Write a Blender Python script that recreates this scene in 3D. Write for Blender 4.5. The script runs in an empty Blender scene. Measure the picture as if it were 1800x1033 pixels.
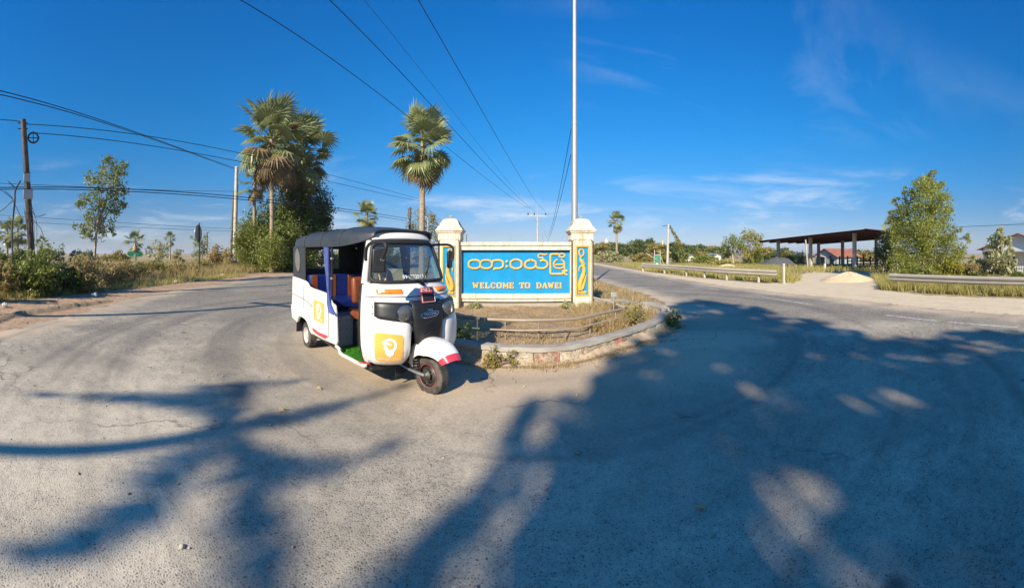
import bpy, math, random
import numpy as np
from mathutils import Vector, Matrix
from mathutils.geometry import tessellate_polygon

R = math.radians
SC = bpy.context.scene
COL = SC.collection
SC.render.engine = 'CYCLES'

# ------------------------------------------------------------ camera, sky, sun, exposure
HC, HOR, FPX = 1.5, 445.0, 650.0          # eye height, horizon row and pixels per radian of the 1800 px wide panorama
cam_d = bpy.data.cameras.new('camera')
cam = bpy.data.objects.new('camera', cam_d)
COL.objects.link(cam)
cam.location = (0, 0, HC)
cam.rotation_euler = (R(90), 0, 0)
cam_d.type = 'PANO'
cam_d.panorama_type = 'CENTRAL_CYLINDRICAL'
cam_d.central_cylindrical_range_u_min = -900 / FPX
cam_d.central_cylindrical_range_u_max = 900 / FPX
cam_d.central_cylindrical_range_v_min = -(1033 - HOR) / FPX
cam_d.central_cylindrical_range_v_max = HOR / FPX
cam_d.central_cylindrical_radius = 1.0
cam_d.clip_start = 0.02
cam_d.clip_end = 12000
SC.camera = cam

GRADE = [(0.0, (.80, .92, 1.40)), (.05, (.64, .75, 1.08)), (.115, (.46, .76, 1.10)), (.19, (.28, .86, 1.30)), (.29, (.16, .97, 1.52)), (.42, (.10, 1.03, 1.74)), (.56, (.055, 1.0, 1.88)), (1.0, (.05, .98, 1.9))]
SUN_AZ, SUN_EL = 198.4, 30.0              # azimuth clockwise from +Y
SDIR = Vector((math.sin(R(SUN_AZ)) * math.cos(R(SUN_EL)), math.cos(R(SUN_AZ)) * math.cos(R(SUN_EL)), math.sin(R(SUN_EL))))
W = bpy.data.worlds.new('World')
SC.world = W
W.use_nodes = True
nt = W.node_tree
nt.nodes.clear()
def wn(t, **k):
    n = nt.nodes.new(t)
    for a, b in k.items():
        setattr(n, a, b)
    return n
sky = wn('ShaderNodeTexSky', sky_type='NISHITA', sun_disc=False)
sky.sun_elevation = R(SUN_EL)
sky.sun_rotation = R(SUN_AZ)
sky.air_density = 1.0
sky.dust_density = 0.4
sky.ozone_density = 2.4
tc = wn('ShaderNodeTexCoord')
sep = wn('ShaderNodeSeparateXYZ')
nt.links.new(tc.outputs['Generated'], sep.inputs[0])
# the camera's strong rendering of the sky: one smooth colour grade over the whole dome by height
grade = wn('ShaderNodeValToRGB')
while len(grade.color_ramp.elements) > 1: grade.color_ramp.elements.remove(grade.color_ramp.elements[-1])
for k, (zp, c) in enumerate(GRADE):
    e = grade.color_ramp.elements[0] if k == 0 else grade.color_ramp.elements.new(zp)
    e.position = zp; e.color = (*c, 1)
nt.links.new(sep.outputs['Z'], grade.inputs[0])
gsc = wn('ShaderNodeMix', data_type='RGBA'); gsc.blend_type = 'MULTIPLY'; gsc.inputs['Factor'].default_value = 1.0
nt.links.new(sky.outputs[0], gsc.inputs['A']); nt.links.new(grade.outputs[0], gsc.inputs['B'])
def wm(op, a, b=None, c=None):
    n = wn('ShaderNodeMath', operation=op)
    for i, s in enumerate((a, b, c)):
        if s is None: continue
        if isinstance(s, (int, float)): n.inputs[i].default_value = s
        else: nt.links.new(s, n.inputs[i])
    return n.outputs[0]
up = wm('ADD', wm('MAXIMUM', sep.outputs['Z'], 0.0), 0.16)
cmb = wn('ShaderNodeCombineXYZ')
nt.links.new(wm('DIVIDE', sep.outputs['X'], up), cmb.inputs[0])
nt.links.new(wm('DIVIDE', sep.outputs['Y'], up), cmb.inputs[1])
mp = wn('ShaderNodeMapping')
mp.inputs['Rotation'].default_value = (0, 0, R(25))
mp.inputs['Scale'].default_value = (0.55, 1.5, 1)
mp.inputs['Location'].default_value = (7.3, 2.1, 0)
nt.links.new(cmb.outputs[0], mp.inputs[0])
n1 = wn('ShaderNodeTexNoise'); n1.inputs['Scale'].default_value = 1.1; n1.inputs['Detail'].default_value = 8; n1.inputs['Roughness'].default_value = 0.62; n1.inputs['Distortion'].default_value = 0.7
nt.links.new(mp.outputs[0], n1.inputs['Vector'])
n2 = wn('ShaderNodeTexNoise'); n2.inputs['Scale'].default_value = 0.42; n2.inputs['Detail'].default_value = 2
mp2 = wn('ShaderNodeMapping'); mp2.inputs['Location'].default_value = (2.2, 4.4, 0)
nt.links.new(cmb.outputs[0], mp2.inputs[0]); nt.links.new(mp2.outputs[0], n2.inputs['Vector'])
cr = wn('ShaderNodeMapRange'); cr.inputs['From Min'].default_value = 0.50; cr.inputs['From Max'].default_value = 0.9
nt.links.new(n1.outputs['Fac'], cr.inputs['Value'])
cr2 = wn('ShaderNodeMapRange'); cr2.inputs['From Min'].default_value = 0.50; cr2.inputs['From Max'].default_value = 0.70
nt.links.new(n2.outputs['Fac'], cr2.inputs['Value'])
mp3 = wn('ShaderNodeMapping'); mp3.inputs['Scale'].default_value = (2.2, 2.2, 11); mp3.inputs['Location'].default_value = (1.3, 0.4, 0.2)
nt.links.new(tc.outputs['Generated'], mp3.inputs[0])
n3 = wn('ShaderNodeTexNoise'); n3.inputs['Scale'].default_value = 1.25; n3.inputs['Detail'].default_value = 7; n3.inputs['Roughness'].default_value = 0.6; n3.inputs['Distortion'].default_value = 0.4
nt.links.new(mp3.outputs[0], n3.inputs['Vector'])
def wr(v, a, b, c=0.0, d=1.0):
    q = wn('ShaderNodeMapRange', interpolation_type='SMOOTHSTEP')
    for k, x in zip(('From Min', 'From Max', 'To Min', 'To Max'), (a, b, c, d)): q.inputs[k].default_value = x
    nt.links.new(v, q.inputs['Value']); return q.outputs[0]
lowc = wm('MULTIPLY', wm('MULTIPLY', wr(n3.outputs['Fac'], 0.50, 0.78), wm('MULTIPLY', wr(sep.outputs['Z'], 0.0, 0.07), wr(sep.outputs['Z'], 0.13, 0.27, 1.0, 0.0))), 0.75)
cf0 = wm('MULTIPLY', wm('MULTIPLY', cr.outputs[0], cr2.outputs[0]), 0.62)
mx = wn('ShaderNodeMix', data_type='RGBA')
cf = wm('MAXIMUM', cf0, lowc)
nt.links.new(cf, mx.inputs['Factor'])
nt.links.new(gsc.outputs['Result'], mx.inputs['A'])
mx.inputs['B'].default_value = (8.5, 9.2, 10.2, 1)
bg = wn('ShaderNodeBackground')
bg.inputs['Strength'].default_value = 0.064
nt.links.new(mx.outputs['Result'], bg.inputs['Color'])
wo = wn('ShaderNodeOutputWorld')
nt.links.new(bg.outputs[0], wo.inputs['Surface'])

sun_d = bpy.data.lights.new('sun', 'SUN')
sun_d.energy = 5.0
sun_d.angle = R(0.55)
sun_d.color = (1.0, 0.89, 0.72)
sun = bpy.data.objects.new('sun', sun_d)
COL.objects.link(sun)
sun.rotation_euler = SDIR.to_track_quat('Z', 'Y').to_euler()

SC.view_settings.view_transform = 'Standard'
SC.view_settings.look = 'None'
SC.view_settings.exposure = 0.66
SC.view_settings.gamma = 1.0
SC.view_settings.use_curve_mapping = False

# ------------------------------------------------------------ helpers
def G(x, y, z=0.0):
    """world point at height z seen at pixel (x, y) of the 1800 x 1033 photograph"""
    d = FPX * (HC - z) / (y - HOR)
    t = (x - 900) / FPX
    return Vector((d * math.sin(t), d * math.cos(t), z))
def P(x, y, d):
    """world point at horizontal distance d seen at pixel (x, y)"""
    t = (x - 900) / FPX
    return Vector((d * math.sin(t), d * math.cos(t), HC + (HOR - y) / FPX * d))
def AZ(x, d, z=0.0):
    t = (x - 900) / FPX
    return Vector((d * math.sin(t), d * math.cos(t), z))

class MB:
    def __init__(s):
        s.v, s.f = [], []
    def add(s, vs, fs):
        o = len(s.v)
        s.v.extend([tuple(v) for v in vs])
        s.f.extend([tuple(i + o for i in f) for f in fs])
        return s
    def box(s, c, d, m=None):
        x, y, z = d[0] / 2, d[1] / 2, d[2] / 2
        vs = [Vector((a * x, b * y, e * z)) for a in (-1, 1) for b in (-1, 1) for e in (-1, 1)]
        c = Vector(c)
        vs = [((m @ v) if m else v) + c for v in vs]
        return s.add(vs, [(0, 1, 3, 2), (4, 6, 7, 5), (0, 4, 5, 1), (2, 3, 7, 6), (0, 2, 6, 4), (1, 5, 7, 3)])
    def tube(s, pts, r, n=8, cap=True, flat=1.0, closed=False):
        pts = [Vector(p) for p in pts]
        if not hasattr(r, '__len__'): r = [r] * len(pts)
        rings = []
        prev = None
        N = len(pts)
        for i, p in enumerate(pts):
            if closed: t = pts[(i + 1) % N] - pts[i - 1]
            else: t = pts[min(i + 1, N - 1)] - pts[max(i - 1, 0)]
            if t.length < 1e-9: t = Vector((0, 0, 1))
            t.normalize()
            if prev is None:
                a = Vector((0, 0, 1)) if abs(t.z) < 0.95 else Vector((1, 0, 0))
                u = t.cross(a).normalized()
            else:
                u = (prev - t * prev.dot(t))
                if u.length < 1e-6: u = t.orthogonal()
                u.normalize()
            prev = u
            w = t.cross(u)
            rings.append([p + u * (math.cos(2 * math.pi * k / n) * r[i]) + w * (math.sin(2 * math.pi * k / n) * r[i] * flat) for k in range(n)])
        vs = [v for ring in rings for v in ring]
        fs = []
        M = N if closed else N - 1
        for i in range(M):
            for k in range(n):
                j = (i + 1) % N
                fs.append((i * n + k, i * n + (k + 1) % n, j * n + (k + 1) % n, j * n + k))
        if cap and not closed:
            fs.append(tuple(range(n - 1, -1, -1)))
            fs.append(tuple((N - 1) * n + k for k in range(n)))
        return s.add(vs, fs)
    def lathe(s, prof, n=20, c=(0, 0, 0), m=None, cap=True):
        c = Vector(c)
        vs, fs = [], []
        for r, z in prof:
            for k in range(n):
                a = 2 * math.pi * k / n
                v = Vector((r * math.cos(a), r * math.sin(a), z))
                vs.append((m @ v if m else v) + c)
        for i in range(len(prof) - 1):
            for k in range(n):
                fs.append((i * n + k, i * n + (k + 1) % n, (i + 1) * n + (k + 1) % n, (i + 1) * n + k))
        if cap:
            fs.append(tuple(range(n - 1, -1, -1)))
            fs.append(tuple((len(prof) - 1) * n + k for k in range(n)))
        return s.add(vs, fs)
    def prism(s, poly, h0, h1, fn):
        """2-D polygon extruded from h0 to h1; fn(a, b, h) -> xyz"""
        n = len(poly)
        vs = [fn(a, b, h0) for a, b in poly] + [fn(a, b, h1) for a, b in poly]
        tri = tessellate_polygon([[Vector((a, b, 0)) for a, b in poly]])
        fs = [tuple(t) for t in tri] + [tuple(n + i for i in reversed(t)) for t in tri]
        fs += [(i, (i + 1) % n, n + (i + 1) % n, n + i) for i in range(n)]
        return s.add(vs, fs)
    def grid(s, fn, nu, nv, flip=False):
        vs = [fn(i / nu, j / nv) for i in range(nu + 1) for j in range(nv + 1)]
        fs = []
        for i in range(nu):
            for j in range(nv):
                q = (i * (nv + 1) + j, (i + 1) * (nv + 1) + j, (i + 1) * (nv + 1) + j + 1, i * (nv + 1) + j + 1)
                fs.append(q[::-1] if flip else q)
        return s.add(vs, fs)
    def slab(s, fo, fi, nu, nv):
        """closed shell between an outer and an inner surface over the unit square"""
        W_ = nv + 1
        vs = [fo(i / nu, j / nv) for i in range(nu + 1) for j in range(nv + 1)]
        o = len(vs)
        vs += [fi(i / nu, j / nv) for i in range(nu + 1) for j in range(nv + 1)]
        fs = []
        for i in range(nu):
            for j in range(nv):
                q = (i * W_ + j, (i + 1) * W_ + j, (i + 1) * W_ + j + 1, i * W_ + j + 1)
                fs.append(q)
                fs.append(tuple(o + k for k in q[::-1]))
        rim = [(i, 0) for i in range(nu)] + [(nu, j) for j in range(nv)] + [(i, nv) for i in range(nu, 0, -1)] + [(0, j) for j in range(nv, 0, -1)]
        rim = [i * W_ + j for i, j in rim]
        for k in range(len(rim)):
            a, b = rim[k], rim[(k + 1) % len(rim)]
            fs.append((b, a, o + a, o + b))
        return s.add(vs, fs)
    def build(s, name, mat, parent=None, smooth=35, bevel=0, seg=2, fix=False):
        me = bpy.data.meshes.new(name)
        me.from_pydata(s.v, [], s.f)
        if fix:
            import bmesh
            bm = bmesh.new(); bm.from_mesh(me)
            bmesh.ops.recalc_face_normals(bm, faces=bm.faces)
            bm.to_mesh(me); bm.free()
        if smooth:
            me.polygons.foreach_set('use_smooth', [True] * len(me.polygons))
            me.set_sharp_from_angle(angle=R(smooth))
        if mat: me.materials.append(mat)
        o = bpy.data.objects.new(name, me)
        COL.objects.link(o)
        if parent: o.parent = parent
        if bevel:
            b = o.modifiers.new('bevel', 'BEVEL'); b.width = bevel; b.segments = seg; b.limit_method = 'ANGLE'; b.angle_limit = R(40)
        return o

def tag(o, label=None, cat=None, group=None, kind=None):
    if label: o['label'] = label
    if cat: o['category'] = cat
    if group: o['group'] = group
    if kind: o['kind'] = kind
    return o
def thing(name, label, cat, loc=(0, 0, 0), rz=0.0, group=None):
    o = bpy.data.objects.new(name, None)
    o.empty_display_size = 0.2
    COL.objects.link(o)
    o.location = loc
    o.rotation_euler = (0, 0, rz)
    return tag(o, label, cat, group)
def npmesh(name, V, F, mat, parent=None, smooth=False, attrs=None):
    me = bpy.data.meshes.new(name)
    V = np.asarray(V, dtype=np.float32); F = np.asarray(F, dtype=np.int32)
    k = F.shape[1]
    me.vertices.add(len(V)); me.vertices.foreach_set('co', V.ravel())
    me.loops.add(F.size); me.loops.foreach_set('vertex_index', F.ravel())
    me.polygons.add(len(F))
    me.polygons.foreach_set('loop_start', np.arange(0, F.size, k, dtype=np.int32))
    me.polygons.foreach_set('loop_total', np.full(len(F), k, dtype=np.int32))
    me.update(calc_edges=True)
    me.validate()
    if smooth: me.polygons.foreach_set('use_smooth', [True] * len(me.polygons))
    for n, a in (attrs or {}).items():
        at = me.attributes.new(n, 'FLOAT', 'POINT')
        at.data.foreach_set('value', np.asarray(a, dtype=np.float32))
    me.materials.append(mat)
    o = bpy.data.objects.new(name, me)
    COL.objects.link(o)
    if parent: o.parent = parent
    return o
def catmull(pts, n=8, closed=False):
    pts = [Vector(p) for p in pts]
    N = len(pts); out = []
    for i in range(N if closed else N - 1):
        if closed: p0, p1, p2, p3 = pts[i - 1], pts[i], pts[(i + 1) % N], pts[(i + 2) % N]
        else: p0, p1, p2, p3 = pts[max(i - 1, 0)], pts[i], pts[i + 1], pts[min(i + 2, N - 1)]
        for k in range(n):
            t = k / n
            out.append(0.5 * (2 * p1 + (p2 - p0) * t + (2 * p0 - 5 * p1 + 4 * p2 - p3) * t * t + (3 * p1 - p0 - 3 * p2 + p3) * t ** 3))
    if not closed: out.append(pts[-1])
    return out

# ------------------------------------------------------------ materials
class N:
    def __init__(s, name):
        s.m = bpy.data.materials.new(name); s.m.use_nodes = True
        s.t = s.m.node_tree; s.t.nodes.clear()
        s.out = s.new('ShaderNodeOutputMaterial')
    def new(s, ty, **k):
        n = s.t.nodes.new(ty)
        for a, b in k.items(): setattr(n, a, b)
        return n
    def put(s, sock, v):
        if v is None: return
        if isinstance(v, bpy.types.NodeSocket): s.t.links.new(v, sock)
        elif isinstance(v, (tuple, list)) and len(v) == 3 and sock.type == 'RGBA': sock.default_value = (*v, 1)
        else: sock.default_value = v
    def math(s, op, a, b=None, c=None, clamp=False):
        n = s.new('ShaderNodeMath', operation=op); n.use_clamp = clamp
        for i, v in enumerate((a, b, c)): s.put(n.inputs[i], v)
        return n.outputs[0]
    def mix(s, f, a, b, blend='MIX'):
        n = s.new('ShaderNodeMix', data_type='RGBA'); n.blend_type = blend
        s.put(n.inputs['Factor'], f); s.put(n.inputs['A'], a); s.put(n.inputs['B'], b)
        return n.outputs['Result']
    def ramp(s, v, lo, hi, a=0.0, b=1.0, smooth=False):
        n = s.new('ShaderNodeMapRange'); n.clamp = True
        if smooth: n.interpolation_type = 'SMOOTHSTEP'
        s.put(n.inputs['Value'], v); s.put(n.inputs['From Min'], lo); s.put(n.inputs['From Max'], hi); s.put(n.inputs['To Min'], a); s.put(n.inputs['To Max'], b)
        return n.outputs[0]
    def noise(s, scale, detail=4, rough=0.55, vec=None, dist=0.0):
        n = s.new('ShaderNodeTexNoise')
        n.inputs['Scale'].default_value = scale; n.inputs['Detail'].default_value = detail; n.inputs['Roughness'].default_value = rough; n.inputs['Distortion'].default_value = dist
        s.put(n.inputs['Vector'], vec if vec is not None else s.pos())
        return n.outputs['Fac']
    def voro(s, scale, vec=None, feature='F1', out='Distance'):
        n = s.new('ShaderNodeTexVoronoi'); n.feature = feature
        n.inputs['Scale'].default_value = scale
        s.put(n.inputs['Vector'], vec if vec is not None else s.pos())
        return n.outputs[out]
    def pos(s, obj=False):
        if obj: return s.new('ShaderNodeTexCoord').outputs['Object']
        return s.new('ShaderNodeNewGeometry').outputs['Position']
    def bump(s, h, strength=0.3, dist=0.01):
        n = s.new('ShaderNodeBump'); n.inputs['Strength'].default_value = strength; n.inputs['Distance'].default_value = dist
        s.put(n.inputs['Height'], h)
        return n.outputs[0]
    def bsdf(s, col, rough=0.6, metal=0.0, normal=None, spec=0.5, coat=0.0):
        n = s.new('ShaderNodeBsdfPrincipled')
        s.put(n.inputs['Base Color'], col); s.put(n.inputs['Roughness'], rough); s.put(n.inputs['Metallic'], metal)
        s.put(n.inputs['Specular IOR Level'], spec); s.put(n.inputs['Normal'], normal); s.put(n.inputs['Coat Weight'], coat)
        return n.outputs[0]
    def end(s, sh):
        s.put(s.out.inputs['Surface'], sh)
        return s.m

def plain(name, col, rough=0.6, metal=0.0, var=0.15, scale=9.0, bump=0.0, bscale=60.0, coat=0.0, dirt=None, dirt_amt=0.0, obj=True):
    n = N(name)
    p = n.pos(obj)
    f = n.noise(scale, 5, 0.6, p)
    dark = tuple(c * (1 - var) for c in col); light = tuple(min(1, c * (1 + var)) for c in col)
    c = n.mix(n.ramp(f, 0.3, 0.7), dark, light)
    if dirt:
        c = n.mix(n.math('MULTIPLY', n.ramp(n.noise(scale * 0.5, 8, 0.7, p), 0.42, 0.72), dirt_amt), c, dirt)
    nb = n.bump(n.noise(bscale, 3, 0.6, p), bump, 0.005) if bump else None
    return n.end(n.bsdf(c, rough, metal, nb, coat=coat))

def leafmat(name, a, b, tr=0.35, rough=0.5, c=None):
    n = N(name)
    rnd = n.new('ShaderNodeNewGeometry').outputs['Random Per Island']
    col = n.mix(n.ramp(rnd, 0.0, 0.8), a, b)
    if c: col = n.mix(n.ramp(n.math('FRACT', n.math('MULTIPLY', rnd, 17.3)), 0.78, 0.95), col, c)
    big = n.noise(0.9, 3, 0.6)
    col = n.mix(n.ramp(big, 0.3, 0.7, 0.0, 0.35), col, tuple(x * 0.55 for x in a))
    tl = n.new('ShaderNodeBsdfTranslucent'); n.put(tl.inputs['Color'], n.mix(0.5, col, tuple(min(1, x * 1.4) for x in b)))
    ms = n.new('ShaderNodeMixShader'); ms.inputs[0].default_value = tr
    n.put(ms.inputs[1], n.bsdf(col, rough, spec=0.35)); n.put(ms.inputs[2], tl.outputs[0])
    return n.end(ms.outputs[0])

M = {}
def sheetmat(name, kind):
    """ground sheets: attribute sd = metres inside the sheet's edge; ragged see-through rim"""
    n = N(name)
    at = n.new('ShaderNodeAttribute'); at.attribute_name = 'sd'
    sd = at.outputs['Fac']
    pos = n.pos()
    big = n.noise(0.35, 5, 0.6)
    mid = n.noise(2.2, 5, 0.6)
    fine = n.noise(38, 4, 0.6)
    edge = n.math('ADD', sd, n.math('ADD', n.math('MULTIPLY', n.math('SUBTRACT', mid, 0.5), 0.9), n.math('MULTIPLY', n.math('SUBTRACT', fine, 0.5), 0.25)))
    alpha = n.ramp(edge, 0.0, 0.10 if kind == 'road' else 0.35)
    if kind == 'apron':
        col = n.mix(n.ramp(mid, 0.3, 0.7), (0.44, 0.32, 0.20), (0.60, 0.46, 0.31))
        col = n.mix(n.ramp(n.noise(13, 6, 0.75), 0.52, 0.7, 0.0, 0.7), col, (0.30, 0.225, 0.13))
        sh = n.bsdf(col, 0.95, 0, n.bump(n.math('ADD', n.noise(9, 7, 0.7), n.math('MULTIPLY', fine, 0.5)), 0.8, 0.05), 0.2)
    elif kind == 'road':
        sx = n.new('ShaderNodeSeparateXYZ'); n.put(sx.inputs[0], pos)
        x, y = sx.outputs[0], sx.outputs[1]
        dx = n.math('SUBTRACT', x, 0.4); dy = n.math('SUBTRACT', y, 8.0)
        rad = n.math('SQRT', n.math('ADD', n.math('MULTIPLY', dx, dx), n.math('MULTIPLY', dy, dy)))
        ang = n.math('ARCTAN2', dx, dy)
        cv = n.new('ShaderNodeCombineXYZ'); n.put(cv.inputs[0], n.math('MULTIPLY', ang, 0.9)); n.put(cv.inputs[1], n.math('MULTIPLY', rad, 2.2))
        track = n.noise(1.0, 8, 0.7, cv.outputs[0], 0.9)
        # distance from the island's kerb (ellipse)
        ex = n.math('DIVIDE', dx, 3.25); ey = n.math('DIVIDE', dy, 3.2)
        el = n.math('SQRT', n.math('ADD', n.math('MULTIPLY', ex, ex), n.math('MULTIPLY', ey, ey)))
        el = n.math('ADD', el, n.math('MULTIPLY', n.math('SUBTRACT', mid, 0.5), 0.30))
        isl = n.ramp(el, 1.18, 1.85, 1.0, 0.0, True)
        edg = n.ramp(n.math('ADD', sd, n.math('MULTIPLY', n.math('SUBTRACT', mid, 0.5), 1.2)), 0.25, 1.25, 0.97, 0.0, True)
        far = n.ramp(n.math('SQRT', n.math('ADD', n.math('MULTIPLY', x, x), n.math('MULTIPLY', y, y))), 4.2, 11.0)
        v1 = n.voro(62, pos); v2 = n.voro(150, pos)
        warp = n.new('ShaderNodeVectorMath'); warp.operation = 'ADD'
        w1 = n.new('ShaderNodeTexNoise'); w1.inputs['Scale'].default_value = 55; w1.inputs['Detail'].default_value = 3
        n.put(w1.inputs['Vector'], pos)
        w2 = n.new('ShaderNodeVectorMath'); w2.operation = 'SCALE'; w2.inputs['Scale'].default_value = 0.022; n.put(w2.inputs[0], w1.outputs['Color'])
        w3 = n.new('ShaderNodeVectorMath'); w3.operation = 'ADD'; n.put(w3.inputs[0], pos); n.put(w3.inputs[1], w2.outputs[0])
        wpos = w3.outputs[0]
        vcol = n.voro(62, wpos, 'F1', 'Color')
        sv = n.new('ShaderNodeSeparateColor'); n.put(sv.inputs[0], vcol)
        cell = sv.outputs[0]
        gap = n.voro(62, wpos, 'DISTANCE_TO_EDGE')
        stone = n.mix(n.ramp(cell, 0.0, 1.0), (0.085, 0.074, 0.058), (0.45, 0.395, 0.31))
        dustc = n.mix(n.ramp(fine, 0.3, 0.7), (0.50, 0.425, 0.315), (0.67, 0.575, 0.435))
        # dust settles between the stones, more where the wheels do not run
        amt = n.math('ADD', n.math('MULTIPLY', n.math('SUBTRACT', track, 0.5), 0.75), n.math('ADD', n.math('MULTIPLY', n.math('SUBTRACT', big, 0.5), 1.7), n.math('MULTIPLY', n.math('SUBTRACT', n.noise(5.5, 7, 0.72), 0.5), 1.5)))
        amt = n.math('ADD', amt, n.math('MULTIPLY', far, -0.80))
        inter = n.ramp(n.math('ADD', n.math('SUBTRACT', n.math('MULTIPLY', n.ramp(gap, 0.0, 0.45, 1.0, 0.0), 0.9), n.math('MULTIPLY', cell, 0.45)), amt), 0.0, 0.75)
        dust = n.math('MAXIMUM', n.math('MULTIPLY', inter, 0.86), n.math('MAXIMUM', n.math('MULTIPLY', isl, 0.97), edg), clamp=True)
        sand = n.mix(n.ramp(fine, 0.25, 0.75), (0.50, 0.375, 0.245), (0.62, 0.48, 0.33))
        dustc = n.mix(n.math('MAXIMUM', isl, edg), dustc, sand)
        col = n.mix(dust, stone, dustc)
        # patched, polished and cracked stretches
        col = n.mix(n.ramp(n.noise(0.55, 4, 0.5, None, 0.6), 0.40, 0.60, 0.38, 0.0), col, (0.13, 0.115, 0.095))
        pol = n.noise(0.75, 3, 0.5, cv.outputs[0], 0.3)
        col = n.mix(n.math('MULTIPLY', n.ramp(pol, 0.54, 0.64, 0.0, 0.45), n.math('SUBTRACT', 1.0, isl)), col, (0.13, 0.115, 0.10))
        wv = n.new('ShaderNodeVectorMath'); wv.operation = 'ADD'
        wn_ = n.new('ShaderNodeTexNoise'); wn_.inputs['Scale'].default_value = 2.5; wn_.inputs['Detail'].default_value = 5
        n.put(wn_.inputs['Vector'], pos); n.put(wv.inputs[0], pos)
        sc_ = n.new('ShaderNodeVectorMath'); sc_.operation = 'SCALE'; sc_.inputs['Scale'].default_value = 0.9
        n.put(sc_.inputs[0], wn_.outputs['Color']); n.put(wv.inputs[1], sc_.outputs[0])
        crack = n.ramp(n.voro(0.45, wv.outputs[0], 'DISTANCE_TO_EDGE'), 0.002, 0.011, 1.0, 0.0)
        crack = n.math('MULTIPLY', crack, n.ramp(n.noise(0.4, 2), 0.50, 0.58))
        col = n.mix(n.math('MULTIPLY', crack, 0.55), col, (0.06, 0.052, 0.045))
        # oil spots and patches
        spot = n.ramp(n.voro(1.35, pos), 0.05, 0.11, 0.75, 0.0)
        spotm = n.math('MULTIPLY', spot, n.ramp(n.noise(0.8, 2), 0.52, 0.6))
        col = n.mix(n.math('MULTIPLY', spotm, n.math('SUBTRACT', 1.0, isl)), col, (0.06, 0.055, 0.05))
        h = n.math('ADD', n.math('MULTIPLY', n.ramp(gap, 0.0, 0.35), n.math('SUBTRACT', 1.0, n.math('MULTIPLY', dust, 0.75))), n.math('MULTIPLY', fine, 0.35))
        nb = n.bump(h, 0.42, 0.005)
        sh = n.bsdf(col, 0.82, 0, nb, 0.35)
    elif kind == 'verge':
        col = n.mix(n.ramp(mid, 0.3, 0.7), (0.40, 0.25, 0.15), (0.58, 0.40, 0.265))
        col = n.mix(n.ramp(n.noise(9, 6, 0.7), 0.52, 0.7, 0.0, 0.7), col, (0.20, 0.15, 0.085))
        col = n.mix(n.ramp(n.voro(26), 0.10, 0.2, 0.6, 0.0), col, (0.5, 0.44, 0.36))
        nb = n.bump(n.math('ADD', n.noise(7, 7, 0.7), n.math('MULTIPLY', fine, 0.4)), 0.9, 0.08)
        sh = n.bsdf(col, 0.95, 0, nb, 0.2)
    elif kind == 'sand':
        col = n.mix(n.ramp(mid, 0.25, 0.75), (0.58, 0.465, 0.31), (0.70, 0.575, 0.40))
        sx = n.new('ShaderNodeSeparateXYZ'); n.put(sx.inputs[0], pos)
        cv = n.new('ShaderNodeCombineXYZ'); n.put(cv.inputs[0], n.math('MULTIPLY', sx.outputs[0], 3.0)); n.put(cv.inputs[1], n.math('MULTIPLY', sx.outputs[1], 0.22))
        col = n.mix(n.ramp(n.noise(1.6, 5, 0.65, cv.outputs[0]), 0.45, 0.75, 0.0, 0.6), col, (0.46, 0.37, 0.25))
        col = n.mix(n.ramp(n.voro(18), 0.06, 0.16, 0.5, 0.0), col, (0.35, 0.31, 0.26))
        nb = n.bump(n.math('ADD', n.noise(6, 7, 0.7), n.math('MULTIPLY', fine, 0.3)), 0.6, 0.05)
        sh = n.bsdf(col, 0.95, 0, nb, 0.2)
    elif kind == 'soil':
        col = n.mix(n.ramp(mid, 0.3, 0.7), (0.32, 0.215, 0.125), (0.52, 0.37, 0.22))
        col = n.mix(n.ramp(n.noise(8, 6, 0.7), 0.5, 0.68, 0.0, 0.8), col, (0.20, 0.15, 0.075))
        nb = n.bump(n.math('ADD', n.noise(6, 7, 0.7), n.math('MULTIPLY', fine, 0.5)), 0.9, 0.07)
        sh = n.bsdf(col, 0.95, 0, nb, 0.2)
    if kind != 'soil':
        tr = n.new('ShaderNodeBsdfTransparent')
        ms = n.new('ShaderNodeMixShader')
        n.put(ms.inputs[0], alpha); n.put(ms.inputs[1], tr.outputs[0]); n.put(ms.inputs[2], sh)
        sh = ms.outputs[0]
    return n.end(sh)

M['road'] = sheetmat('asphalt', 'road')
M['verge'] = sheetmat('pink_dirt', 'verge')
M['sand'] = sheetmat('pale_sand', 'sand')
M['apron'] = sheetmat('sandy_dirt', 'apron')
M['soil'] = sheetmat('island_soil', 'soil')
def groundmat():
    n = N('field')
    big = n.noise(0.05, 6, 0.6); mid = n.noise(0.9, 6, 0.65); fine = n.noise(25, 3)
    col = n.mix(n.ramp(mid, 0.35, 0.65), (0.30, 0.215, 0.12), (0.40, 0.31, 0.18))
    col = n.mix(n.ramp(big, 0.45, 0.6), col, (0.42, 0.32, 0.17))
    col = n.mix(n.ramp(n.noise(0.25, 6, 0.7), 0.55, 0.7, 0.0, 0.8), col, (0.13, 0.15, 0.05))
    return n.end(n.bsdf(col, 0.95, 0, n.bump(n.math('ADD', mid, fine), 0.7, 0.08), 0.2))
M['ground'] = groundmat()
M['white_old'] = plain('white_paint', (0.74, 0.725, 0.69), 0.28, 0, 0.03, 3, coat=0.4, dirt=(0.52, 0.44, 0.33), dirt_amt=0.30)
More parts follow.
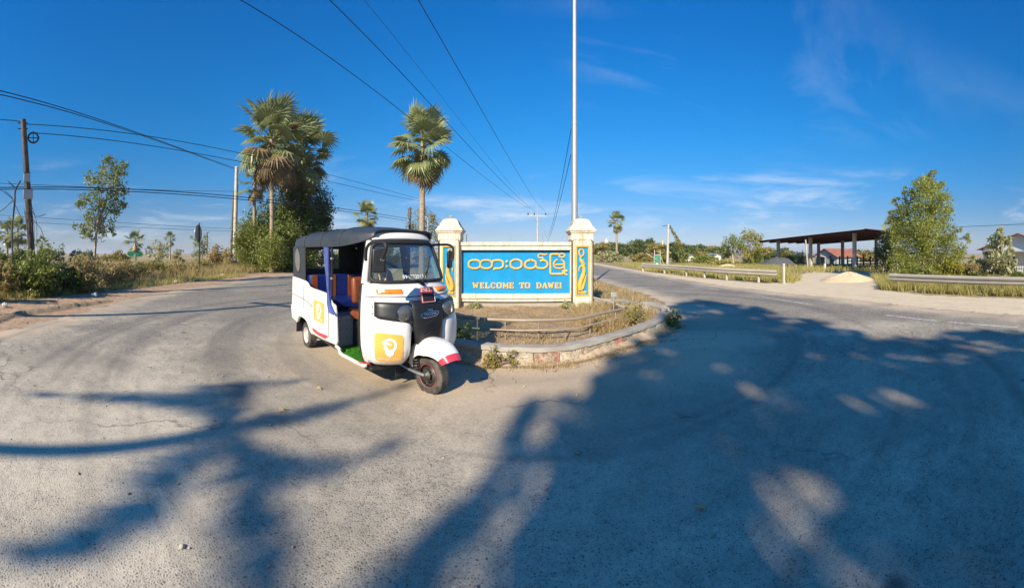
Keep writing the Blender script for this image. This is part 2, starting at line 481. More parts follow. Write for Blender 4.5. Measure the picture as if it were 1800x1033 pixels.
def bodypaint():
    n = N('white_body_paint')
    p = n.pos(True)
    sx = n.new('ShaderNodeSeparateXYZ'); n.put(sx.inputs[0], p)
    f = n.noise(3.0, 4, 0.6, p); g = n.noise(22, 6, 0.75, p); q = n.noise(70, 3, 0.7, p)
    col = n.mix(n.ramp(f, 0.3, 0.7), (0.70, 0.67, 0.61), (0.77, 0.75, 0.70))
    spl = n.math('ADD', n.ramp(sx.outputs[2], 0.62, 0.22), n.math('MULTIPLY', n.math('SUBTRACT', g, 0.5), 1.6))
    col = n.mix(n.ramp(spl, 0.45, 1.15, 0.0, 0.62), col, (0.36, 0.29, 0.20))
    col = n.mix(n.ramp(n.math('ADD', g, n.math('MULTIPLY', q, 0.3)), 0.74, 0.88, 0.0, 0.5), col, (0.42, 0.36, 0.27))
    sc = n.new('ShaderNodeMapping'); sc.inputs['Scale'].default_value = (2, 2, 40); n.put(sc.inputs[0], p)
    col = n.mix(n.ramp(n.noise(2.2, 3, 0.6, sc.outputs[0]), 0.68, 0.74, 0.0, 0.18), col, (0.35, 0.33, 0.30))
    return n.end(n.bsdf(col, n.ramp(g, 0.3, 0.8, 0.26, 0.5), 0, n.bump(n.noise(2.2, 2, 0.5, p), 0.06, 0.03), coat=0.3))
M['white_paint'] = bodypaint()
M['black_plastic'] = plain('black_plastic', (0.014, 0.014, 0.015), 0.42, 0, 0.2, 8, 0.12, 300)
M['rubber'] = plain('rubber', (0.016, 0.016, 0.017), 0.62, 0, 0.2, 8)
M['tyre'] = plain('tyre', (0.045, 0.040, 0.034), 0.85, 0, 0.35, 14, 0.2, 80, dirt=(0.24, 0.20, 0.15), dirt_amt=0.45)
M['vinyl'] = plain('black_vinyl', (0.035, 0.040, 0.046), 0.42, 0, 0.2, 5, 0.25, 220)
M['steel'] = plain('steel', (0.45, 0.45, 0.44), 0.38, 0.9, 0.15, 8)
M['reflector'] = plain('lamp_reflector', (0.80, 0.80, 0.78), 0.45, 0.6, 0.05, 8)
M['chrome'] = plain('chrome', (0.75, 0.75, 0.76), 0.12, 1.0, 0.02, 8)
M['dark_metal'] = plain('dark_metal', (0.05, 0.048, 0.045), 0.5, 0.6, 0.4, 20, dirt=(0.20, 0.16, 0.11), dirt_amt=0.5)
M['rim_white'] = plain('rim_white', (0.62, 0.59, 0.53), 0.5, 0, 0.12, 14, dirt=(0.3, 0.25, 0.18), dirt_amt=0.5)
M['grey_paint'] = plain('grey_paint', (0.36, 0.37, 0.38), 0.4, 0.1, 0.06, 8, dirt=(0.3, 0.25, 0.18), dirt_amt=0.4)
M['amber'] = plain('amber_lens', (0.85, 0.22, 0.02), 0.15, 0, 0.05, 30)
M['red'] = plain('red_reflector', (0.60, 0.05, 0.08), 0.3, 0, 0.08, 12)
M['plate_red'] = plain('plate_red', (0.42, 0.012, 0.025), 0.45, 0, 0.08, 20)
M['print_white'] = plain('print_white', (0.80, 0.78, 0.72), 0.5, 0, 0.05, 20)
M['orange'] = plain('sticker_orange', (0.78, 0.42, 0.085), 0.4, 0, 0.04, 20)
M['blue_vinyl'] = plain('blue_vinyl', (0.004, 0.015, 0.12), 0.38, 0, 0.15, 6, 0.1, 60)
M['brown_vinyl'] = plain('brown_vinyl', (0.20, 0.05, 0.018), 0.4, 0, 0.15, 6, 0.1, 60)
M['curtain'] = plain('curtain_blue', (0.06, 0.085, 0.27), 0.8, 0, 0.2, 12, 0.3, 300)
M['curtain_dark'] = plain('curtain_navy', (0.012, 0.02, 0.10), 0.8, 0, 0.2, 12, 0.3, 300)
M['jacket'] = plain('jacket_grey', (0.10, 0.085, 0.08), 0.85, 0, 0.2, 20, 0.3, 200)
M['tan'] = plain('tan_carpet', (0.26, 0.21, 0.15), 0.9, 0, 0.35, 60, 0.5, 300)
M['turf'] = leafmat('plastic_turf', (0.035, 0.17, 0.012), (0.07, 0.30, 0.02), 0.15)
def glassmat(name, tint, refl=0.10, alpha=0.10):
    n = N(name)
    tr = n.new('ShaderNodeBsdfTransparent'); n.put(tr.inputs['Color'], tint)
    gl = n.new('ShaderNodeBsdfGlossy'); gl.inputs['Roughness'].default_value = 0.02; n.put(gl.inputs['Color'], (0.9, 0.95, 1.0))
    lw = n.new('ShaderNodeLayerWeight'); lw.inputs['Blend'].default_value = 0.35
    ms = n.new('ShaderNodeMixShader')
    n.put(ms.inputs[0], n.ramp(lw.outputs['Fresnel'], 0, 1, refl, 0.5)); n.put(ms.inputs[1], tr.outputs[0]); n.put(ms.inputs[2], gl.outputs[0])
    df = n.new('ShaderNodeBsdfDiffuse'); n.put(df.inputs['Color'], (0.5, 0.47, 0.42))
    m2 = n.new('ShaderNodeMixShader'); m2.inputs[0].default_value = alpha
    n.put(m2.inputs[1], ms.outputs[0]); n.put(m2.inputs[2], df.outputs[0])
    return n.end(m2.outputs[0])
M['glass'] = glassmat('windscreen_glass', (0.80, 0.90, 0.86), 0.03, 0.03)
M['clear'] = glassmat('clear_vinyl', (0.75, 0.78, 0.8), 0.12, 0.25)
M['lens'] = glassmat('lamp_lens', (0.97, 0.98, 1.0), 0.06, 0.14)
def plastermat(name, col, stain, gold=False):
    n = N(name)
    p = n.pos()
    f = n.noise(3.0, 6, 0.65); g = n.noise(16, 5, 0.7)
    c = n.mix(n.ramp(f, 0.3, 0.7), tuple(x * 0.80 for x in col), col)
    c = n.mix(n.ramp(n.noise(1.1, 4, 0.6, p), 0.45, 0.75, 0.0, 0.22), c, tuple(min(0.8, x * 0.9 + 0.09) for x in col))
    st = n.new('ShaderNodeMapping'); st.inputs['Scale'].default_value = (9, 9, 1.2)
    n.put(st.inputs[0], p)
    c = n.mix(n.ramp(n.noise(1.5, 6, 0.7, st.outputs[0]), 0.47, 0.68, 0.0, 0.75), c, stain)
    c = n.mix(n.ramp(g, 0.60, 0.72, 0.0, 0.65), c, tuple(x * 0.8 for x in stain))
    return n.end(n.bsdf(c, 0.75, 0, n.bump(n.math('ADD', n.noise(30, 4), n.math('MULTIPLY', g, 0.6)), 0.35, 0.01), 0.3))
M['plaster'] = plastermat('cream_plaster', (0.76, 0.665, 0.51), (0.40, 0.24, 0.125))
M['gold'] = plastermat('gold_paint', (0.72, 0.43, 0.07), (0.45, 0.25, 0.05))
M['letter'] = plastermat('letter_gold', (0.74, 0.45, 0.115), (0.55, 0.32, 0.09))
M['sign_blue'] = plastermat('sign_blue', (0.0, 0.26, 0.54), (0.02, 0.19, 0.38))
M['concrete'] = plain('concrete', (0.36, 0.33, 0.28), 0.9, 0, 0.25, 6, 0.5, 40, dirt=(0.16, 0.12, 0.08), dirt_amt=0.7, obj=False)
def kerbmat(name, paint, amt):
    n = N(name)
    a = n.noise(7, 8, 0.72); b = n.noise(3.1, 6, 0.65); c = n.noise(34, 4, 0.6)
    base = n.mix(n.ramp(a, 0.38, 0.6), (0.20, 0.155, 0.10), (0.42, 0.35, 0.255))
    base = n.mix(n.ramp(n.voro(21), 0.1, 0.35, 0.6, 0.0), base, (0.13, 0.10, 0.07))
    flake = n.math('ADD', b, n.math('MULTIPLY', n.math('SUBTRACT', c, 0.5), 0.35))
    col = n.mix(n.math('MULTIPLY', n.ramp(flake, 0.50 - amt * 0.2, 0.56 - amt * 0.2), 0.85), base, paint)
    col = n.mix(n.ramp(n.noise(12, 6, 0.75), 0.55, 0.72, 0.0, 0.6), col, (0.36, 0.28, 0.19))
    h = n.math('ADD', n.math('MULTIPLY', n.ramp(flake, 0.48, 0.56), 0.6), n.math('ADD', a, n.math('MULTIPLY', c, 0.4)))
    return n.end(n.bsdf(col, 0.95, 0, n.bump(h, 0.9, 0.02), 0.2))
M['kerb_face'] = kerbmat('kerb_masonry', (0.52, 0.46, 0.36), 0.15)
M['kerb_stone'] = plain('kerb_face', (0.40, 0.34, 0.25), 0.95, 0, 0.3, 5, 0.9, 25, dirt=(0.17, 0.12, 0.07), dirt_amt=0.85, obj=False)
M['kerb_red'] = kerbmat('kerb_red_paint', (0.40, 0.15, 0.12), 0.12)
M['kerb_old1'] = plain('kerb_red', (0.40, 0.17, 0.13), 0.95, 0, 0.3, 8, 0.9, 25, dirt=(0.38, 0.29, 0.19), dirt_amt=1.0, obj=False)
M['kerb_white'] = kerbmat('kerb_white_paint', (0.55, 0.47, 0.35), 0.25)
M['kerb_old2'] = plain('kerb_white', (0.48, 0.42, 0.33), 0.95, 0, 0.25, 8, 0.9, 25, dirt=(0.24, 0.17, 0.10), dirt_amt=0.9, obj=False)
M['galv'] = plain('galvanised', (0.46, 0.46, 0.43), 0.42, 0.55, 0.12, 8, dirt=(0.35, 0.30, 0.22), dirt_amt=0.4)
M['rail_white'] = plain('rail_white', (0.54, 0.48, 0.38), 0.55, 0.1, 0.1, 4, dirt=(0.32, 0.24, 0.15), dirt_amt=0.5)
M['pipe'] = plain('pipe', (0.33, 0.265, 0.20), 0.6, 0.2, 0.2, 6, dirt=(0.2, 0.12, 0.07), dirt_amt=0.6)
M['wood'] = plain('pole_wood', (0.11, 0.085, 0.065), 0.85, 0, 0.35, 5, 0.4, 30)
M['pole_conc'] = plain('pole_concrete', (0.46, 0.42, 0.35), 0.85, 0, 0.15, 3, 0.2, 30)
M['cable'] = plain('cable', (0.012, 0.013, 0.018), 0.5, 0, 0.1, 2)
M['bark'] = plain('bark', (0.17, 0.135, 0.10), 0.95, 0, 0.4, 6, 0.8, 30)
M['bark_pale'] = plain('bark_pale', (0.36, 0.30, 0.22), 0.95, 0, 0.3, 6, 0.6, 30)
M['palm_bark'] = plain('palm_bark', (0.30, 0.23, 0.16), 0.95, 0, 0.4, 8, 0.8, 14)
M['roof_red'] = plain('roof_red', (0.085, 0.026, 0.018), 0.6, 0.1, 0.3, 2)
M['roof_rust'] = plain('roof_rust', (0.30, 0.11, 0.06), 0.75, 0, 0.35, 2)
M['wall_blue'] = plain('wall_bluegrey', (0.26, 0.33, 0.38), 0.8, 0, 0.12, 3)
M['wall_white'] = plain('wall_white', (0.66, 0.64, 0.60), 0.8, 0, 0.08, 3, dirt=(0.4, 0.36, 0.3), dirt_amt=0.4)
M['dark'] = plain('dark_opening', (0.02, 0.02, 0.02), 0.4, 0, 0.2, 5)
M['sign_green'] = plain('sign_green', (0.01, 0.16, 0.075), 0.4, 0, 0.1, 6)
M['sign_teal'] = plain('sign_teal', (0.16, 0.42, 0.30), 0.5, 0, 0.1, 6)
M['gravel_dark'] = plain('gravel_dark', (0.075, 0.08, 0.09), 0.95, 0, 0.4, 14, 1.0, 22)
M['sand_pile'] = plain('sand_pile', (0.66, 0.50, 0.30), 0.95, 0, 0.2, 8, 1.0, 22)
M['box_grey'] = plain('box_grey', (0.42, 0.43, 0.42), 0.5, 0, 0.1, 6)
M['gold_stupa'] = plain('gold_stupa', (0.85, 0.52, 0.08), 0.35, 0.3, 0.1, 6)
M['litter'] = plain('paper', (0.72, 0.71, 0.68), 0.8, 0, 0.1, 20)
M['straw'] = plain('straw', (0.45, 0.33, 0.14), 0.8, 0, 0.2, 20)
M['pebble'] = plain('pebble', (0.05, 0.045, 0.04), 0.8, 0, 0.4, 20)
# leaves
M['lf_palm'] = leafmat('palm_leaf', (0.15, 0.18, 0.065), (0.31, 0.335, 0.15), 0.26, 0.34, (0.36, 0.36, 0.19))
M['lf_palm_dry'] = leafmat('palm_leaf_dry', (0.17, 0.12, 0.055), (0.25, 0.185, 0.09), 0.2, 0.6)
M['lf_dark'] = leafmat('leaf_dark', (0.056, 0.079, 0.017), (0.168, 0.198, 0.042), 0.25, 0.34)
M['lf_mid'] = leafmat('leaf_mid', (0.112, 0.145, 0.026), (0.294, 0.317, 0.072), 0.35, 0.45)
M['lf_yellow'] = leafmat('leaf_yellow', (0.182, 0.191, 0.024), (0.462, 0.396, 0.060), 0.4, 0.45)
M['lf_pale'] = leafmat('leaf_pale', (0.252, 0.264, 0.108), (0.532, 0.502, 0.276), 0.35, 0.45)
M['lf_dry'] = leafmat('leaf_dry', (0.27, 0.20, 0.075), (0.56, 0.43, 0.20), 0.35, 0.7, (0.24, 0.25, 0.07))
M['lf_olive'] = leafmat('leaf_olive', (0.168, 0.165, 0.036), (0.392, 0.337, 0.102), 0.35, 0.5, (0.476, 0.304, 0.108))
M['lf_feather'] = leafmat('leaf_feather', (0.15, 0.19, 0.028), (0.42, 0.43, 0.08), 0.4, 0.45)
M['lf_grass'] = leafmat('grass_green', (0.266, 0.264, 0.060), (0.532, 0.462, 0.156), 0.4, 0.6, (0.644, 0.488, 0.228))
M['lf_straw'] = leafmat('grass_dry', (0.34, 0.24, 0.11), (0.58, 0.44, 0.24), 0.35, 0.7, (0.20, 0.20, 0.06))
# ------------------------------------------------------------ terrain and roads
rng = np.random.default_rng(7)
random.seed(7)
def gz(x, y):
    """the land falls away from the raised road on the right"""
    t = np.clip((np.asarray(x) - 30) / 22, 0, 1)
    return -1.0 * t * t * (3 - 2 * t)
ax = np.concatenate([-np.geomspace(6000, 42, 26), np.arange(-40, 60, 2.0), np.geomspace(62, 6000, 26)])
ay = np.concatenate([-np.geomspace(3000, 32, 16), np.arange(-30, 60, 2.0), np.geomspace(62, 8000, 30)])
X_, Y_ = np.meshgrid(ax, ay, indexing='ij')
Z_ = gz(X_, Y_) - 0.004
nX, nY = X_.shape
ii, jj = np.meshgrid(np.arange(nX - 1), np.arange(nY - 1), indexing='ij')
a_ = (ii * nY + jj).ravel()
F_ = np.stack([a_, a_ + nY, a_ + nY + 1, a_ + 1], 1)
tag(npmesh('ground', np.stack([X_.ravel(), Y_.ravel(), Z_.ravel()], 1), F_, M['ground'], smooth=True), 'flat land of dry fields around the road junction', kind='structure')

def poly_sd(px, py, poly):
    """signed distance to a closed polygon, positive inside"""
    poly = np.asarray(poly, float)
    d = np.full(px.shape, 1e9); inside = np.zeros(px.shape, bool)
    for (x0, y0), (x1, y1) in zip(poly, np.roll(poly, -1, 0)):
        ex, ey = x1 - x0, y1 - y0
        L = ex * ex + ey * ey + 1e-12
        t = np.clip(((px - x0) * ex + (py - y0) * ey) / L, 0, 1)
        d = np.minimum(d, np.hypot(px - x0 - t * ex, py - y0 - t * ey))
        c = ((y0 > py) != (y1 > py)) & (px < (x1 - x0) * (py - y0) / (y1 - y0 + 1e-12) + x0)
        inside ^= c
    return np.where(inside, d, -d)
def sheet(name, poly, xs, ys, z, mat, label, margin=0.8):
    X, Y = np.meshgrid(xs, ys, indexing='ij')
    sd = poly_sd(X, Y, poly)
    nY_ = len(ys)
    i, j = np.meshgrid(np.arange(len(xs) - 1), np.arange(nY_ - 1), indexing='ij')
    keep = np.maximum.reduce([sd[:-1, :-1], sd[1:, :-1], sd[:-1, 1:], sd[1:, 1:]]) > -margin
    a = (i * nY_ + j)[keep]
    F = np.stack([a, a + nY_, a + nY_ + 1, a + 1], 1)
    used, inv = np.unique(F, return_inverse=True)
    F = inv.reshape(F.shape)
    V = np.stack([X.ravel(), Y.ravel(), np.full(X.size, z) + gz(X, Y).ravel()], 1)[used]
    o = npmesh(name, V, F, mat, attrs={'sd': sd.ravel()[used]})
    return tag(o, label, kind='structure')
LEFT_OUT = [(-46, 140), (-27.5, 70), (-18.8, 36), (-14.9, 20.9), (-12.85, 12.7), (-11.6, 8.8), (-10.4, 6.0), (-8.1, 2.95), (-6.9, 1.25), (-6.0, -1.5), (-5.2, -5)]
RIGHT_OUT = [(9.0, -40), (8.7, 1.6), (9.2, 5), (9.55, 8.0), (9.35, 10.5), (9.2, 13), (9.2, 16), (9.7, 24), (10.4, 36), (11.2, 50), (17.5, 150)]
RIGHT_IN = [(10.5, 150), (5.4, 50), (4.65, 24), (4.5, 16.5), (4.6, 12.3), (4.35, 10.2), (3.85, 8.6), (3.4, 7.4)]
LEFT_IN = [(-2.5, 8), (-3.0, 10.5), (-5.2, 16), (-8.3, 25), (-20, 70), (-38, 140)]
road_poly = LEFT_OUT + [(3.2, -6.5), (3.9, -40)] + RIGHT_OUT + RIGHT_IN + [(0, 6.6)] + LEFT_IN
xs = np.concatenate([np.arange(-50, -17, 1.1), np.arange(-17, 13, 0.4), np.arange(13, 20, 1.0)])
ys = np.concatenate([np.arange(-26, -7, 1.5), np.arange(-7, 27, 0.4), np.arange(27, 60, 1.0), np.arange(60, 152, 4.0)])
road = sheet('road', road_poly, xs, ys, 0.016, M['road'], 'worn grey asphalt junction dusted with sand')
xs = np.arange(-24, -3, 0.45); ys = np.arange(-8, 32, 0.45)
sheet('dirt_verge', [(-16.9, 30), (-16.9, 21), (-14.9, 12.5), (-13.9, 9), (-13, 5.5), (-10.8, 2.2), (-9.2, -0.5), (-8.5, -8), (-4, -8), (-5, 0), (-7, 4), (-9, 8), (-12, 20), (-15, 32)], xs, ys, 0.006, M['verge'], 'strip of pinkish bare dirt beside the left road')
xs = np.arange(7, 30, 0.45); ys = np.concatenate([np.arange(-30, 40, 0.5), np.arange(40, 110, 2.0)])
sheet('sand_shoulder', [(8, -30), (12.4, -30), (12.2, 0), (12.1, 5.5), (13.0, 8.6), (17.5, 8.8), (22.0, 13.2), (25.0, 18.2), (24.6, 22.6), (18, 18.5), (14, 14.5), (11.7, 14.2), (10.9, 20), (10.9, 30), (12.3, 48), (16, 110), (13, 110), (8, 48), (8, 10)], xs, ys, 0.008, M['sand'], 'pale sandy shoulder beside the right road and yard entrance')
# worn lane dashes, each a painted sheet on the road
def dashmat():
    n = N('lane_paint')
    w = n.noise(14, 6, 0.7)
    col = n.mix(n.ramp(n.noise(60, 3), 0.3, 0.7), (0.50, 0.47, 0.41), (0.62, 0.59, 0.53))
    tr = n.new('ShaderNodeBsdfTransparent'); ms = n.new('ShaderNodeMixShader')
    n.put(ms.inputs[0], n.math('MULTIPLY', n.ramp(w, 0.36, 0.54), 0.92)); n.put(ms.inputs[1], tr.outputs[0]); n.put(ms.inputs[2], n.bsdf(col, 0.8))
    return n.end(ms.outputs[0])
M['dash'] = dashmat()
def xline(y): return np.interp(y, [0, 4, 9, 14, 28, 60], [7.1, 7.45, 7.85, 7.9, 8.1, 9.6])
for y0, y1 in [(1.5, 3.05), (3.3, 4.7), (7.3, 10.0), (12.5, 14.9), (17.2, 19.4), (21.7, 23.8), (25.7, 27.6), (30, 32), (34, 36.2), (38.5, 41)]:
    m = MB()
    m.grid(lambda u, v: (xline(y0 + (y1 - y0) * v) + (u - 0.5) * 0.11, y0 + (y1 - y0) * v, 0.021), 1, 6)
    m.build('lane_dash', M['dash'], road, smooth=0)

# ------------------------------------------------------------ traffic island
loopw = [(-2.0, 6.35), (-1.55, 5.72), (-1.12, 5.36), (-0.73, 5.14), (-0.35, 4.98), (0.05, 4.88), (0.57, 4.87), (1.07, 5.08), (1.8, 5.6), (2.5, 6.18), (3.02, 6.72), (3.2, 7.08), (3.08, 7.55), (2.85, 8.0), (2.63, 8.85), (2.3, 9.5)]
back = [(2.15, 10.6), (1.2, 11.6), (-0.4, 11.9), (-1.7, 11.2), (-2.3, 9.8), (-2.35, 8.2), (-2.25, 7.1)]
loop = catmull([(x, y, 0) for x, y in loopw + back], 10, True)
nfront = (len(loopw) - 1) * 10
def ktop(p):
    return 0.255 + 0.175 * min(1, max(0, (p.x - 2.2) / 0.8)) * min(1, max(0, (p.y - 6.2) / 1.4)) + (0.15 if p.y > 8 and p.x > 0 else 0) * min(1, (p.y - 8) / 1.0 if p.y > 8 else 0) * 0.2
kerb = thing('island_kerb', 'low curved masonry kerb wall with faded red and white paint around the sign island', 'kerb', (0, 0, 0))
arc = [0.0]
for i in range(1, nfront + 1): arc.append(arc[-1] + (loop[i] - loop[i - 1]).length)
def at_arc(s):
    s = min(max(s, 0), arc[-1] - 1e-4)
    i = np.searchsorted(arc, s, 'right') - 1
    i = min(i, nfront - 1)
    t = (s - arc[i]) / (arc[i + 1] - arc[i])
    p = loop[i].lerp(loop[i + 1], t)
    d = (loop[i + 1] - loop[i]).normalized()
    return p, Vector((-d.y, d.x, 0))          # inward normal (loop runs counter-clockwise seen from above)
Lb = 0.345
nb_ = int(arc[-1] / Lb)
for k in range(nb_):
    s0, s1 = k * arc[-1] / nb_ + 0.004, (k + 1) * arc[-1] / nb_ - 0.004
    pm, nm = at_arc((s0 + s1) / 2)
    px = 900 + FPX * math.atan2(pm.x, pm.y)
    mat = 'kerb_red' if (936 < px < 980 or 1010 < px < 1052 or 1082 < px < 1112) and pm.y < 7 else ('kerb_white' if k % 3 == 0 else 'kerb_face')
    m = MB()
    off = random.uniform(-0.008, 0.008)
    def fo(u, v):
        p, nn = at_arc(s0 + (s1 - s0) * u)
        return p + nn * (0.03 + off - 0.05 * (1 - v) + 0.012 * math.sin(9 * u + 7 * v + k)) + Vector((0, 0, -0.02 + v * (ktop(p) - 0.06 + 0.02)))
    def fi(u, v):
        p, nn = at_arc(s0 + (s1 - s0) * u)
        return p + nn * 0.18 + Vector((0, 0, -0.02 + v * (ktop(p) - 0.06 + 0.02)))
    m.slab(fo, fi, 4, 5)
    o = m.build('kerb_block', M[mat], kerb, smooth=40, fix=True)
    if mat == 'kerb_red': o['label'] = 'kerb block with faded red paint'
m = MB()
ring = [(0.012, -0.06), (0.014, -0.008), (0.024, 0.0), (0.185, 0.0), (0.198, -0.010), (0.198, -0.06)]
vs, fs = [], []
nc = 150
for i in range(nc + 1):
    p, nn = at_arc(arc[-1] * i / nc)
    w = 0.004 * math.sin(i * 0.9) + 0.003 * math.sin(i * 2.7)
    for a, b in ring: vs.append(p + nn * (a + w - 0.012 + random.uniform(-.005, .005)) + Vector((0, 0, ktop(p) + b + 0.5 * w + random.uniform(-.004, .003))))
for i in range(nc):
    for k in range(6): fs.append((i * 6 + k, (i + 1) * 6 + k, (i + 1) * 6 + (k + 1) % 6, i * 6 + (k + 1) % 6))
fs += [tuple(range(6)), tuple(nc * 6 + k for k in range(5, -1, -1))]
m.add(vs, fs)
m.build('kerb_cap', M['concrete'], kerb, smooth=25, fix=True)
# dirt washed up against the outside of the kerb
vs, fs = [], []
na = 170
for i in range(na + 1):
    s = arc[-1] * i / na
    p, nn = at_arc(s)
    hgt = .085 + .035 * math.sin(s * 1.7) + .02 * math.sin(s * 5.3)
    wd_ = .42 + .14 * math.sin(s * 1.1 + 1)
    if p.x > 2.3: hgt *= max(.25, 1 - (p.x - 2.3) * .9)
    for f in (0, .12, .3, .55, 1.0):
        j = random.uniform(-.012, .012)
        vs.append(p - nn * (f * wd_ - .02) + Vector((0, 0, max(.0185, .018 + hgt * (1 - f) ** 1.7 + j * (1 - f)))))
for i in range(na):
    for k in range(4): fs.append((i * 5 + k, i * 5 + k + 1, (i + 1) * 5 + k + 1, (i + 1) * 5 + k))
tag(npmesh('dirt_bank', [tuple(v) for v in vs], fs, M['apron'], smooth=True, attrs={'sd': [1 - 1.3 * (k / 4) for i in range(na + 1) for k in range(5)]}), 'sandy dirt washed up against the outer foot of the island kerb', kind='structure')
# soil inside
C0 = Vector((0, 9.1, 0))
V, Fq, nl, ns = [], [], len(loop), 14
for i, p in enumerate(loop):
    q = p + (C0 - p).normalized() * 0.09
    for j in range(ns + 1):
        s = j / ns
        v = q.lerp(C0, s)
        z = 0.03 + 0.10 * min(1, s * 2.2) + 0.015 * math.sin(v.x * 5.1 + v.y * 3.3) + 0.012 * math.sin(v.x * 11 - v.y * 8)
        if v.x > 1.6: z -= 0.05 * min(1, (v.x - 1.6))
        V.append((v.x, v.y, z))
for i in range(nl):
    for j in range(ns):
        Fq.append((i * (ns + 1) + j, ((i + 1) % nl) * (ns + 1) + j, ((i + 1) % nl) * (ns + 1) + j + 1, i * (ns + 1) + j + 1))
tag(npmesh('island_soil', V, Fq, M['soil'], smooth=True, attrs={'sd': np.ones(len(V))}), 'bare brown soil bed inside the kerbed island', kind='structure')
def soil(x, y): return 0.10

# pipe railing
rail = thing('pipe_railing', 'low rusty two-pipe railing bent round the front of the island', 'railing')
top = [(-1.3, 6.25), (-1.02, 6.36)] + [tuple(P(x, y, d))[:2] for x, y, d in [(776, 554, 6.44), (820, 558, 6.2), (859, 562, 6.05), (918, 563, 5.95), (975, 562, 6.0), (1012, 560, 6.1), (1060, 551, 6.7), (1102, 541, 7.3)]]
top = [Vector((x, y, 0.42)) for x, y in top[2:]]
MB().tube(top, 0.026, 10).build('top_pipe', M['pipe'], rail)
MB().tube([top[-1] + Vector((0.0, 0.02, -0.01)), P(1072, 530, 8.2), P(1044, 523, 8.95)], 0.022, 8).build('return_pipe', M['rail_white'], rail)
low = [Vector((p.x * 0.985, p.y * 0.985, 0.275)) for p in top[:-1]] + [P(1090, 558, 6.9)]
MB().tube(low, 0.015, 8).build('lower_pipe', M['pipe'], rail)
for i in (0, 1, 2, 3, 4, 5, 6):
    p = (top[i] + top[min(i + 1, 7)]) / 2
    MB().tube([(p.x, p.y, 0.02), (p.x, p.y, 0.41)], 0.013, 8).build('upright', M['pipe'], rail)
t = thing('marker_post', 'thin rusty upright with a small square plate inside the island corner', 'post', AZ(1078, 7.5))
MB().tube([(0, 0, 0), (0.01, 0, 0.62)], 0.014, 8).build('stem', M['pipe'], t)
MB().box((0.01, -0.005, 0.66), (0.12, 0.02, 0.09)).build('plate', M['galv'], t, bevel=0.004)

# ------------------------------------------------------------ welcome sign
SY = 9.5
def SP(x, y, Y=SY):
    t = (x - 900) / FPX
    return Vector((Y * math.tan(t), Y, HC + (HOR - y) / FPX * Y / math.cos(t)))
sign = thing('welcome_sign', 'cream walled town sign with blue panel, gold lettering and two domed posts', 'sign', (0, 0, 0))
xl, xr = -1.325, 1.526
def sbox(name, x0, x1, y0, y1, z0, z1, mat, bevel=0.008, label=None, parent=sign):
    m = MB(); m.box(((x0 + x1) / 2, (y0 + y1) / 2, (z0 + z1) / 2), (x1 - x0, y1 - y0, z1 - z0))
    o = m.build(name, M[mat], parent, bevel=bevel)
    if label: o['label'] = label
    return o
sbox('blue_panel', xl, xr, SY + 0.02, SY + 0.16, 0.40, 1.62, 'sign_blue', 0)
sbox('coping', xl, xr, SY - 0.13, SY + 0.29, 1.70, 1.785, 'plaster')
sbox('top_band', xl, xr, SY - 0.095, SY + 0.25, 1.58, 1.70, 'plaster')
sbox('bottom_band', xl, xr, SY - 0.09, SY + 0.25, 0.34, 0.46, 'plaster')
sbox('bottom_lip', xl, xr, SY - 0.05, SY + 0.21, 0.26, 0.34, 'plaster')
sbox('ground_beam', xl, xr, SY + 0.03, SY + 0.17, 0.0, 0.26, 'concrete')
sbox('side_trim', xl, xl + 0.03, SY - 0.08, SY + 0.02, 0.46, 1.58, 'plaster')
sbox('side_trim', xr - 0.03, xr, SY - 0.08, SY + 0.02, 0.46, 1.58, 'plaster')
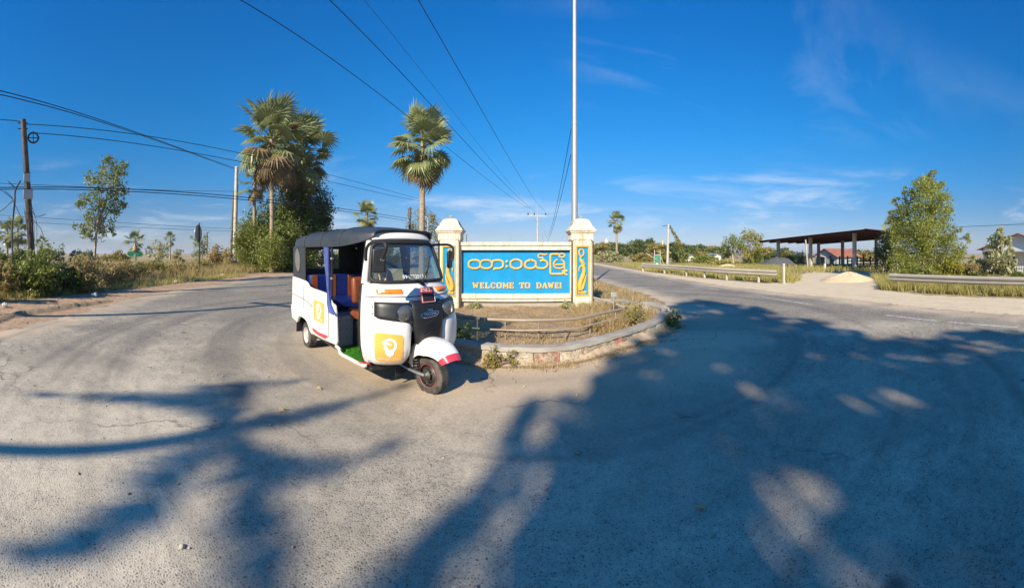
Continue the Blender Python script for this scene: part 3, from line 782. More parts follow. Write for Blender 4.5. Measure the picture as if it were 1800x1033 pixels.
# posts
def frust(m, w0, z0, w1, z1):
    vs = [Vector((sx * w / 2, sy * w / 2, z)) for w, z in ((w0, z0), (w1, z1)) for sx, sy in ((-1, -1), (1, -1), (1, 1), (-1, 1))]
    m.add(vs, [(3, 2, 1, 0), (4, 5, 6, 7)] + [(i, (i + 1) % 4, 4 + (i + 1) % 4, 4 + i) for i in range(4)])
for side, xc in ((-1, -1.605), (1, 1.806)):
    p = bpy.data.objects.new('post', None); COL.objects.link(p); p.parent = sign; p.location = (xc, SY + 0.13, 0)
    m = MB(); m.box((0, 0, 0.92), (0.50, 0.50, 1.84))
    m.build('shaft', M['plaster'], p, bevel=0.01)
    m = MB()
    for k in range(4):
        q = Matrix.Rotation(k * math.pi / 2, 3, 'Z')
        if k == 0:
            for sx in (-1, 1): m.box(q @ Vector((sx * 0.2035, -0.266, 0.92)), (0.043, 0.031, 1.83), q)
            m.box(q @ Vector((0, -0.266, 0.19)), (0.362, 0.031, 0.38), q); m.box(q @ Vector((0, -0.266, 1.765)), (0.362, 0.031, 0.14), q)
        else: m.box(q @ Vector((0, -0.265, 0.92)), (0.40, 0.03, 1.83), q)
        for sx in (-1, 1): m.box(q @ Vector((sx * 0.275, -0.275, 0.915)), (0.035, 0.035, 1.81), q)
    m.build('pilaster', M['plaster'], p, bevel=0.006)
    m = MB()
    m.box((0, 0, 1.91), (0.57, 0.57, 0.15))
    for k in range(4):
        q = Matrix.Rotation(k * math.pi / 2, 3, 'Z')
        for i in range(4): m.box(q @ Vector(((i - 1.5) * 0.135, -0.291, 1.91)), (0.105, 0.018, 0.115), q)
    m.build('frieze', M['plaster'], p, bevel=0.006)
    m = MB(); m.box((0, 0, 2.01), (0.60, 0.60, 0.05)); m.box((0, 0, 2.053), (0.66, 0.66, 0.037)); m.box((0, 0, 2.087), (0.71, 0.71, 0.031))
    m.build('cornice', M['plaster'], p, bevel=0.006)
    m = MB()
    ws = [(0.70, 2.103), (0.60, 2.17), (0.52, 2.225), (0.47, 2.262)]
    for (w0, z0), (w1, z1) in zip(ws, ws[1:]): frust(m, w0, z0, w1, z1)
    m.box((0, 0, 2.273), (0.49, 0.49, 0.024))
    ws = [(0.455, 2.285), (0.43, 2.33), (0.36, 2.375), (0.25, 2.40), (0.14, 2.41)]
    for (w0, z0), (w1, z1) in zip(ws, ws[1:]): frust(m, w0, z0, w1, z1)
    m.build('cap', M['plaster'], p, smooth=0, bevel=0.006)
    m = MB()
    if side < 0: m.lathe([(0.045, 2.40), (0.05, 2.425), (0.022, 2.44), (0.042, 2.462), (0.03, 2.485), (0.008, 2.50)], 12)
    else: m.lathe([(0.045, 2.40), (0.045, 2.425), (0.012, 2.44), (0.012, 2.47)], 12); m.box((0.03, 0, 2.475), (0.045, 0.03, 0.03)); m.box((-0.03, 0, 2.49), (0.02, 0.03, 0.06))
    m.build('finial', M['concrete'], p)
    # gold framed relief panel
    yf = -0.25
    fr = MB()
    for sx in (-1, 1): fr.box((sx * 0.163, yf - 0.021, 1.04), (0.034, 0.058, 1.30))
    for z in (0.405, 1.675): fr.box((0, yf - 0.021, z), (0.292, 0.056, 0.034))
    fo_ = fr.build('relief_frame', M['gold'], p, bevel=0.008)
    MB().box((0, yf - 0.004, 1.04), (0.292, 0.012, 1.236)).build('relief_ground', M['sign_blue'], fo_)
    def rp(zx, zy, lift=0.02):
        a = (zx - 207) / 388 * (1 if side > 0 else -1)
        return Vector((a, yf - 0.01 - lift, 1.68 - (zy - 340) * 0.002753))
    b = MB()
    b.tube([rp(195 + 24 * math.cos(k / 14 * 2 * math.pi), 400 + 34 * math.sin(k / 14 * 2 * math.pi)) for k in range(14)], 0.021, 8, closed=True)
    nk = catmull([rp(190, 432), rp(186, 470), rp(203, 500, 0.03), rp(218, 540, 0.03), rp(219, 580, 0.03), rp(205, 625, 0.03), rp(186, 668, 0.03), rp(177, 710, 0.03), rp(184, 748, 0.03)], 5)
    kk = len(nk)
    b.tube(nk, [0.022 + 0.036 * min(1, (i / kk) * 1.6) for i in range(kk)], 10)
    b.tube([rp(186, 462), rp(200, 485, 0.03), rp(222, 512, 0.02), rp(205, 528, 0.02)], [0.02, 0.05, 0.04, 0.02], 8)
    b.tube([rp(205, 520, 0.025), rp(182, 530), rp(172, 548), rp(170, 575)], [0.03, 0.022, 0.016, 0.008], 8)
    for i in range(5):
        b.tube(catmull([rp(190 + 3 * i, 755 - 4 * i, 0.02 + 0.003 * i), rp(212 + 4 * i, 715 - 12 * i, 0.03), rp(236 + 2 * i, 690 - 22 * i, 0.015)], 4), [0.036, 0.04, 0.038, 0.034, 0.03, 0.026, 0.02, 0.016, 0.008], 8)
    for i in range(4): b.tube([rp(208 + 5 * i, 470 + 20 * i, 0.02), rp(226 + 3 * i, 462 + 22 * i, 0.012)], [0.018, 0.005], 6)
    b.build('bird_relief', M['gold'], fo_)
    q = MB(); q.box(rp(203, 768, 0.015), (0.22, 0.05, 0.045))
    for i in range(6): q.box(rp(170 + 13 * i, 783, 0.008), (0.028, 0.03, 0.03))
    q.build('pedestal', M['gold'], fo_, bevel=0.005)
# raised lettering
def LP(zx, zy, Y=SY + 0.005): return SP(810 + zx / 9, 430 + zy / 9, Y)
def letter(paths, r=17.0, dots=()):
    m = MB()
    rr = r / 9 * 9.6 / FPX
    for k, (pts, closed) in enumerate(paths):
        m.tube(catmull([LP(*p, SY + 0.006 - 0.001 * k) for p in pts], 6, closed), rr, 10, closed=closed)
    for (x, y, q) in dots:
        m.lathe([(q / 9 * 9.6 / FPX, 0), (q / 9 * 9.6 / FPX, 0.03), (q / 13 * 9.6 / FPX, 0.042)], 14, LP(x, y, SY + 0.02), Matrix.Rotation(R(90), 3, 'X'))
    return m.build('letter', M['letter'], sign)
def rr_(x0, x1, y0, y1):
    c = min(55, (x1 - x0) / 2.6); h = (y0 + y1) / 2
    return [(x0 + c, y0), ((x0 + x1) / 2, y0 - 1), (x1 - c, y0), (x1 - 8, y0 + 26), (x1, h), (x1 - 8, y1 - 26), (x1 - c, y1), ((x0 + x1) / 2, y1 + 1), (x0 + c, y1), (x0 + 8, y1 - 26), (x0, h), (x0 + 8, y0 + 26)]
letter([(rr_(126, 312, 246, 374), True), (rr_(312, 494, 246, 374), True)])
letter([([(494, 300), (512, 258), (560, 246), (620, 247), (662, 270), (672, 310), (660, 352), (615, 373), (560, 374), (533, 378), (530, 398)], False)])
letter([], dots=[(728, 265, 21), (728, 345, 21)])
letter([(rr_(788, 964, 240, 374), True)])
letter([([(1088, 222), (1090, 252), (1060, 254), (1030, 275), (1015, 312), (1028, 352), (1070, 373), (1120, 373), (1165, 358), (1188, 320), (1184, 280), (1160, 254), (1134, 250), (1132, 225)], False),
        ([(1186, 335), (1215, 366), (1262, 374), (1315, 372), (1358, 348), (1372, 308), (1356, 268), (1320, 248), (1285, 248), (1258, 262)], False)])
letter([([(1356, 138), (1348, 158), (1310, 158), (1262, 146), (1230, 160), (1228, 192), (1255, 210), (1295, 205), (1298, 238)], False)], 12)
letter([([(1545, 150), (1480, 149), (1436, 151), (1419, 170), (1418, 230), (1418, 310), (1418, 390), (1420, 445), (1440, 462), (1500, 463), (1560, 463), (1606, 460), (1618, 440), (1618, 400)], False)])
letter([([(1530, 236), (1500, 250), (1474, 285), (1472, 325), (1496, 360), (1540, 374), (1590, 370), (1630, 345), (1640, 305), (1628, 268), (1600, 246), (1584, 232)], False), ([(1492, 318), (1550, 314), (1630, 312)], False)], 14)
letter([([(1600 + 44 * math.cos(a), 170 + 30 * math.sin(a)) for a in [k * math.pi / 5 for k in range(10)]], True), ([(1524, 130), (1524, 150)], False)], 13)
letter([([(1640, 330), (1642, 380), (1642, 470)], False), ([(1642, 466), (1664, 470), (1684, 480)], False)], 13, [(1668, 412, 20)])
def slabletter(x0, x1, strokes):
    y0, y1 = 600, 688
    m = MB()
    for k, (ax_, ay_, bx, by, w) in enumerate(strokes):
        a = LP(x0 + (x1 - x0) * ax_, y1 + (y0 - y1) * ay_); b = LP(x0 + (x1 - x0) * bx, y1 + (y0 - y1) * by)
        d = (b - a); L = d.length; d.normalize()
        up_ = Vector((0, -1, 0)); sd_ = d.cross(up_)
        mat = Matrix((d, sd_, up_)).transposed()
        m.box((a + b) / 2 + Vector((0, 0.006 - 0.0013 * k, 0)), (L, w / 9 * 9.6 / FPX, 0.03), mat)
    m.build('letter', M['letter'], sign, bevel=0.003, seg=1)
T, S_ = 24, 15
LT = {
 'W': [(0.02, .93, .36, .93, S_), (.64, .93, .98, .93, S_), (.18, .95, .33, .04, T), (.33, .04, .5, .8, S_), (.5, .8, .67, .04, T), (.67, .04, .83, .95, S_)],
 'E': [(.25, 0, .25, 1, T), (.0, .07, 1, .07, S_), (.0, .93, .97, .93, S_), (.25, .5, .75, .5, S_), (.93, .0, .93, .3, S_), (.9, .7, .9, 1, S_), (.72, .36, .72, .64, 11)],
 'L': [(.3, 0, .3, 1, T), (.0, .07, 1, .07, S_), (.02, .93, .6, .93, S_), (.92, .0, .92, .36, S_)],
 'C': [(.95, .93, .95, .62, S_), (.2, .93, .92, .93, S_), (.15, .12, .15, .88, T), (.2, .07, .95, .07, S_), (.93, .07, .93, .3, S_)],
 'O': [(.15, .1, .15, .9, T), (.85, .1, .85, .9, T), (.14, .92, .86, .92, S_), (.14, .08, .86, .08, S_)],
 'M': [(.15, 0, .15, 1, S_), (.83, 0, .83, 1, T), (.0, .06, .32, .06, S_), (.62, .06, 1, .06, S_), (.12, .95, .5, .25, T), (.5, .25, .86, .95, S_), (.0, .93, .2, .93, S_), (.8, .93, 1, .93, S_)],
 'T': [(.5, 0, .5, 1, T), (.22, .07, .78, .07, S_), (.0, .92, 1, .92, S_), (.05, .65, .05, 1, S_), (.95, .65, .95, 1, S_)],
 'D': [(.24, 0, .24, 1, T), (.0, .07, .7, .07, S_), (.0, .93, .7, .93, S_), (.68, .93, .9, .7, S_), (.87, .2, .87, .8, T), (.68, .07, .9, .3, S_)],
 'A': [(.12, .02, .5, .97, S_), (.5, .97, .84, .02, T), (.28, .33, .72, .33, 11), (.0, .06, .3, .06, S_), (.62, .06, 1, .06, S_)],
 'I': [(.5, 0, .5, 1, T), (.05, .07, .95, .07, S_), (.05, .93, .95, .93, S_)]}
for ch, x0, x1 in [('W', 180, 292), ('E', 304, 368), ('L', 382, 458), ('C', 474, 546), ('O', 564, 650), ('M', 664, 758), ('E', 768, 838), ('T', 928, 1004), ('O', 1012, 1098), ('D', 1192, 1276), ('A', 1284, 1372), ('W', 1374, 1476), ('E', 1486, 1546), ('I', 1560, 1596)]:
    slabletter(x0, x1, LT[ch])
# tall lamp pole behind the sign
lp = thing('street_lamp', 'very tall galvanised tubular lamp pole behind the right sign post', 'street lamp', AZ(1010, 12.6))
MB().tube([(0, 0, 0), (0, 0, 3.0), (0, 0, 5.95)], [0.125, 0.105, 0.085], 14).build('lower_tube', M['galv'], lp)
MB().tube([(0, 0, 5.95), (0, 0, 9), (0, 0, 12.1)], [0.078, 0.07, 0.06], 14).build('upper_tube', M['galv'], lp)
MB().lathe([(0.095, 0), (0.095, 0.08)], 14, (0, 0, 5.9)).build('collar', M['galv'], lp)
MB().tube([(-0.9, 0.25, 12.1), (0, 0, 11.95), (0.9, -0.25, 12.1)], 0.035, 8).build('arm', M['galv'], lp)
for s in (-1, 1): MB().box((s * 1.1, -s * 0.3, 12.1), (0.55, 0.24, 0.1), Matrix.Rotation(-0.27, 3, 'Z')).build('lamp_head', M['galv'], lp, bevel=0.02)
# ------------------------------------------------------------ three-wheeler taxi (x forward, y left, z up)
TO, TPHI = Vector((-2.737, 5.443, 0)), -0.696
tuk = thing('auto_rickshaw', 'white three wheeled taxi with black canopy and orange stickers parked at the island', 'auto rickshaw', TO, TPHI)
_c, _s = math.cos(TPHI), math.sin(TPHI)
_camL = Vector((-TO.x * _c - TO.y * _s, TO.x * _s - TO.y * _c, HC))
def TL(x, y, yval=None, xval=None):
    """vehicle coordinates where the sight line of a photo pixel meets the plane y = yval or x = xval"""
    t = (x - 900) / FPX
    r = Vector((math.sin(t), math.cos(t), (HOR - y) / FPX))
    d = Vector((r.x * _c + r.y * _s, -r.x * _s + r.y * _c, r.z))
    k = (yval - _camL.y) / d.y if yval is not None else (xval - _camL.x) / d.x
    return _camL + d * k
ZT = [.28, .36, .50, .65, .80, .95, 1.03, 1.17, 1.40, 1.63, 1.72, 1.80]
WT = [.53, .57, .60, .60, .595, .58, .565, .535, .485, .43, .40, .36]
FT = [2.26, 2.32, 2.37, 2.39, 2.39, 2.36, 2.31, 2.17, 2.07, 1.97, 1.93, 1.86]
ET = [2.00, 2.02, 2.03, 2.02, 2.01, 1.99, 1.98, 1.95, 1.91, 1.86, 1.82, 1.78]
def S0(u, z):
    w, f, e = np.interp(z, ZT, WT), np.interp(z, ZT, FT), np.interp(z, ZT, ET)
    k = max(0.0, 1 - abs(u) ** 2.3) ** 0.62
    return Vector((e + (f - e) * k, w * u, z))
def S(u, z, off=0.0):
    u = max(-0.999, min(0.999, u))
    p = S0(u, z)
    if not off: return p
    a, b = max(-0.999, u - 0.01), min(0.999, u + 0.01)
    n = (S0(b, z) - S0(a, z)).cross(S0(u, z + 0.01) - S0(u, z - 0.01))
    n.normalize()
    if n.x < 0: n = -n
    return p + n * off
def pillow(a, b, amt, k=6): return amt * (1 - abs(2 * a - 1) ** k) * (1 - abs(2 * b - 1) ** k)
def patch(name, uz, mat, off=0.0, th=0.03, pil=0.0, nu=24, nv=10, bevel=0.006, parent=tuk, k=6):
    m = MB()
    m.slab(lambda a, b: S(*uz(a, b), off + pillow(a, b, pil, k)), lambda a, b: S(*uz(a, b), off - th), nu, nv)
    return m.build(name, M[mat], parent, smooth=40, bevel=bevel, fix=True)
# structure
MB().box((0.80, 0, 0.235), (2.5, 1.02, 0.035)).build('floor_pan', M['dark_metal'], tuk, bevel=0.005)
side = [(-.60, 1.10), (-.30, 1.09), (.094, 1.07), (.20, 1.045), (.275, 1.0), (.45, .985), (.675, .98), (.90, .972), (1.03, .96), (1.10, .93), (1.186, .86), (1.26, .85), (1.30, .83), (1.335, .70), (1.36, .40), (1.34, .355), (1.25, .345), (.856, .318), (.44, .308), (.36, .34), (.30, .40), (.22, .45), (.10, .475), (-.08, .48), (-.20, .455), (-.27, .40), (-.30, .36), (-.58, .37), (-.62, .45), (-.65, .60), (-.63, .72)]
for sg in (-1, 1):
    m = MB(); m.prism(side, 0.595, 0.635, lambda a, b, h: (a, sg * h, b))
    sp = m.build('side_panel', M['white_paint'], tuk, smooth=25, bevel=0.014, seg=3, fix=True)
    m = MB()
    m.tube(catmull([(x, sg * 0.632, z) for x, z in [(.46, .318), (.37, .35), (.31, .41), (.22, .463), (.10, .49), (-.08, .495), (-.21, .468), (-.285, .41), (-.32, .36)]], 4), 0.016, 8)
    m.build('arch_lip', M['white_paint'], sp)
    m = MB()
    fl = [(-.645, .61), (-.2, .625), (.12, .60), (.34, .50), (.5, .42), (.75, .385), (1.24, .40), (1.27, .365), (.856, .335), (.47, .33), (.37, .37), (.31, .43), (.22, .48), (.10, .51), (-.08, .515), (-.22, .485), (-.30, .42), (-.33, .385), (-.57, .39), (-.61, .46)]
    m.prism(fl, 0.628, 0.650, lambda a, b, h: (a, sg * h, b))
    m.build('lower_flare', M['white_paint'], sp, smooth=25, bevel=0.012, seg=3, fix=True)
    m = MB()
    m.tube([(.05, sg * .637, .99), (.05, sg * .637, .64)], 0.004, 6); m.tube([(1.10, sg * .637, .83), (1.10, sg * .637, .40)], 0.004, 6)
    m.tube([(-.62, sg * .637, .80), (.05, sg * .637, .78), (.5, sg * .637, .72)], 0.004, 6)
    m.build('panel_seam', M['rubber'], sp)
    for z in (.775, .46):
        h = MB()
        h.box((1.04, sg * .642, z), (.10, .012, .05)); h.box((1.155, sg * .642, z - .01), (.05, .012, .045)); h.tube([(1.10, sg * .648, z - .04), (1.10, sg * .648, z + .035)], 0.009, 8)
        h.build('hinge', M['white_paint'], sp, bevel=0.004)
    MB().box((.41, sg * .640, .70), (.012, .012, .07)).build('latch', M['steel'], sp, bevel=0.003)
    m = MB(); m.prism([(.49, .408), (.56, .420), (.75, .402), (1.07, .425), (1.08, .40), (1.02, .365), (.75, .360), (.56, .372)], 0.650, 0.657, lambda a, b, h: (a, sg * h, b))
    m.build('red_stripe', M['red'], tuk, bevel=0.003, fix=True)
    # mud flap and rear wheel
    MB().box((-.37, sg * .53, .285), (.02, .20, .20), Matrix.Rotation(0.08, 3, 'Y')).build('mud_flap', M['rubber'], tuk, bevel=0.004)
MB().box((-.615, 0, .73), (.05, 1.20, .70)).build('tail_panel', M['white_paint'], tuk, bevel=0.02)
MB().box((-.62, 0, .34), (.06, 1.1, .08)).build('rear_bumper', M['black_plastic'], tuk, bevel=0.01)
def wheel(cx, cy, r, w, out, steer=0.0, rimmat='rim_white'):
    wh = bpy.data.objects.new('wheel', None); COL.objects.link(wh); wh.parent = tuk
    wh.location = (cx, cy, r); wh.rotation_euler = (0, 0, steer)
    q = Matrix.Rotation(R(90), 3, 'X')      # lathe axis to -y
    h = w / 2
    MB().lathe([(r * .60, -h * .86), (r * .66, -h), (r * .80, -h * 1.02), (r * .93, -h * .88), (r * .985, -h * .62), (r, -h * .3), (r, h * .3), (r * .985, h * .62), (r * .93, h * .88), (r * .80, h * 1.02), (r * .66, h), (r * .60, h * .86)], 40, (0, 0, 0), q, cap=False).build('tyre', M['tyre'], wh, smooth=50)
    m = MB()
    for k in range(3):
        pass
    for k in range(48):
        a = 2 * math.pi * k / 48
        for dy in (-.33, .33):
            m.box((math.cos(a) * r * 0.996, dy * w, math.sin(a) * r * 0.996), (0.006, w * .26, r * .075), Matrix.Rotation(-a, 3, 'Y'))
    m.build('tread', M['tyre'], wh, smooth=0)
    sg = out
    m = MB()
    m.lathe([(r * .60, h * .86), (r * .61, h * .98), (r * .565, h * .95), (r * .54, h * .45), (r * .42, h * .30), (r * .34, h * .52), (r * .20, h * .60), (r * .19, h * .85), (r * .02, h * .9)], 36, (0, 0, 0), Matrix.Rotation(R(90) * (1 if sg < 0 else -1), 3, 'X'), cap=False)
    m.build('rim', M[rimmat], wh, smooth=40)
    m = MB()
    for k in range(4):
        a = k * math.pi / 2 + 0.5
        m.lathe([(r * .045, 0), (r * .045, .014)], 6, (math.cos(a) * r * .30, sg * h * .55, math.sin(a) * r * .30), Matrix.Rotation(R(90) * (1 if sg < 0 else -1), 3, 'X'))
    m.build('wheel_nut', M['steel'], wh)
    return wh
wheel(0, -.525, .20, .12, -1)
wheel(0, .525, .20, .12, 1)
fw = wheel(2.446, 0, .20, .115, -1, 0.17, 'dark_metal')
MB().tube([(math.cos(k / 24 * 2 * math.pi) * .122, -.058, math.sin(k / 24 * 2 * math.pi) * .122) for k in range(24)], 0.0018, 6, closed=True).build('red_rim_line', M['red'], fw)
# front suspension
MB().lathe([(.065, 0), (.07, .02), (.045, .035), (.03, .06)], 16, (2.44, -.045, .2), Matrix.Rotation(R(90), 3, 'X')).build('brake_drum', M['dark_metal'], tuk)
MB().tube([(2.46, -.10, .215), (2.38, -.125, .222), (2.22, -.15, .235), (2.08, -.17, .255), (2.03, -.175, .285)], [.02, .02, .014, .012, .01], 8).build('link_arm', M['steel'], tuk)
m = MB(); m.tube([(2.33, -.10, .20), (2.27, -.085, .50)], .014, 8)
m.tube([(2.33 - .05 * i / 60 + .036 * math.cos(i * .75), -.10 + .036 * math.sin(i * .75), .24 + .20 * i / 60) for i in range(60)], .007, 6)
m.build('spring', M['dark_metal'], tuk)
m = MB(); m.tube([(2.25, 0, .62), (2.20, .0, .40), (2.30, .09, .28), (2.44, .10, .2)], .035, 10); m.tube([(2.44, -.09, .2), (2.30, -.1, .22), (2.22, -.06, .34)], .022, 8)
m.build('fork', M['dark_metal'], tuk)
m = MB(); m.prism([(-.20, .33), (-.02, .38), (-.04, .17), (-.23, .10)], 0, 0.012, lambda a, b, h: (2.09 + h - .1 * b, a, b)); m.build('front_mud_flap', M['rubber'], tuk, fix=True)
# fender
FP = catmull([(2.10, 0, .32), (2.15, 0, .43), (2.24, 0, .525), (2.38, 0, .59), (2.53, 0, .605), (2.67, 0, .58), (2.78, 0, .52), (2.85, 0, .44)], 5)
def fend(a, b, off=0.0):
    i = a * (len(FP) - 1); k = min(int(i), len(FP) - 2)
    p = FP[k].lerp(FP[k + 1], i - k)
    dn = (Vector((2.446, 0, .20)) - p); dn.normalize()
    t = 2 * b - 1
    hw = (.155 - .045 * max(0, a - .7) / .3) * (0.82 + 0.18 * math.sin(min(1, a * 1.6) * math.pi / 2))
    dp = .17 * (1 - .45 * max(0, a - .6) / .4) + .05 * max(0, .25 - a)
    ang = t * math.pi / 2
    y = hw * math.copysign(abs(math.sin(ang)) ** .75, t)
    q = p + dn * (dp * (1 - abs(math.cos(ang)) ** .8)) + Vector((0, y, 0))
    n = Vector((-dn.x * math.cos(ang), math.copysign(abs(math.sin(ang)), t), -dn.z * math.cos(ang)))
    return q + n * off
m = MB(); m.slab(lambda a, b: fend(a * .895, b), lambda a, b: fend(a * .895, b, -.008), 24, 18)
fnd = m.build('front_fender', M['white_paint'], tuk, smooth=50, fix=True)
m = MB(); m.slab(lambda a, b: fend(.897 + a * .103, b), lambda a, b: fend(.897 + a * .103, b, -.008), 5, 18)
m.build('fender_tip', M['red'], fnd, smooth=50, fix=True)
# cowl
patch('upper_cowl', lambda a, b: (2 * a - 1, .955 + .215 * b), 'white_paint', 0, .03, nu=40, nv=6)
m = MB(); m.tube([S(-.995 + 1.99 * k / 40, 1.03, .003) for k in range(41)], .005, 6); m.build('cowl_seam', M['rubber'], tuk)
for sg in (-1, 1):
    def ls(a, b):
        u = -.985 + .635 * a
        z0 = .315 + .10 * max(0, (a - .72) / .28) ** 2 + .05 * max(0, (.14 - a) / .14) ** 2
        z1 = .845 - .06 * a - .05 * max(0, (a - .8) / .2) ** 2
        return (u if sg < 0 else -u, z0 + (z1 - z0) * b)
    patch('leg_shield', ls, 'white_paint', .012, .06, .045, 22, 20, .008, k=5)
    # door-edge return and pillar
    m = MB()
    m.slab(lambda a, b: S(sg * .995, .30 + .88 * b) + Vector((-.10 * a, 0, 0)), lambda a, b: S(sg * .995, .30 + .88 * b) + Vector((-.10 * a, -sg * .05, 0)), 2, 14)
    m.build('door_edge', M['white_paint'], tuk, bevel=.008, fix=True)
    m = MB(); m.tube([S(sg, z) + Vector((-.09, sg * .004, 0)) for z in (.30, .5, .7, .9, 1.1, 1.3, 1.45, 1.63)], .012, 8)
    m.build('door_seal', M['rubber'], tuk)
    m = MB(); m.tube([S(sg, z) + Vector((-.045, -sg * .012, 0)) for z in (1.16, 1.25, 1.35, 1.45, 1.55, 1.66, 1.74)], [.042, .04, .038, .036, .036, .036, .036], 10)
    m.build('front_pillar', M['white_paint'], tuk, smooth=60)
    for z in (1.09, .98): MB().tube([S(sg, z) + Vector((-.105, sg * .012, -.04)), S(sg, z) + Vector((-.105, sg * .012, .04))], .012, 8).build('door_hinge', M['black_plastic'], tuk)
    patch('lower_cowl', lambda a, b: ((-.995 + .55 * a) * (1 if sg < 0 else -1), .34 + .615 * b), 'white_paint', -.004, .03, nu=14, nv=8, bevel=0)
    # headlamp mask
    def hm(a, b):
        u = -.90 + .60 * a
        z1 = .982 - .012 * a; z0 = .80 - .05 * a + .03 * max(0, (.1 - a) / .1)
        return (u if sg < 0 else -u, z0 + (z1 - z0) * b)
    hmk = patch('lamp_mask', hm, 'black_plastic', .016, .04, .03, 22, 10, .008, k=8)
    m = MB()
    for z in (.86, .93): m.lathe([(.010, 0), (.006, .006)], 8, S(sg * .90, z, .04), Matrix.Rotation(R(90), 3, 'Y'))
    m.build('bolt', M['dark_metal'], hmk)
    hl = bpy.data.objects.new('headlight', None); COL.objects.link(hl); hl.parent = tuk
    hl.location = S(sg * .485, .873, .0)
    hl.rotation_euler = (0, R(90), sg * .16)
    MB().lathe([(.096, -.04), (.098, .040), (.092, .052), (.088, .05), (.083, .02), (.06, -.005), (.0, -.016)], 32, cap=False).build('bezel', M['black_plastic'], hl)
    MB().lathe([(.083, .045), (.075, .02), (.05, .0), (.02, -.008), (.0, -.01)], 32, cap=False).build('reflector', M['reflector'], hl, smooth=60)
    MB().lathe([(.086, .046), (.088, .054), (.082, .056)], 32, cap=False).build('chrome_ring', M['chrome'], hl)
    m = MB(); m.lathe([(.083, .048), (.07, .062), (.04, .072), (.0, .075)], 32, cap=False); m.build('lens', M['lens'], hl, smooth=60)
    MB().lathe([(.016, 0), (.02, .02), (.012, .03)], 12).build('bulb', M['print_white'], hl)
    # indicator
    def ind(a, b):
        u = -.87 + .46 * a
        return (u if sg < 0 else -u, 1.058 + .052 * b)
    io = patch('indicator', ind, 'amber', .006, .02, .016, 12, 4, .006, k=8)
    if sg < 0:
        patch('clear_section', lambda a, b: (-.84 + .15 * a, 1.066 + .036 * b), 'print_white', .016, .01, .006, 6, 4, .003, parent=io)
        patch('dark_section', lambda a, b: (-.685 + .05 * a, 1.064 + .04 * b), 'brown_vinyl', .017, .01, .004, 4, 4, .003, parent=io)
nose = patch('centre_nose', lambda a, b: ((2 * a - 1) * (.24 + .12 * min(1, b * 1.5)), .53 + .455 * b), 'black_plastic', .022, .05, .03, 20, 20, .008, k=8)
m = MB()
for i in range(5):
    z = .665 + .026 * i
    m.tube([S(-.13 + .26 * k / 8, z - .006 * abs(k - 4), .058) for k in range(9)], .006, 6)
m.build('grille_slat', M['rubber'], nose)
MB().box((2.10, 0, .46), (.22, .46, .34)).build('shade_block', M['black_plastic'], tuk, bevel=.03)  # black block added to make the hollow between the leg shields look shaded
m = MB()
m.tube([S(u, z, .056) for u, z in [(-.20, .835), (-.13, .855), (.0, .862), (.13, .862), (.19, .858), (.185, .838), (.12, .815), (0, .808), (-.13, .805), (-.185, .815)]], .0045, 6, closed=True)
emb = m.build('badge', M['chrome'], nose)
def text_mesh(name, body, size, fn, mat, parent, spacing=1.0, align='CENTER', off=0.0):
    cu = bpy.data.curves.new(name, 'FONT'); cu.body = body; cu.size = size; cu.align_x = align; cu.align_y = 'CENTER'; cu.space_character = spacing; cu.offset = off
    cu.resolution_u = 2
    o = bpy.data.objects.new('tmp_text', cu)
    COL.objects.link(o)
    me = bpy.data.meshes.new_from_object(o)
    bpy.data.objects.remove(o); bpy.data.curves.remove(cu)
    for v in me.vertices: v.co = fn(v.co.x, v.co.y)
    me.name = name; me.materials.clear(); me.materials.append(M[mat])
    o = bpy.data.objects.new(name, me); COL.objects.link(o); o.parent = parent
    return o
# text on the cowl runs from the viewer's left (vehicle right, y < 0) to right
def onS(u0, z0, off):
    def f(x, y):
        w = np.interp(z0, ZT, WT)
        return S(u0 + x / w, z0 + y, off)
    return f
text_mesh('badge_text', 'MAXIMA', .042, onS(0, .836, .060), 'chrome', emb, 1.0)
text_mesh('badge_text', 'BAJAJ', .026, onS(0, .880, .058), 'chrome', emb, 1.1)
pl = MB(); pl.box((S(0, 1.035).x + .078, 0, 1.050), (.012, .185, .17), Matrix.Rotation(-.22, 3, 'Y')); plate = pl.build('number_plate', M['plate_red'], tuk, bevel=.006)
qx = S(0, 1.035).x + .0855
def onP(x, y, o=0.0): return Vector((qx + o - .22 * y, x, 1.050 + y))
text_mesh('plate_text', 'TNI.210', .052, lambda x, y: onP(x, y + .05, .001), 'print_white', plate, 1.0)
m = MB(); m.slab(lambda a, b: onP(-.07 + .14 * a, -.062 + .082 * b, .0035), lambda a, b: onP(-.07 + .14 * a, -.062 + .082 * b, -.002), 1, 1); m.build('black_field', M['rubber'], plate, fix=True)
m = MB(); m.tube([onP(x, y, .002) for x, y in [(-.084, -.076), (.084, -.076), (.084, .076), (-.084, .076)]], .0025, 4, closed=True); m.build('plate_border', M['print_white'], plate)
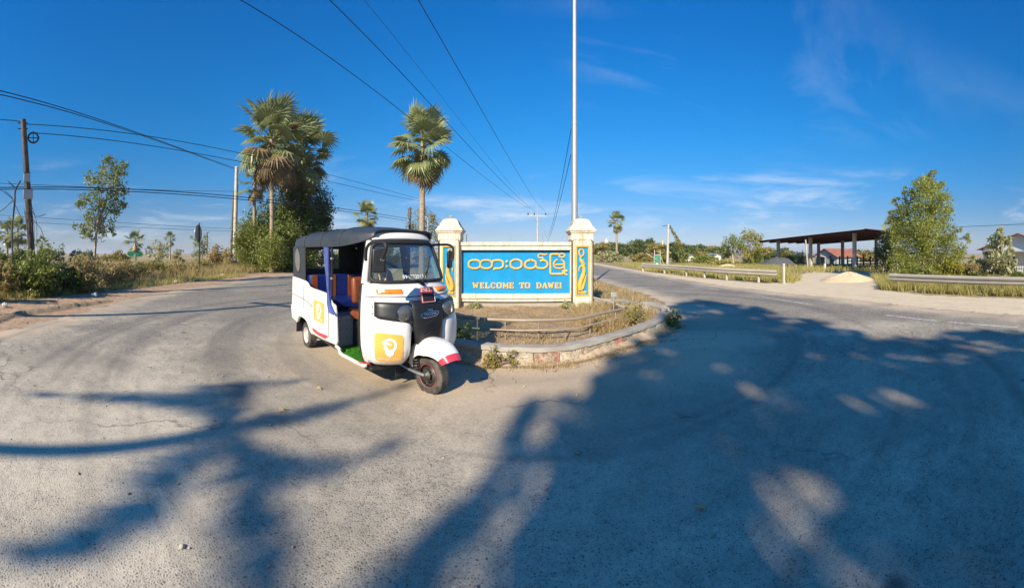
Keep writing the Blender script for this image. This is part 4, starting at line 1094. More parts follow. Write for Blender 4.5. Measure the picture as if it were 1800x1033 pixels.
# windscreen
def wz(a, b): return (-.93 + 1.86 * a, 1.185 + .425 * b)
m = MB(); m.slab(lambda a, b: S(*wz(a, b), .004), lambda a, b: S(*wz(a, b), -.002), 30, 10)
ws_ = m.build('windscreen', M['glass'], tuk, smooth=60, fix=True)
def loopuz(hu, z0, z1, c, n=8):
    out = []
    hz = (z1 - z0) / 2; zm = (z0 + z1) / 2
    for k in range(4 * n):
        a = 2 * math.pi * k / (4 * n)
        e = 2 / 9
        out.append((hu * math.copysign(abs(math.cos(a)) ** e, math.cos(a)), zm + hz * math.copysign(abs(math.sin(a)) ** e, math.sin(a))))
    return out
lo = []
for (u0, z0), (u1, z1) in zip(loopuz(.955, 1.178, 1.622, .1, 12), loopuz(.955, 1.178, 1.622, .1, 12)[1:] + loopuz(.955, 1.178, 1.622, .1, 12)[:1]):
    n_ = max(1, int(abs(u1 - u0) / .08))
    lo += [(u0 + (u1 - u0) * k / n_, z0 + (z1 - z0) * k / n_) for k in range(n_)]
m = MB(); m.tube([S(u, z, .006) for u, z in lo], .021, 8, closed=True); m.build('windscreen_seal', M['rubber'], tuk, smooth=60)
text_mesh('window_number', '09422201542', .058, onS(.02, 1.232, .008), 'print_white', ws_, 1.12, off=.0012)
patch('header_band', lambda a, b: ((2 * a - 1) * .98, 1.595 + .06 * b), 'rubber', .002, .02, nu=30, nv=3)
patch('visor', lambda a, b: ((2 * a - 1) * .97, 1.652 + .075 * b + .012 * (1 - (2 * a - 1) ** 2)), 'white_paint', .012, .03, .006, nu=36, nv=5)
m = MB(); m.tube([S(.12, 1.155, .02), S(.12, 1.16, .05), S(.16, 1.20, .035), S(.45, 1.33, .02)], .007, 6); m.tube([S(.28, 1.22, .02), S(.62, 1.46, .02)], .007, 6); m.lathe([(.02, 0), (.02, .03)], 10, S(.12, 1.15, 0), Matrix.Rotation(R(90), 3, 'Y'))
m.build('wiper', M['rubber'], tuk)
# canopy
RX = [-.63, -.60, -.52, -.40, .05, .40, .78, 1.08, 1.36, 1.55, 1.72, 1.84, 1.90, 1.93]
RW = [.50, .58, .612, .622, .628, .626, .628, .618, .602, .565, .51, .455, .42, .39]
RT = [1.70, 1.765, 1.805, 1.825, 1.845, 1.828, 1.842, 1.828, 1.835, 1.822, 1.808, 1.79, 1.775, 1.757]
RB = [1.60, 1.60, 1.60, 1.60, 1.60, 1.595, 1.59, 1.585, 1.585, 1.60, 1.625, 1.66, 1.69, 1.715]
def roof(a, b, off=0.0):
    x = a
    w, t, z0 = np.interp(x, RX, RW) - off, np.interp(x, RX, RT) - off, np.interp(x, RX, RB)
    ang = (2 * b - 1) * math.pi / 2
    return Vector((x, w * math.copysign(abs(math.sin(ang)) ** .62, ang), z0 + (t - z0) * abs(math.cos(ang)) ** .5))
xs_ = sorted(set(list(np.linspace(-.63, 1.93, 46)) + RX))
m = MB()
m.slab(lambda a, b: roof(np.interp(a, np.linspace(0, 1, len(xs_)), xs_), b), lambda a, b: roof(np.interp(a, np.linspace(0, 1, len(xs_)), xs_), b, .012), len(xs_) - 1, 28)
can = m.build('canopy', M['vinyl'], tuk, smooth=50, fix=True)
for x in (.05, .78, 1.36):
    MB().tube([roof(x, b / 24, -.004) for b in range(25)], .007, 6).build('seam_piping', M['vinyl'], can)
MB().tube([roof(1.925, b / 24, -.006) for b in range(25)], .013, 8).build('front_piping', M['rubber'], can)
m = MB(); m.slab(lambda a, b: roof(-.63, a).lerp(Vector((-.63, roof(-.63, a).y, 1.60)), b), lambda a, b: roof(-.62, a).lerp(Vector((-.615, roof(-.62, a).y, 1.60)), b), 20, 2); m.build('canopy_end', M['vinyl'], can, fix=True)
for sg in (-1, 1):
    m = MB(); m.prism([(-.615, 1.095), (.06, 1.065), (.055, 1.61), (-.61, 1.61)], .600, .618, lambda a, b, h: (a, sg * h, b))
    q = m.build('side_curtain', M['vinyl'], tuk, bevel=.004, fix=True)
    pts = [(-.40 + .155 * math.cos(t) - .0, 1.39 + .20 * math.sin(t)) for t in [k * math.pi / 10 for k in range(20)]]
    pts = [(x + .06 + .30 * (1.39 - z) * .6, z) for x, z in pts]
    m = MB(); m.prism(pts, .617, .622, lambda a, b, h: (a, sg * h, b)); m.build('clear_window', M['clear'], q, fix=True)
    m = MB(); m.tube([(x, sg * .622, z) for x, z in pts], .008, 6, closed=True); m.build('window_binding', M['vinyl'], q)
    MB().tube([(.06, sg * .612, 1.07), (.055, sg * .612, 1.62)], .013, 8).build('canopy_post', M['rubber'], tuk)
    MB().tube([(1.10, sg * .585, .84), (1.11, sg * .59, 1.60)], .014, 8).build('door_post', M['black_plastic'], tuk)
    MB().tube([(.06, sg * .605, 1.60), (1.1, sg * .60, 1.60), (1.80, sg * .46, 1.645)], .014, 8).build('roof_rail', M['black_plastic'], tuk)
    for z in (1.42, 1.16): MB().lathe([(.022, 0), (.022, .025)], 10, (1.10, sg * .588, z)).build('curtain_clip', M['steel'], tuk)
m = MB()
m.box((-.605, 0, 1.16), (.015, 1.20, .13)); m.box((-.605, 0, 1.60), (.015, 1.18, .06)); m.box((-.605, -.515, 1.40), (.013, .17, .36)); m.box((-.605, .42, 1.40), (.013, .36, .36))
m.build('rear_curtain', M['vinyl'], tuk)
# interior
MB().box((-.26, 0, 1.115), (.62, 1.16, .03)).build('rear_shelf', M['tan'], tuk, bevel=.006)
bk = MB().box((.09, 0, .98), (.12, 1.14, .37)).build('bench_back', M['blue_vinyl'], tuk, bevel=.03, seg=3)
for y in (-.49, -.18, .13, .44): MB().box((.152, y, .98), (.012, .10, .36)).build('stripe', M['brown_vinyl'], bk, bevel=.005)
st = MB().box((.42, 0, .765), (.56, 1.14, .12)).build('bench_seat', M['blue_vinyl'], tuk, bevel=.03, seg=3)
for y in (-.45, .20): MB().box((.42, y, .826), (.55, .10, .012)).build('stripe', M['brown_vinyl'], st, bevel=.005)
MB().box((.24, 0, .48), (.9, 1.0, .44)).build('bench_base', M['black_plastic'], tuk, bevel=.01)
fb = MB().box((.86, 0, .455), (.42, 1.0, .40)).build('passenger_floor', M['grey_paint'], tuk, bevel=.012)
m = MB()
for y in (-.46, -.36, -.29):
    for z in (.36, .48, .60): m.lathe([(.008, 0), (.005, .004)], 8, (1.071, y, z), Matrix.Rotation(R(90), 3, 'Y'))
m.build('bolt', M['dark_metal'], fb)
MB().box((1.30, 0, .43), (.58, .54, .36)).build('driver_seat_base', M['black_plastic'], tuk, bevel=.03, seg=3)
MB().box((1.31, 0, .675), (.58, .60, .11)).build('driver_seat', M['brown_vinyl'], tuk, bevel=.04, seg=3)
MB().box((1.08, 0, 1.00), (.10, .58, .36), Matrix.Rotation(-.08, 3, 'Y')).build('driver_backrest', M['brown_vinyl'], tuk, bevel=.045, seg=3)
m = MB()
m.tube(catmull([(1.30, -.61, .33), (1.38, -.605, .315), (1.42, -.60, .265), (1.60, -.57, .25), (1.95, -.555, .255), (1.99, -.555, .285)], 4), .022, 8); m.build('sill_tube', M['white_paint'], tuk)
MB().box((1.90, -.52, .262), (.12, .10, .02)).build('step_reflector', M['red'], tuk, bevel=.004)
m = MB(); m.tube([(1.70, -.34, 1.00), (1.80, -.22, 1.06), (1.84, 0, 1.05), (1.80, .22, 1.06), (1.70, .34, 1.00)], .018, 8); m.tube([(1.84, 0, 1.05), (2.02, 0, .60)], .03, 8); m.build('handlebar', M['black_plastic'], tuk)
patch('dashboard', lambda a, b: ((2 * a - 1) * .95, 1.10 + .07 * b), 'black_plastic', -.03, .22, nu=20, nv=2)
# plastic turf mat: backing and blades
tm = MB().box((1.50, -.36, .259), (.75, .36, .012)).build('floor_mat', M['turf'], tuk)
NV = 2600
bx = rng.uniform(1.14, 1.86, NV); by = rng.uniform(-.54, -.20, NV); an = rng.uniform(0, 6.28, NV); hh = rng.uniform(.012, .028, NV)
w3 = .0035
V = np.stack([np.stack([bx - w3 * np.cos(an), by - w3 * np.sin(an), np.full(NV, .264)], 1), np.stack([bx + w3 * np.cos(an), by + w3 * np.sin(an), np.full(NV, .264)], 1), np.stack([bx + rng.normal(0, .008, NV), by + rng.normal(0, .008, NV), .264 + hh], 1)], 1).reshape(-1, 3)
o = npmesh('turf_blades', V, np.arange(NV * 3).reshape(-1, 3), M['turf'], tm); o['kind'] = 'stuff'
# curtains tied to the door posts
def curtain(path, widths, name, mat, parent, sg):
    m = MB()
    n = 25
    pp = catmull(path, 6); L = len(pp)
    wv = np.interp(np.linspace(0, 1, L), np.linspace(0, 1, len(widths)), widths)
    def f(a, b, o):
        i = int(round(b * (L - 1)))
        p = pp[i]; w = wv[i]
        return p + Vector((w * (a - .5), sg * (.020 * math.sin(a * 19 + i * .10) + o), .0))
    m.slab(lambda a, b: f(a, b, .004), lambda a, b: f(a, b, -.004), n, L - 1)
    return m.build(name, M[mat], parent, smooth=60, fix=True)
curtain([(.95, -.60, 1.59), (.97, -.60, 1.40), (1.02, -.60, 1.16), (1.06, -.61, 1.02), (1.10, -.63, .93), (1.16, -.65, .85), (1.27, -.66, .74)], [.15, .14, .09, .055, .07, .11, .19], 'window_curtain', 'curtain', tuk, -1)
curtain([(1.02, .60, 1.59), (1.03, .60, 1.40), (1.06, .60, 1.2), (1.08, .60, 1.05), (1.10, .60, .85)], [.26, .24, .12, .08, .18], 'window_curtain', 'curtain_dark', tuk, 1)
# mirrors
for sg in (-1, 1):
    mr = bpy.data.objects.new('mirror', None); COL.objects.link(mr); mr.parent = tuk
    if sg < 0:
        path = [TL(643, 458, -.57), TL(644, 440, -.59), TL(648, 430, -.62), TL(656, 426, -.66), TL(669, 425, -.70), TL(677, 428, -.72), TL(678, 438, -.72), TL(672, 456, -.71)]
        hc = TL(666, 458, -.69)
    else:
        path = [TL(755, 436, .44), TL(758, 431, .47), TL(772, 430, .62), TL(787, 430, .80), TL(795, 434, .86), TL(797, 444, .87), TL(796, 456, .87)]
        hc = TL(790.5, 456, .85)
    MB().tube(catmull(path, 5), .0165, 10).build('mirror_arm', M['rubber'], mr, smooth=60)
    q = Matrix.Rotation(.45 * sg, 3, 'Z')
    MB().box(hc, (.035, .13, .235), q).build('mirror_shell', M['black_plastic'], mr, bevel=.03, seg=3)
    MB().box(Vector(hc) + q @ Vector((-.019, 0, 0)), (.004, .10, .20), q).build('mirror_glass', M['chrome'], mr, bevel=.002)
    MB().lathe([(.014, -.02), (.014, .02)], 8, Vector(path[-1]), Matrix.Rotation(R(90), 3, 'Y')).build('clamp', M['steel'], mr)
# stickers
def pin(fn, s, name, parent):
    """map-pin logo: an open ring with an inner tail, over a pointed foot; fn(x, y, lift) places it"""
    m = MB()
    def strip(c, w):
        L_, R_ = [], []
        for i, (x, y) in enumerate(c):
            x0, y0 = c[max(i - 1, 0)]; x1, y1 = c[min(i + 1, len(c) - 1)]
            dx, dy = x1 - x0, y1 - y0; l = math.hypot(dx, dy) + 1e-9
            ww = w[i] if hasattr(w, '__len__') else w
            L_.append((x - dy / l * ww, y + dx / l * ww)); R_.append((x + dy / l * ww, y - dx / l * ww))
        vs = [fn(a * s, b * s) for a, b in L_] + [fn(a * s, b * s) for a, b in R_]
        n = len(c)
        m.add(vs, [(i, i + 1, n + i + 1, n + i) for i in range(n - 1)])
    strip([(.26 * math.cos(t), .26 * math.sin(t)) for t in np.linspace(R(-155), R(160), 30)], [.055] * 30)
    strip([(-.33, .07), (-.15, .085), (.02, .03), (.08, -.01)], [.03, .05, .045, .01])
    strip([(-.30, -.01), (-.20, -.03), (-.17, -.10), (-.12, -.22)], [.015, .04, .05, .05])
    strip([(-.20, -.28), (-.07, -.36), (.0, -.52)], [.03, .09, .004]); strip([(.19, -.28), (.07, -.36), (.0, -.52)], [.03, .09, .004])
    return m.build(name, M['print_white'], parent, smooth=0)
def rrect(w, h, r, n=5):
    out = []
    for cx, cy, a0 in ((w / 2 - r, h / 2 - r, 0), (-w / 2 + r, h / 2 - r, 90), (-w / 2 + r, -h / 2 + r, 180), (w / 2 - r, -h / 2 + r, 270)):
        out += [(cx + r * math.cos(R(a0 + 90 * k / n)), cy + r * math.sin(R(a0 + 90 * k / n))) for k in range(n + 1)]
    return out
def sidefn(off):
    return lambda x, y: Vector((.735 + x, -(.635 + off), .685 + y))
m = MB(); m.prism(rrect(.42, .285, .03), .0, .004, lambda a, b, h: sidefn(.001 + h)(a, b)); s1 = m.build('sticker', M['orange'], tuk, smooth=0, fix=True)
pin(lambda x, y: sidefn(.0065)(x * 1.25, y + .03), .27, 'pin_logo', s1)
text_mesh('sticker_text', 'OWNED TEAM', .036, lambda x, y: sidefn(.0065)(x * 1.25, y - .105), 'print_white', s1)
w_ = .60
def pz(a, b):  # unit square on the right leg shield, following its bulge
    aa = .17 + .60 * (a + .5); bb = .12 + .58 * (b + .5)
    u = -.985 + .635 * aa
    z0 = .315 + .10 * max(0, (aa - .72) / .28) ** 2 + .05 * max(0, (.14 - aa) / .14) ** 2
    z1 = .845 - .06 * aa - .05 * max(0, (aa - .8) / .2) ** 2
    return u, z0 + (z1 - z0) * bb, .012 + pillow(aa, bb, .045, 5)
def frontfn(l):
    def f(x, y):
        u, z, o = pz(x, y)
        return S(u, z, o + l)
    return f
m = MB(); rw = []
for j in range(13):
    b = -.5 + j / 12
    c = .09; e = max(0, abs(b) - (.5 - c)) / c
    hw = .5 - c * (1 - math.sqrt(max(0, 1 - e * e)))
    rw.append([(-hw + 2 * hw * i / 12, b) for i in range(13)])
m.add([frontfn(.004)(x, y) for r_ in rw for x, y in r_], [(j * 13 + i, j * 13 + i + 1, (j + 1) * 13 + i + 1, (j + 1) * 13 + i) for j in range(12) for i in range(12)])
s2 = m.build('sticker', M['orange'], tuk, smooth=60)
pin(lambda x, y: frontfn(.008)(x, y + .12), .78, 'pin_logo', s2)
text_mesh('sticker_text', 'OWNED TEAM', .125, lambda x, y: frontfn(.008)(x, y - .37), 'print_white', s2, 1.0)
# jacket over the driver's backrest (a thing of its own)
jk = thing('jacket', 'dark grey jacket with a lanyard hung over the driver seat behind the windscreen', 'jacket', TO, TPHI)
m = MB()
def jf(a, b, o):
    t = (a - .5) * 2
    return Vector((1.17 + o + .03 * math.cos(t * 1.5) + .012 * math.sin(a * 23 + b * 3), .11 + .21 * t * (1 - .35 * b ** 3), .88 + .42 * b - .05 * t * t))
m.slab(lambda a, b: jf(a, b, .03), lambda a, b: jf(a, b, -.01), 20, 12); m.build('cloth', M['jacket'], jk, smooth=60, fix=True)
m = MB(); m.tube(catmull([(1.245, .03, 1.25), (1.25, .06, 1.12), (1.25, .10, 1.02), (1.25, .13, 1.12), (1.245, .17, 1.25)], 4), .012, 6); m.build('lanyard', M['orange'], jk)
MB().box((1.255, .10, .98), (.008, .06, .08)).build('card', M['print_white'], jk)
# ------------------------------------------------------------ vegetation helpers
def leaf_quads(C, size, up=0.35, asp=0.5, rg=rng):
    """rhombic leaf blades at the centres C"""
    n = len(C)
    t = rg.normal(0, 1, (n, 3)); t /= np.linalg.norm(t, axis=1)[:, None]
    nn = rg.normal(0, 1, (n, 3)); nn[:, 2] += up * 3
    s = np.cross(t, nn); s /= np.linalg.norm(s, axis=1)[:, None] + 1e-9
    L = (size * rg.uniform(.6, 1.3, n))[:, None]
    dr = np.zeros((n, 3)); dr[:, 2] = -0.12
    return np.stack([C - t * L / 2, C + s * L * asp / 2 + dr * L * .3, C + t * L / 2 + dr * L, C - s * L * asp / 2 + dr * L * .3], 1).reshape(-1, 3)
def crown_pts(clusters, rg=rng, clump=0.2):
    out = []
    for c, r, n in clusters:
        r = np.asarray(r if hasattr(r, '__len__') else (r, r, r), float)
        k = max(3, n // 22)
        d = rg.normal(0, 1, (k, 3)); d /= np.linalg.norm(d, axis=1)[:, None]
        tw = d * (rg.uniform(0.12, 1, k) ** 0.45)[:, None]
        idx = rg.integers(0, k, n)
        p = tw[idx] + rg.normal(0, clump, (n, 3))
        out.append(np.asarray(c)[None] + p * r[None])
    return np.concatenate(out)
def leafobj(name, C, size, mat, parent=None, up=0.35, asp=0.5):
    V = leaf_quads(C, size, up, asp)
    return npmesh(name, V, np.arange(len(V)).reshape(-1, 4), M[mat], parent)
def tree(name, label, cat, base, clusters, size, mat, r0=0.12, group=None, bark='bark', limbs=True, mid=None, asp=0.5, up=0.35, trunk='trunk'):
    """clusters: (centre, radius, leaves) in world coordinates"""
    base = Vector(base)
    t = thing(name, label, cat, base, 0, group)
    cl = [(Vector(c) - base, r, n) for c, r, n in clusters]
    if cat == 'tree' and name != 'shade_tree' and name != 'broad_tree': cl = [(c, r, int(n * 1.45)) for c, r, n in cl]
    leafobj('crown', crown_pts([(tuple(c), r, n) for c, r, n in cl]), size, mat, t, up, asp)
    m = MB()
    ctr = sum((c for c, _, _ in cl), Vector()) / len(cl)
    fork = Vector(mid) - base if mid else ctr * 0.45
    m.tube(catmull([(0, 0, -.15), fork * .5 + Vector((random.uniform(-.1, .1) * r0 * 4, 0, 0)), fork], 4), [r0 * (1.15 - .35 * i / 8) for i in range(9)], 8)
    if limbs:
        for c, r, n in cl:
            q = fork.lerp(c, .5) + Vector((random.uniform(-1, 1), random.uniform(-1, 1), random.uniform(0, 1))) * (c - fork).length * .12
            m.tube(catmull([fork * .93, q, c], 4), [r0 * (.62 - .5 * i / 8) for i in range(9)], 6)
            for k in range(4):
                rr = r if not hasattr(r, '__len__') else min(r)
                e = c + Vector((random.gauss(0, 1), random.gauss(0, 1), random.gauss(0, .8))) * rr * .6
                m.tube([q.lerp(c, .6), (q.lerp(c, .4) + e) / 2, e], [r0 * .2, r0 * .14, r0 * .05], 5)
    m.build(trunk, M[bark], t, smooth=60)
    return t
def PC(x, y, d, rpx, n, dj=1.0, sx=1.0, sy=1.0):
    """leaf cluster seen at pixel (x, y) with pixel radius rpx, at distance d"""
    r = rpx / FPX * d
    return (P(x, y, d + random.uniform(-dj, dj) * r), (r * sx, r * max(sx, .8), r * sy), n)
def bush(name, label, x0, x1, ytop, ybase, d, size, n, mat, depth=1.0, group=None, cat='bush', lumps=6, z0=0.0, asp=.5, bark='bark'):
    n = int(n * (1.0 if cat == 'weed' else 1.9))
    """rounded shrub standing on the ground between two pixel columns"""
    cx = (x0 + x1) / 2; w = (x1 - x0) / FPX * d / 2
    h = HC + (HOR - ytop) / FPX * d - z0
    base = AZ(cx, d, z0)
    rad = base.normalized() if base.length else Vector((0, 1, 0)); rad.z = 0; rad.normalize()
    tan = Vector((rad.y, -rad.x, 0))
    cl = []
    for k in range(lumps):
        u = random.uniform(-.65, .65); v = random.uniform(-.6, .6)
        hh = h * random.uniform(.55, .88) * (1 - .3 * abs(u))
        r = min(w, h) * random.uniform(.36, .52)
        cl.append((base + tan * (u * w) + rad * (v * depth) + Vector((0, 0, max(hh - r * .3, r * .5))), (max(r, w * .35), max(r, w * .35), min(r, h * .42)), n // lumps // 2))
        cl.append((base + tan * (u * w * 1.1) + rad * (v * depth) + Vector((0, 0, h * .3)), (max(r, w * .4), max(r, w * .3), h * .32), n // lumps // 2))
    return tree(name, label, cat, base, cl, size, mat, .03 + .012 * h, group, bark, mid=base + Vector((0, 0, h * .25)), asp=asp, trunk='stem')
def blades(name, label, pts, h0, h1, mat, w=0.008, lean=.35, kind='stuff', cl=5, parent=None):
    """tufts of narrow grass blades at pts (x, y, z)"""
    pts = np.asarray(pts, float)
    P_ = np.repeat(pts, cl, 0)
    n = len(P_)
    P_[:, :2] += rng.normal(0, .035, (n, 2))
    h = rng.uniform(h0, h1, n); a = rng.uniform(0, 6.283, n)
    ln = rng.normal(0, lean, (n, 2)) * h[:, None]
    ww = w * rng.uniform(.6, 1.5, n)
    dx, dy = np.cos(a) * ww, np.sin(a) * ww
    b0 = P_ + np.stack([-dx, -dy, np.full(n, -.01)], 1); b1 = P_ + np.stack([dx, dy, np.full(n, -.01)], 1)
    m1 = P_ + np.stack([ln[:, 0] * .45 + dx * .7, ln[:, 1] * .45 + dy * .7, h * .6], 1); m0 = P_ + np.stack([ln[:, 0] * .45 - dx * .7, ln[:, 1] * .45 - dy * .7, h * .6], 1)
    tp = P_ + np.stack([ln[:, 0], ln[:, 1], h], 1); tp2 = tp + np.stack([dx * .15, dy * .15, np.zeros(n)], 1)
    V = np.stack([b0, b1, m1, m0, tp, tp2], 1).reshape(-1, 3)
    i = np.arange(n)[:, None] * 6
    F = np.concatenate([i + [0, 1, 2, 3], i + [3, 2, 5, 4]])
    o = npmesh(name, V, F, M[mat], parent)
    return tag(o, label, kind=kind)

# fan palm leaf: pleated blade on a stalk, x outward, z up
def fan_arrays(rg, Rr=.84, stalk=.98, nseg=26, span=125, droop=.35):
    V, F = [], []
    def q(v): V.append(v); return len(V) - 1
    hub = q((stalk, 0, 0))
    an = np.linspace(-R(span), R(span), nseg + 1)
    def pt(a, r, z): return (stalk + r * math.cos(a), r * math.sin(a), z - droop * r * r * (.35 + .65 * abs(math.sin(a))) - .10 * r * r)
    mids = [q(pt(a, Rr * .52, (.045 if i % 2 else -.0) * Rr)) for i, a in enumerate(an)]
    for i in range(nseg):
        L = Rr * rg.uniform(.88, 1.06) * (1 - .18 * abs(an[i]) / R(span))
        am = (an[i] + an[i + 1]) / 2
        F.append((hub, mids[i], mids[i + 1]))
        x, y, z = pt(am, L, 0)
        tip = q((x, y, z - rg.uniform(.02, .16) * Rr))
        F.append((mids[i], tip, mids[i + 1]))
    w = .028 * Rr
    a, b, c, d = q((0, -w * 1.6, 0)), q((0, w * 1.6, 0)), q((stalk, w, 0)), q((stalk, -w, 0))
    e, f = q((0, 0, -w * 2)), q((stalk, 0, -w))
    F += [(a, b, c), (a, c, d), (a, d, f), (a, f, e), (b, e, f), (b, f, c)]
    return np.array(V), np.array(F)
FANS = [fan_arrays(np.random.default_rng(s), droop=dr) for s, dr in ((1, .08), (2, .2), (3, .38), (4, .6))]
FAN_ME = []
for k, (v, f) in enumerate(FANS):
    for mn in ('lf_palm', 'lf_palm_dry'):
        me = bpy.data.meshes.new('frond'); me.from_pydata(v.tolist(), [], f.tolist()); me.materials.append(M[mn]); FAN_ME.append(me)
def frond_frames(n, rg, lo=-75, hi=82):
    out = []
    for i in range(n):
        e = hi + (lo - hi) * (i / (n - 1)) ** 1.0 + rg.normal(0, 13)
        a = i * 137.5 + rg.normal(0, 14)
        out.append((R(a), R(e), rg.normal(0, .35)))
    return out
def fan_palm(name, label, base, hub_z, Rc, n=44, tr=.2, lean=(0, 0), parts=True, group=None, skirt=.12, seed=1, lo=-75, squash=1.0):
    rg = np.random.default_rng(seed)
    base = Vector(base)
    t = thing(name, label, 'palm tree', base, 0, group)
    hub = Vector((lean[0], lean[1], hub_z - base.z))
    m = MB(); k = 14
    pts = [Vector((lean[0] * (i / k) ** 1.5, lean[1] * (i / k) ** 1.5, -.2 + (hub.z + .3) * i / k)) for i in range(k + 1)]
    m.tube(pts, [tr * (1.35 if i == 0 else 1.05 - .25 * i / k) * (1 + .04 * (i % 2)) for i in range(k + 1)], 10)
    m.build('trunk', M['palm_bark'], t, smooth=50)
    Vs, Fs, off = [], [], 0
    for i, (a, e, ro) in enumerate(frond_frames(n, rg, lo)):
        low = i / n
        var = min(3, int(low * 4 + rg.uniform(-.5, .5))) if low < 1 else 3
        var = max(0, var)
        dry = low > 1 - skirt or rg.uniform() < .05
        s = Rc * .66 * rg.uniform(.80, 1.12)
        mat = Matrix.Translation(hub + Vector((0, 0, Rc * (.06 - .36 * low + rg.normal(0, .06))))) @ Matrix.Rotation(a, 4, 'Z') @ Matrix.Rotation(-e, 4, 'Y') @ Matrix.Rotation(ro, 4, 'X') @ Matrix.Diagonal((s, s, s * squash, 1))
        if parts:
            o = bpy.data.objects.new('frond', FAN_ME[var * 2 + (1 if dry else 0)])
            COL.objects.link(o); o.parent = t; o.matrix_local = mat
        else:
            v, f = FANS[var]
            A = np.array(mat); Vs.append(v @ A[:3, :3].T + A[:3, 3]); Fs.append(f + off); off += len(v)
    if not parts: npmesh('crown', np.concatenate(Vs), np.concatenate(Fs), M['lf_palm'], t)
    return t

# ------------------------------------------------------------ trees and palms in view
def hz(y, d): return HC + (HOR - y) / FPX * d
fan_palm('fan_palm', 'tall fan palm with a round crown standing alone behind the taxi', AZ(741, 27), hz(252, 27), 2.45, 52, .21, (.12, 0), seed=3, lo=-80)
fan_palm('fan_palm', 'tallest fan palm on the left with a dry brown skirt before the dark tree', AZ(478, 28.2), hz(240, 28.2), 2.85, 50, .17, (-.05, 0), seed=5, skirt=.3, lo=-82)
fan_palm('fan_palm', 'shaded fan palm half hidden behind the tallest left palm', AZ(532, 33.5), hz(268, 33.5), 2.95, 46, .22, seed=8, lo=-78)
fan_palm('fan_palm', 'fan palm with ragged crown low between the other two left palms', AZ(506, 33), hz(268, 33), 2.6, 30, .2, seed=9, skirt=.25, lo=-80)
fan_palm('fan_palm', 'low drooping fan palm at the left edge of the palm clump', AZ(447, 32), hz(320, 32), 1.5, 18, .16, seed=11, skirt=.3)
fan_palm('fan_palm', 'small yellowish fan palm showing above the taxi roof', AZ(645, 50), hz(377, 50), 1.9, 26, .2, seed=13)
fan_palm('fan_palm', 'lone slender fan palm rising over the far hedges right of the sign', AZ(1084, 70), hz(388, 70), 1.9, 26, .2, seed=14)
fan_palm('fan_palm', 'fan palm top peeping over the shed roof beside the big yellow green tree', AZ(1569, 30, -.1), hz(402, 30), 1.0, 24, .15, seed=15)
for i, (x, yt, d, rc, lab) in enumerate([(13, 408, 55, 1.9, 'distant fan palm at the far left edge, left one of a touching pair'), (31, 404, 52, 1.9, 'distant fan palm just left of the leaning wooden pole'), (74, 428, 75, 1.6, 'small distant fan palm just right of the leaning wooden pole'), (238, 424, 62, 1.9, 'distant fan palm rising behind the green name board'), (299, 418, 85, 1.5, 'distant thin fan palm alone in the open field'), (262, 441, 130, 1.7, 'tiny faraway fan palm low on the field horizon by the green board'), (294, 442, 110, 1.3, 'tiny stunted fan palm at the foot of the thin field palm')]):
    fan_palm('fan_palm', lab, AZ(x, d), hz(yt, d), rc, 26, .18, parts=False, group='distant palms in the left fields', seed=20 + i)

tree('roadside_tree', 'slender leaning roadside tree with sparse grey green leaves behind the left bushes', 'tree', AZ(162, 18.5),
     [PC(a[0], a[1], a[2], a[3], int(a[4] * .7)) for a in [(193, 300, 18.5, 24, 520), (212, 296, 18.5, 14, 220), (176, 322, 18.5, 24, 420), (205, 330, 18.5, 22, 380), (190, 350, 18.5, 24, 400), (160, 352, 18.5, 20, 240), (142, 350, 18.5, 13, 110), (205, 365, 18.5, 17, 220), (165, 378, 18.5, 22, 300), (148, 395, 18.5, 18, 200), (188, 398, 18.5, 18, 170), (172, 408, 18.5, 24, 240), (200, 402, 18.5, 10, 70), (150, 412, 18.5, 12, 90), (185, 285, 18.5, 12, 130)]],
     .16, 'lf_mid', .075, bark='bark_pale', mid=P(170, 400, 18.5))
cl = []
for x, y, r, n in [(545, 350, 38, 1500), (520, 330, 28, 900), (560, 372, 26, 900), (500, 370, 36, 1200), (530, 395, 42, 1400), (470, 390, 36, 1000), (565, 405, 22, 600), (500, 420, 40, 1100), (455, 415, 32, 800), (545, 425, 36, 900), (480, 440, 36, 800), (525, 448, 36, 800), (440, 440, 26, 500), (570, 385, 14, 300), (440, 405, 18, 300), (548, 320, 20, 400)]:
    cl.append(PC(x, y, 34.5, r, int(n * 2.2)))
for x, y, r, n in [(507, 380, 22, 1500), (533, 375, 24, 1700), (520, 410, 28, 1900), (534, 345, 16, 700), (545, 420, 24, 1400)]: cl.append(PC(x, y, 32, r, n))
tree('broad_tree', 'large dense dark green tree behind the left palm clump', 'tree', AZ(510, 34.5), cl, .25, 'lf_dark', .3, mid=P(510, 430, 34.5))
cl = [PC(478, 432, 27.6, 22, 1500), PC(470, 455, 27.6, 22, 1300), PC(486, 412, 27.7, 13, 700), PC(492, 450, 27.6, 18, 900)]
cl += [PC(x, y, 29.8, r, n * 4) for x, y, r, n in [(436, 405, 22, 420), (505, 412, 24, 420), (462, 418, 18, 320), (540, 450, 24, 400), (455, 425, 26, 500), (430, 440, 20, 360), (480, 445, 26, 500), (510, 455, 20, 360), (445, 455, 24, 420), (425, 420, 14, 220), (500, 425, 22, 340)]]
tree('roadside_bush', 'tall yellow green thicket at the foot of the left palm clump', 'bush', AZ(470, 29.8), cl, .17, 'lf_mid', .1, mid=P(470, 455, 29.8))
tree('roadside_tree', 'small olive tree behind the lone palm trunk left of the sign', 'tree', AZ(742, 46), [PC(x, y, 46, r, n) for x, y, r, n in [(738, 392, 22, 500), (722, 405, 16, 320), (755, 400, 18, 320), (745, 375, 11, 160), (760, 382, 9, 120), (735, 420, 24, 400), (765, 425, 18, 260)]], .24, 'lf_olive', .14)
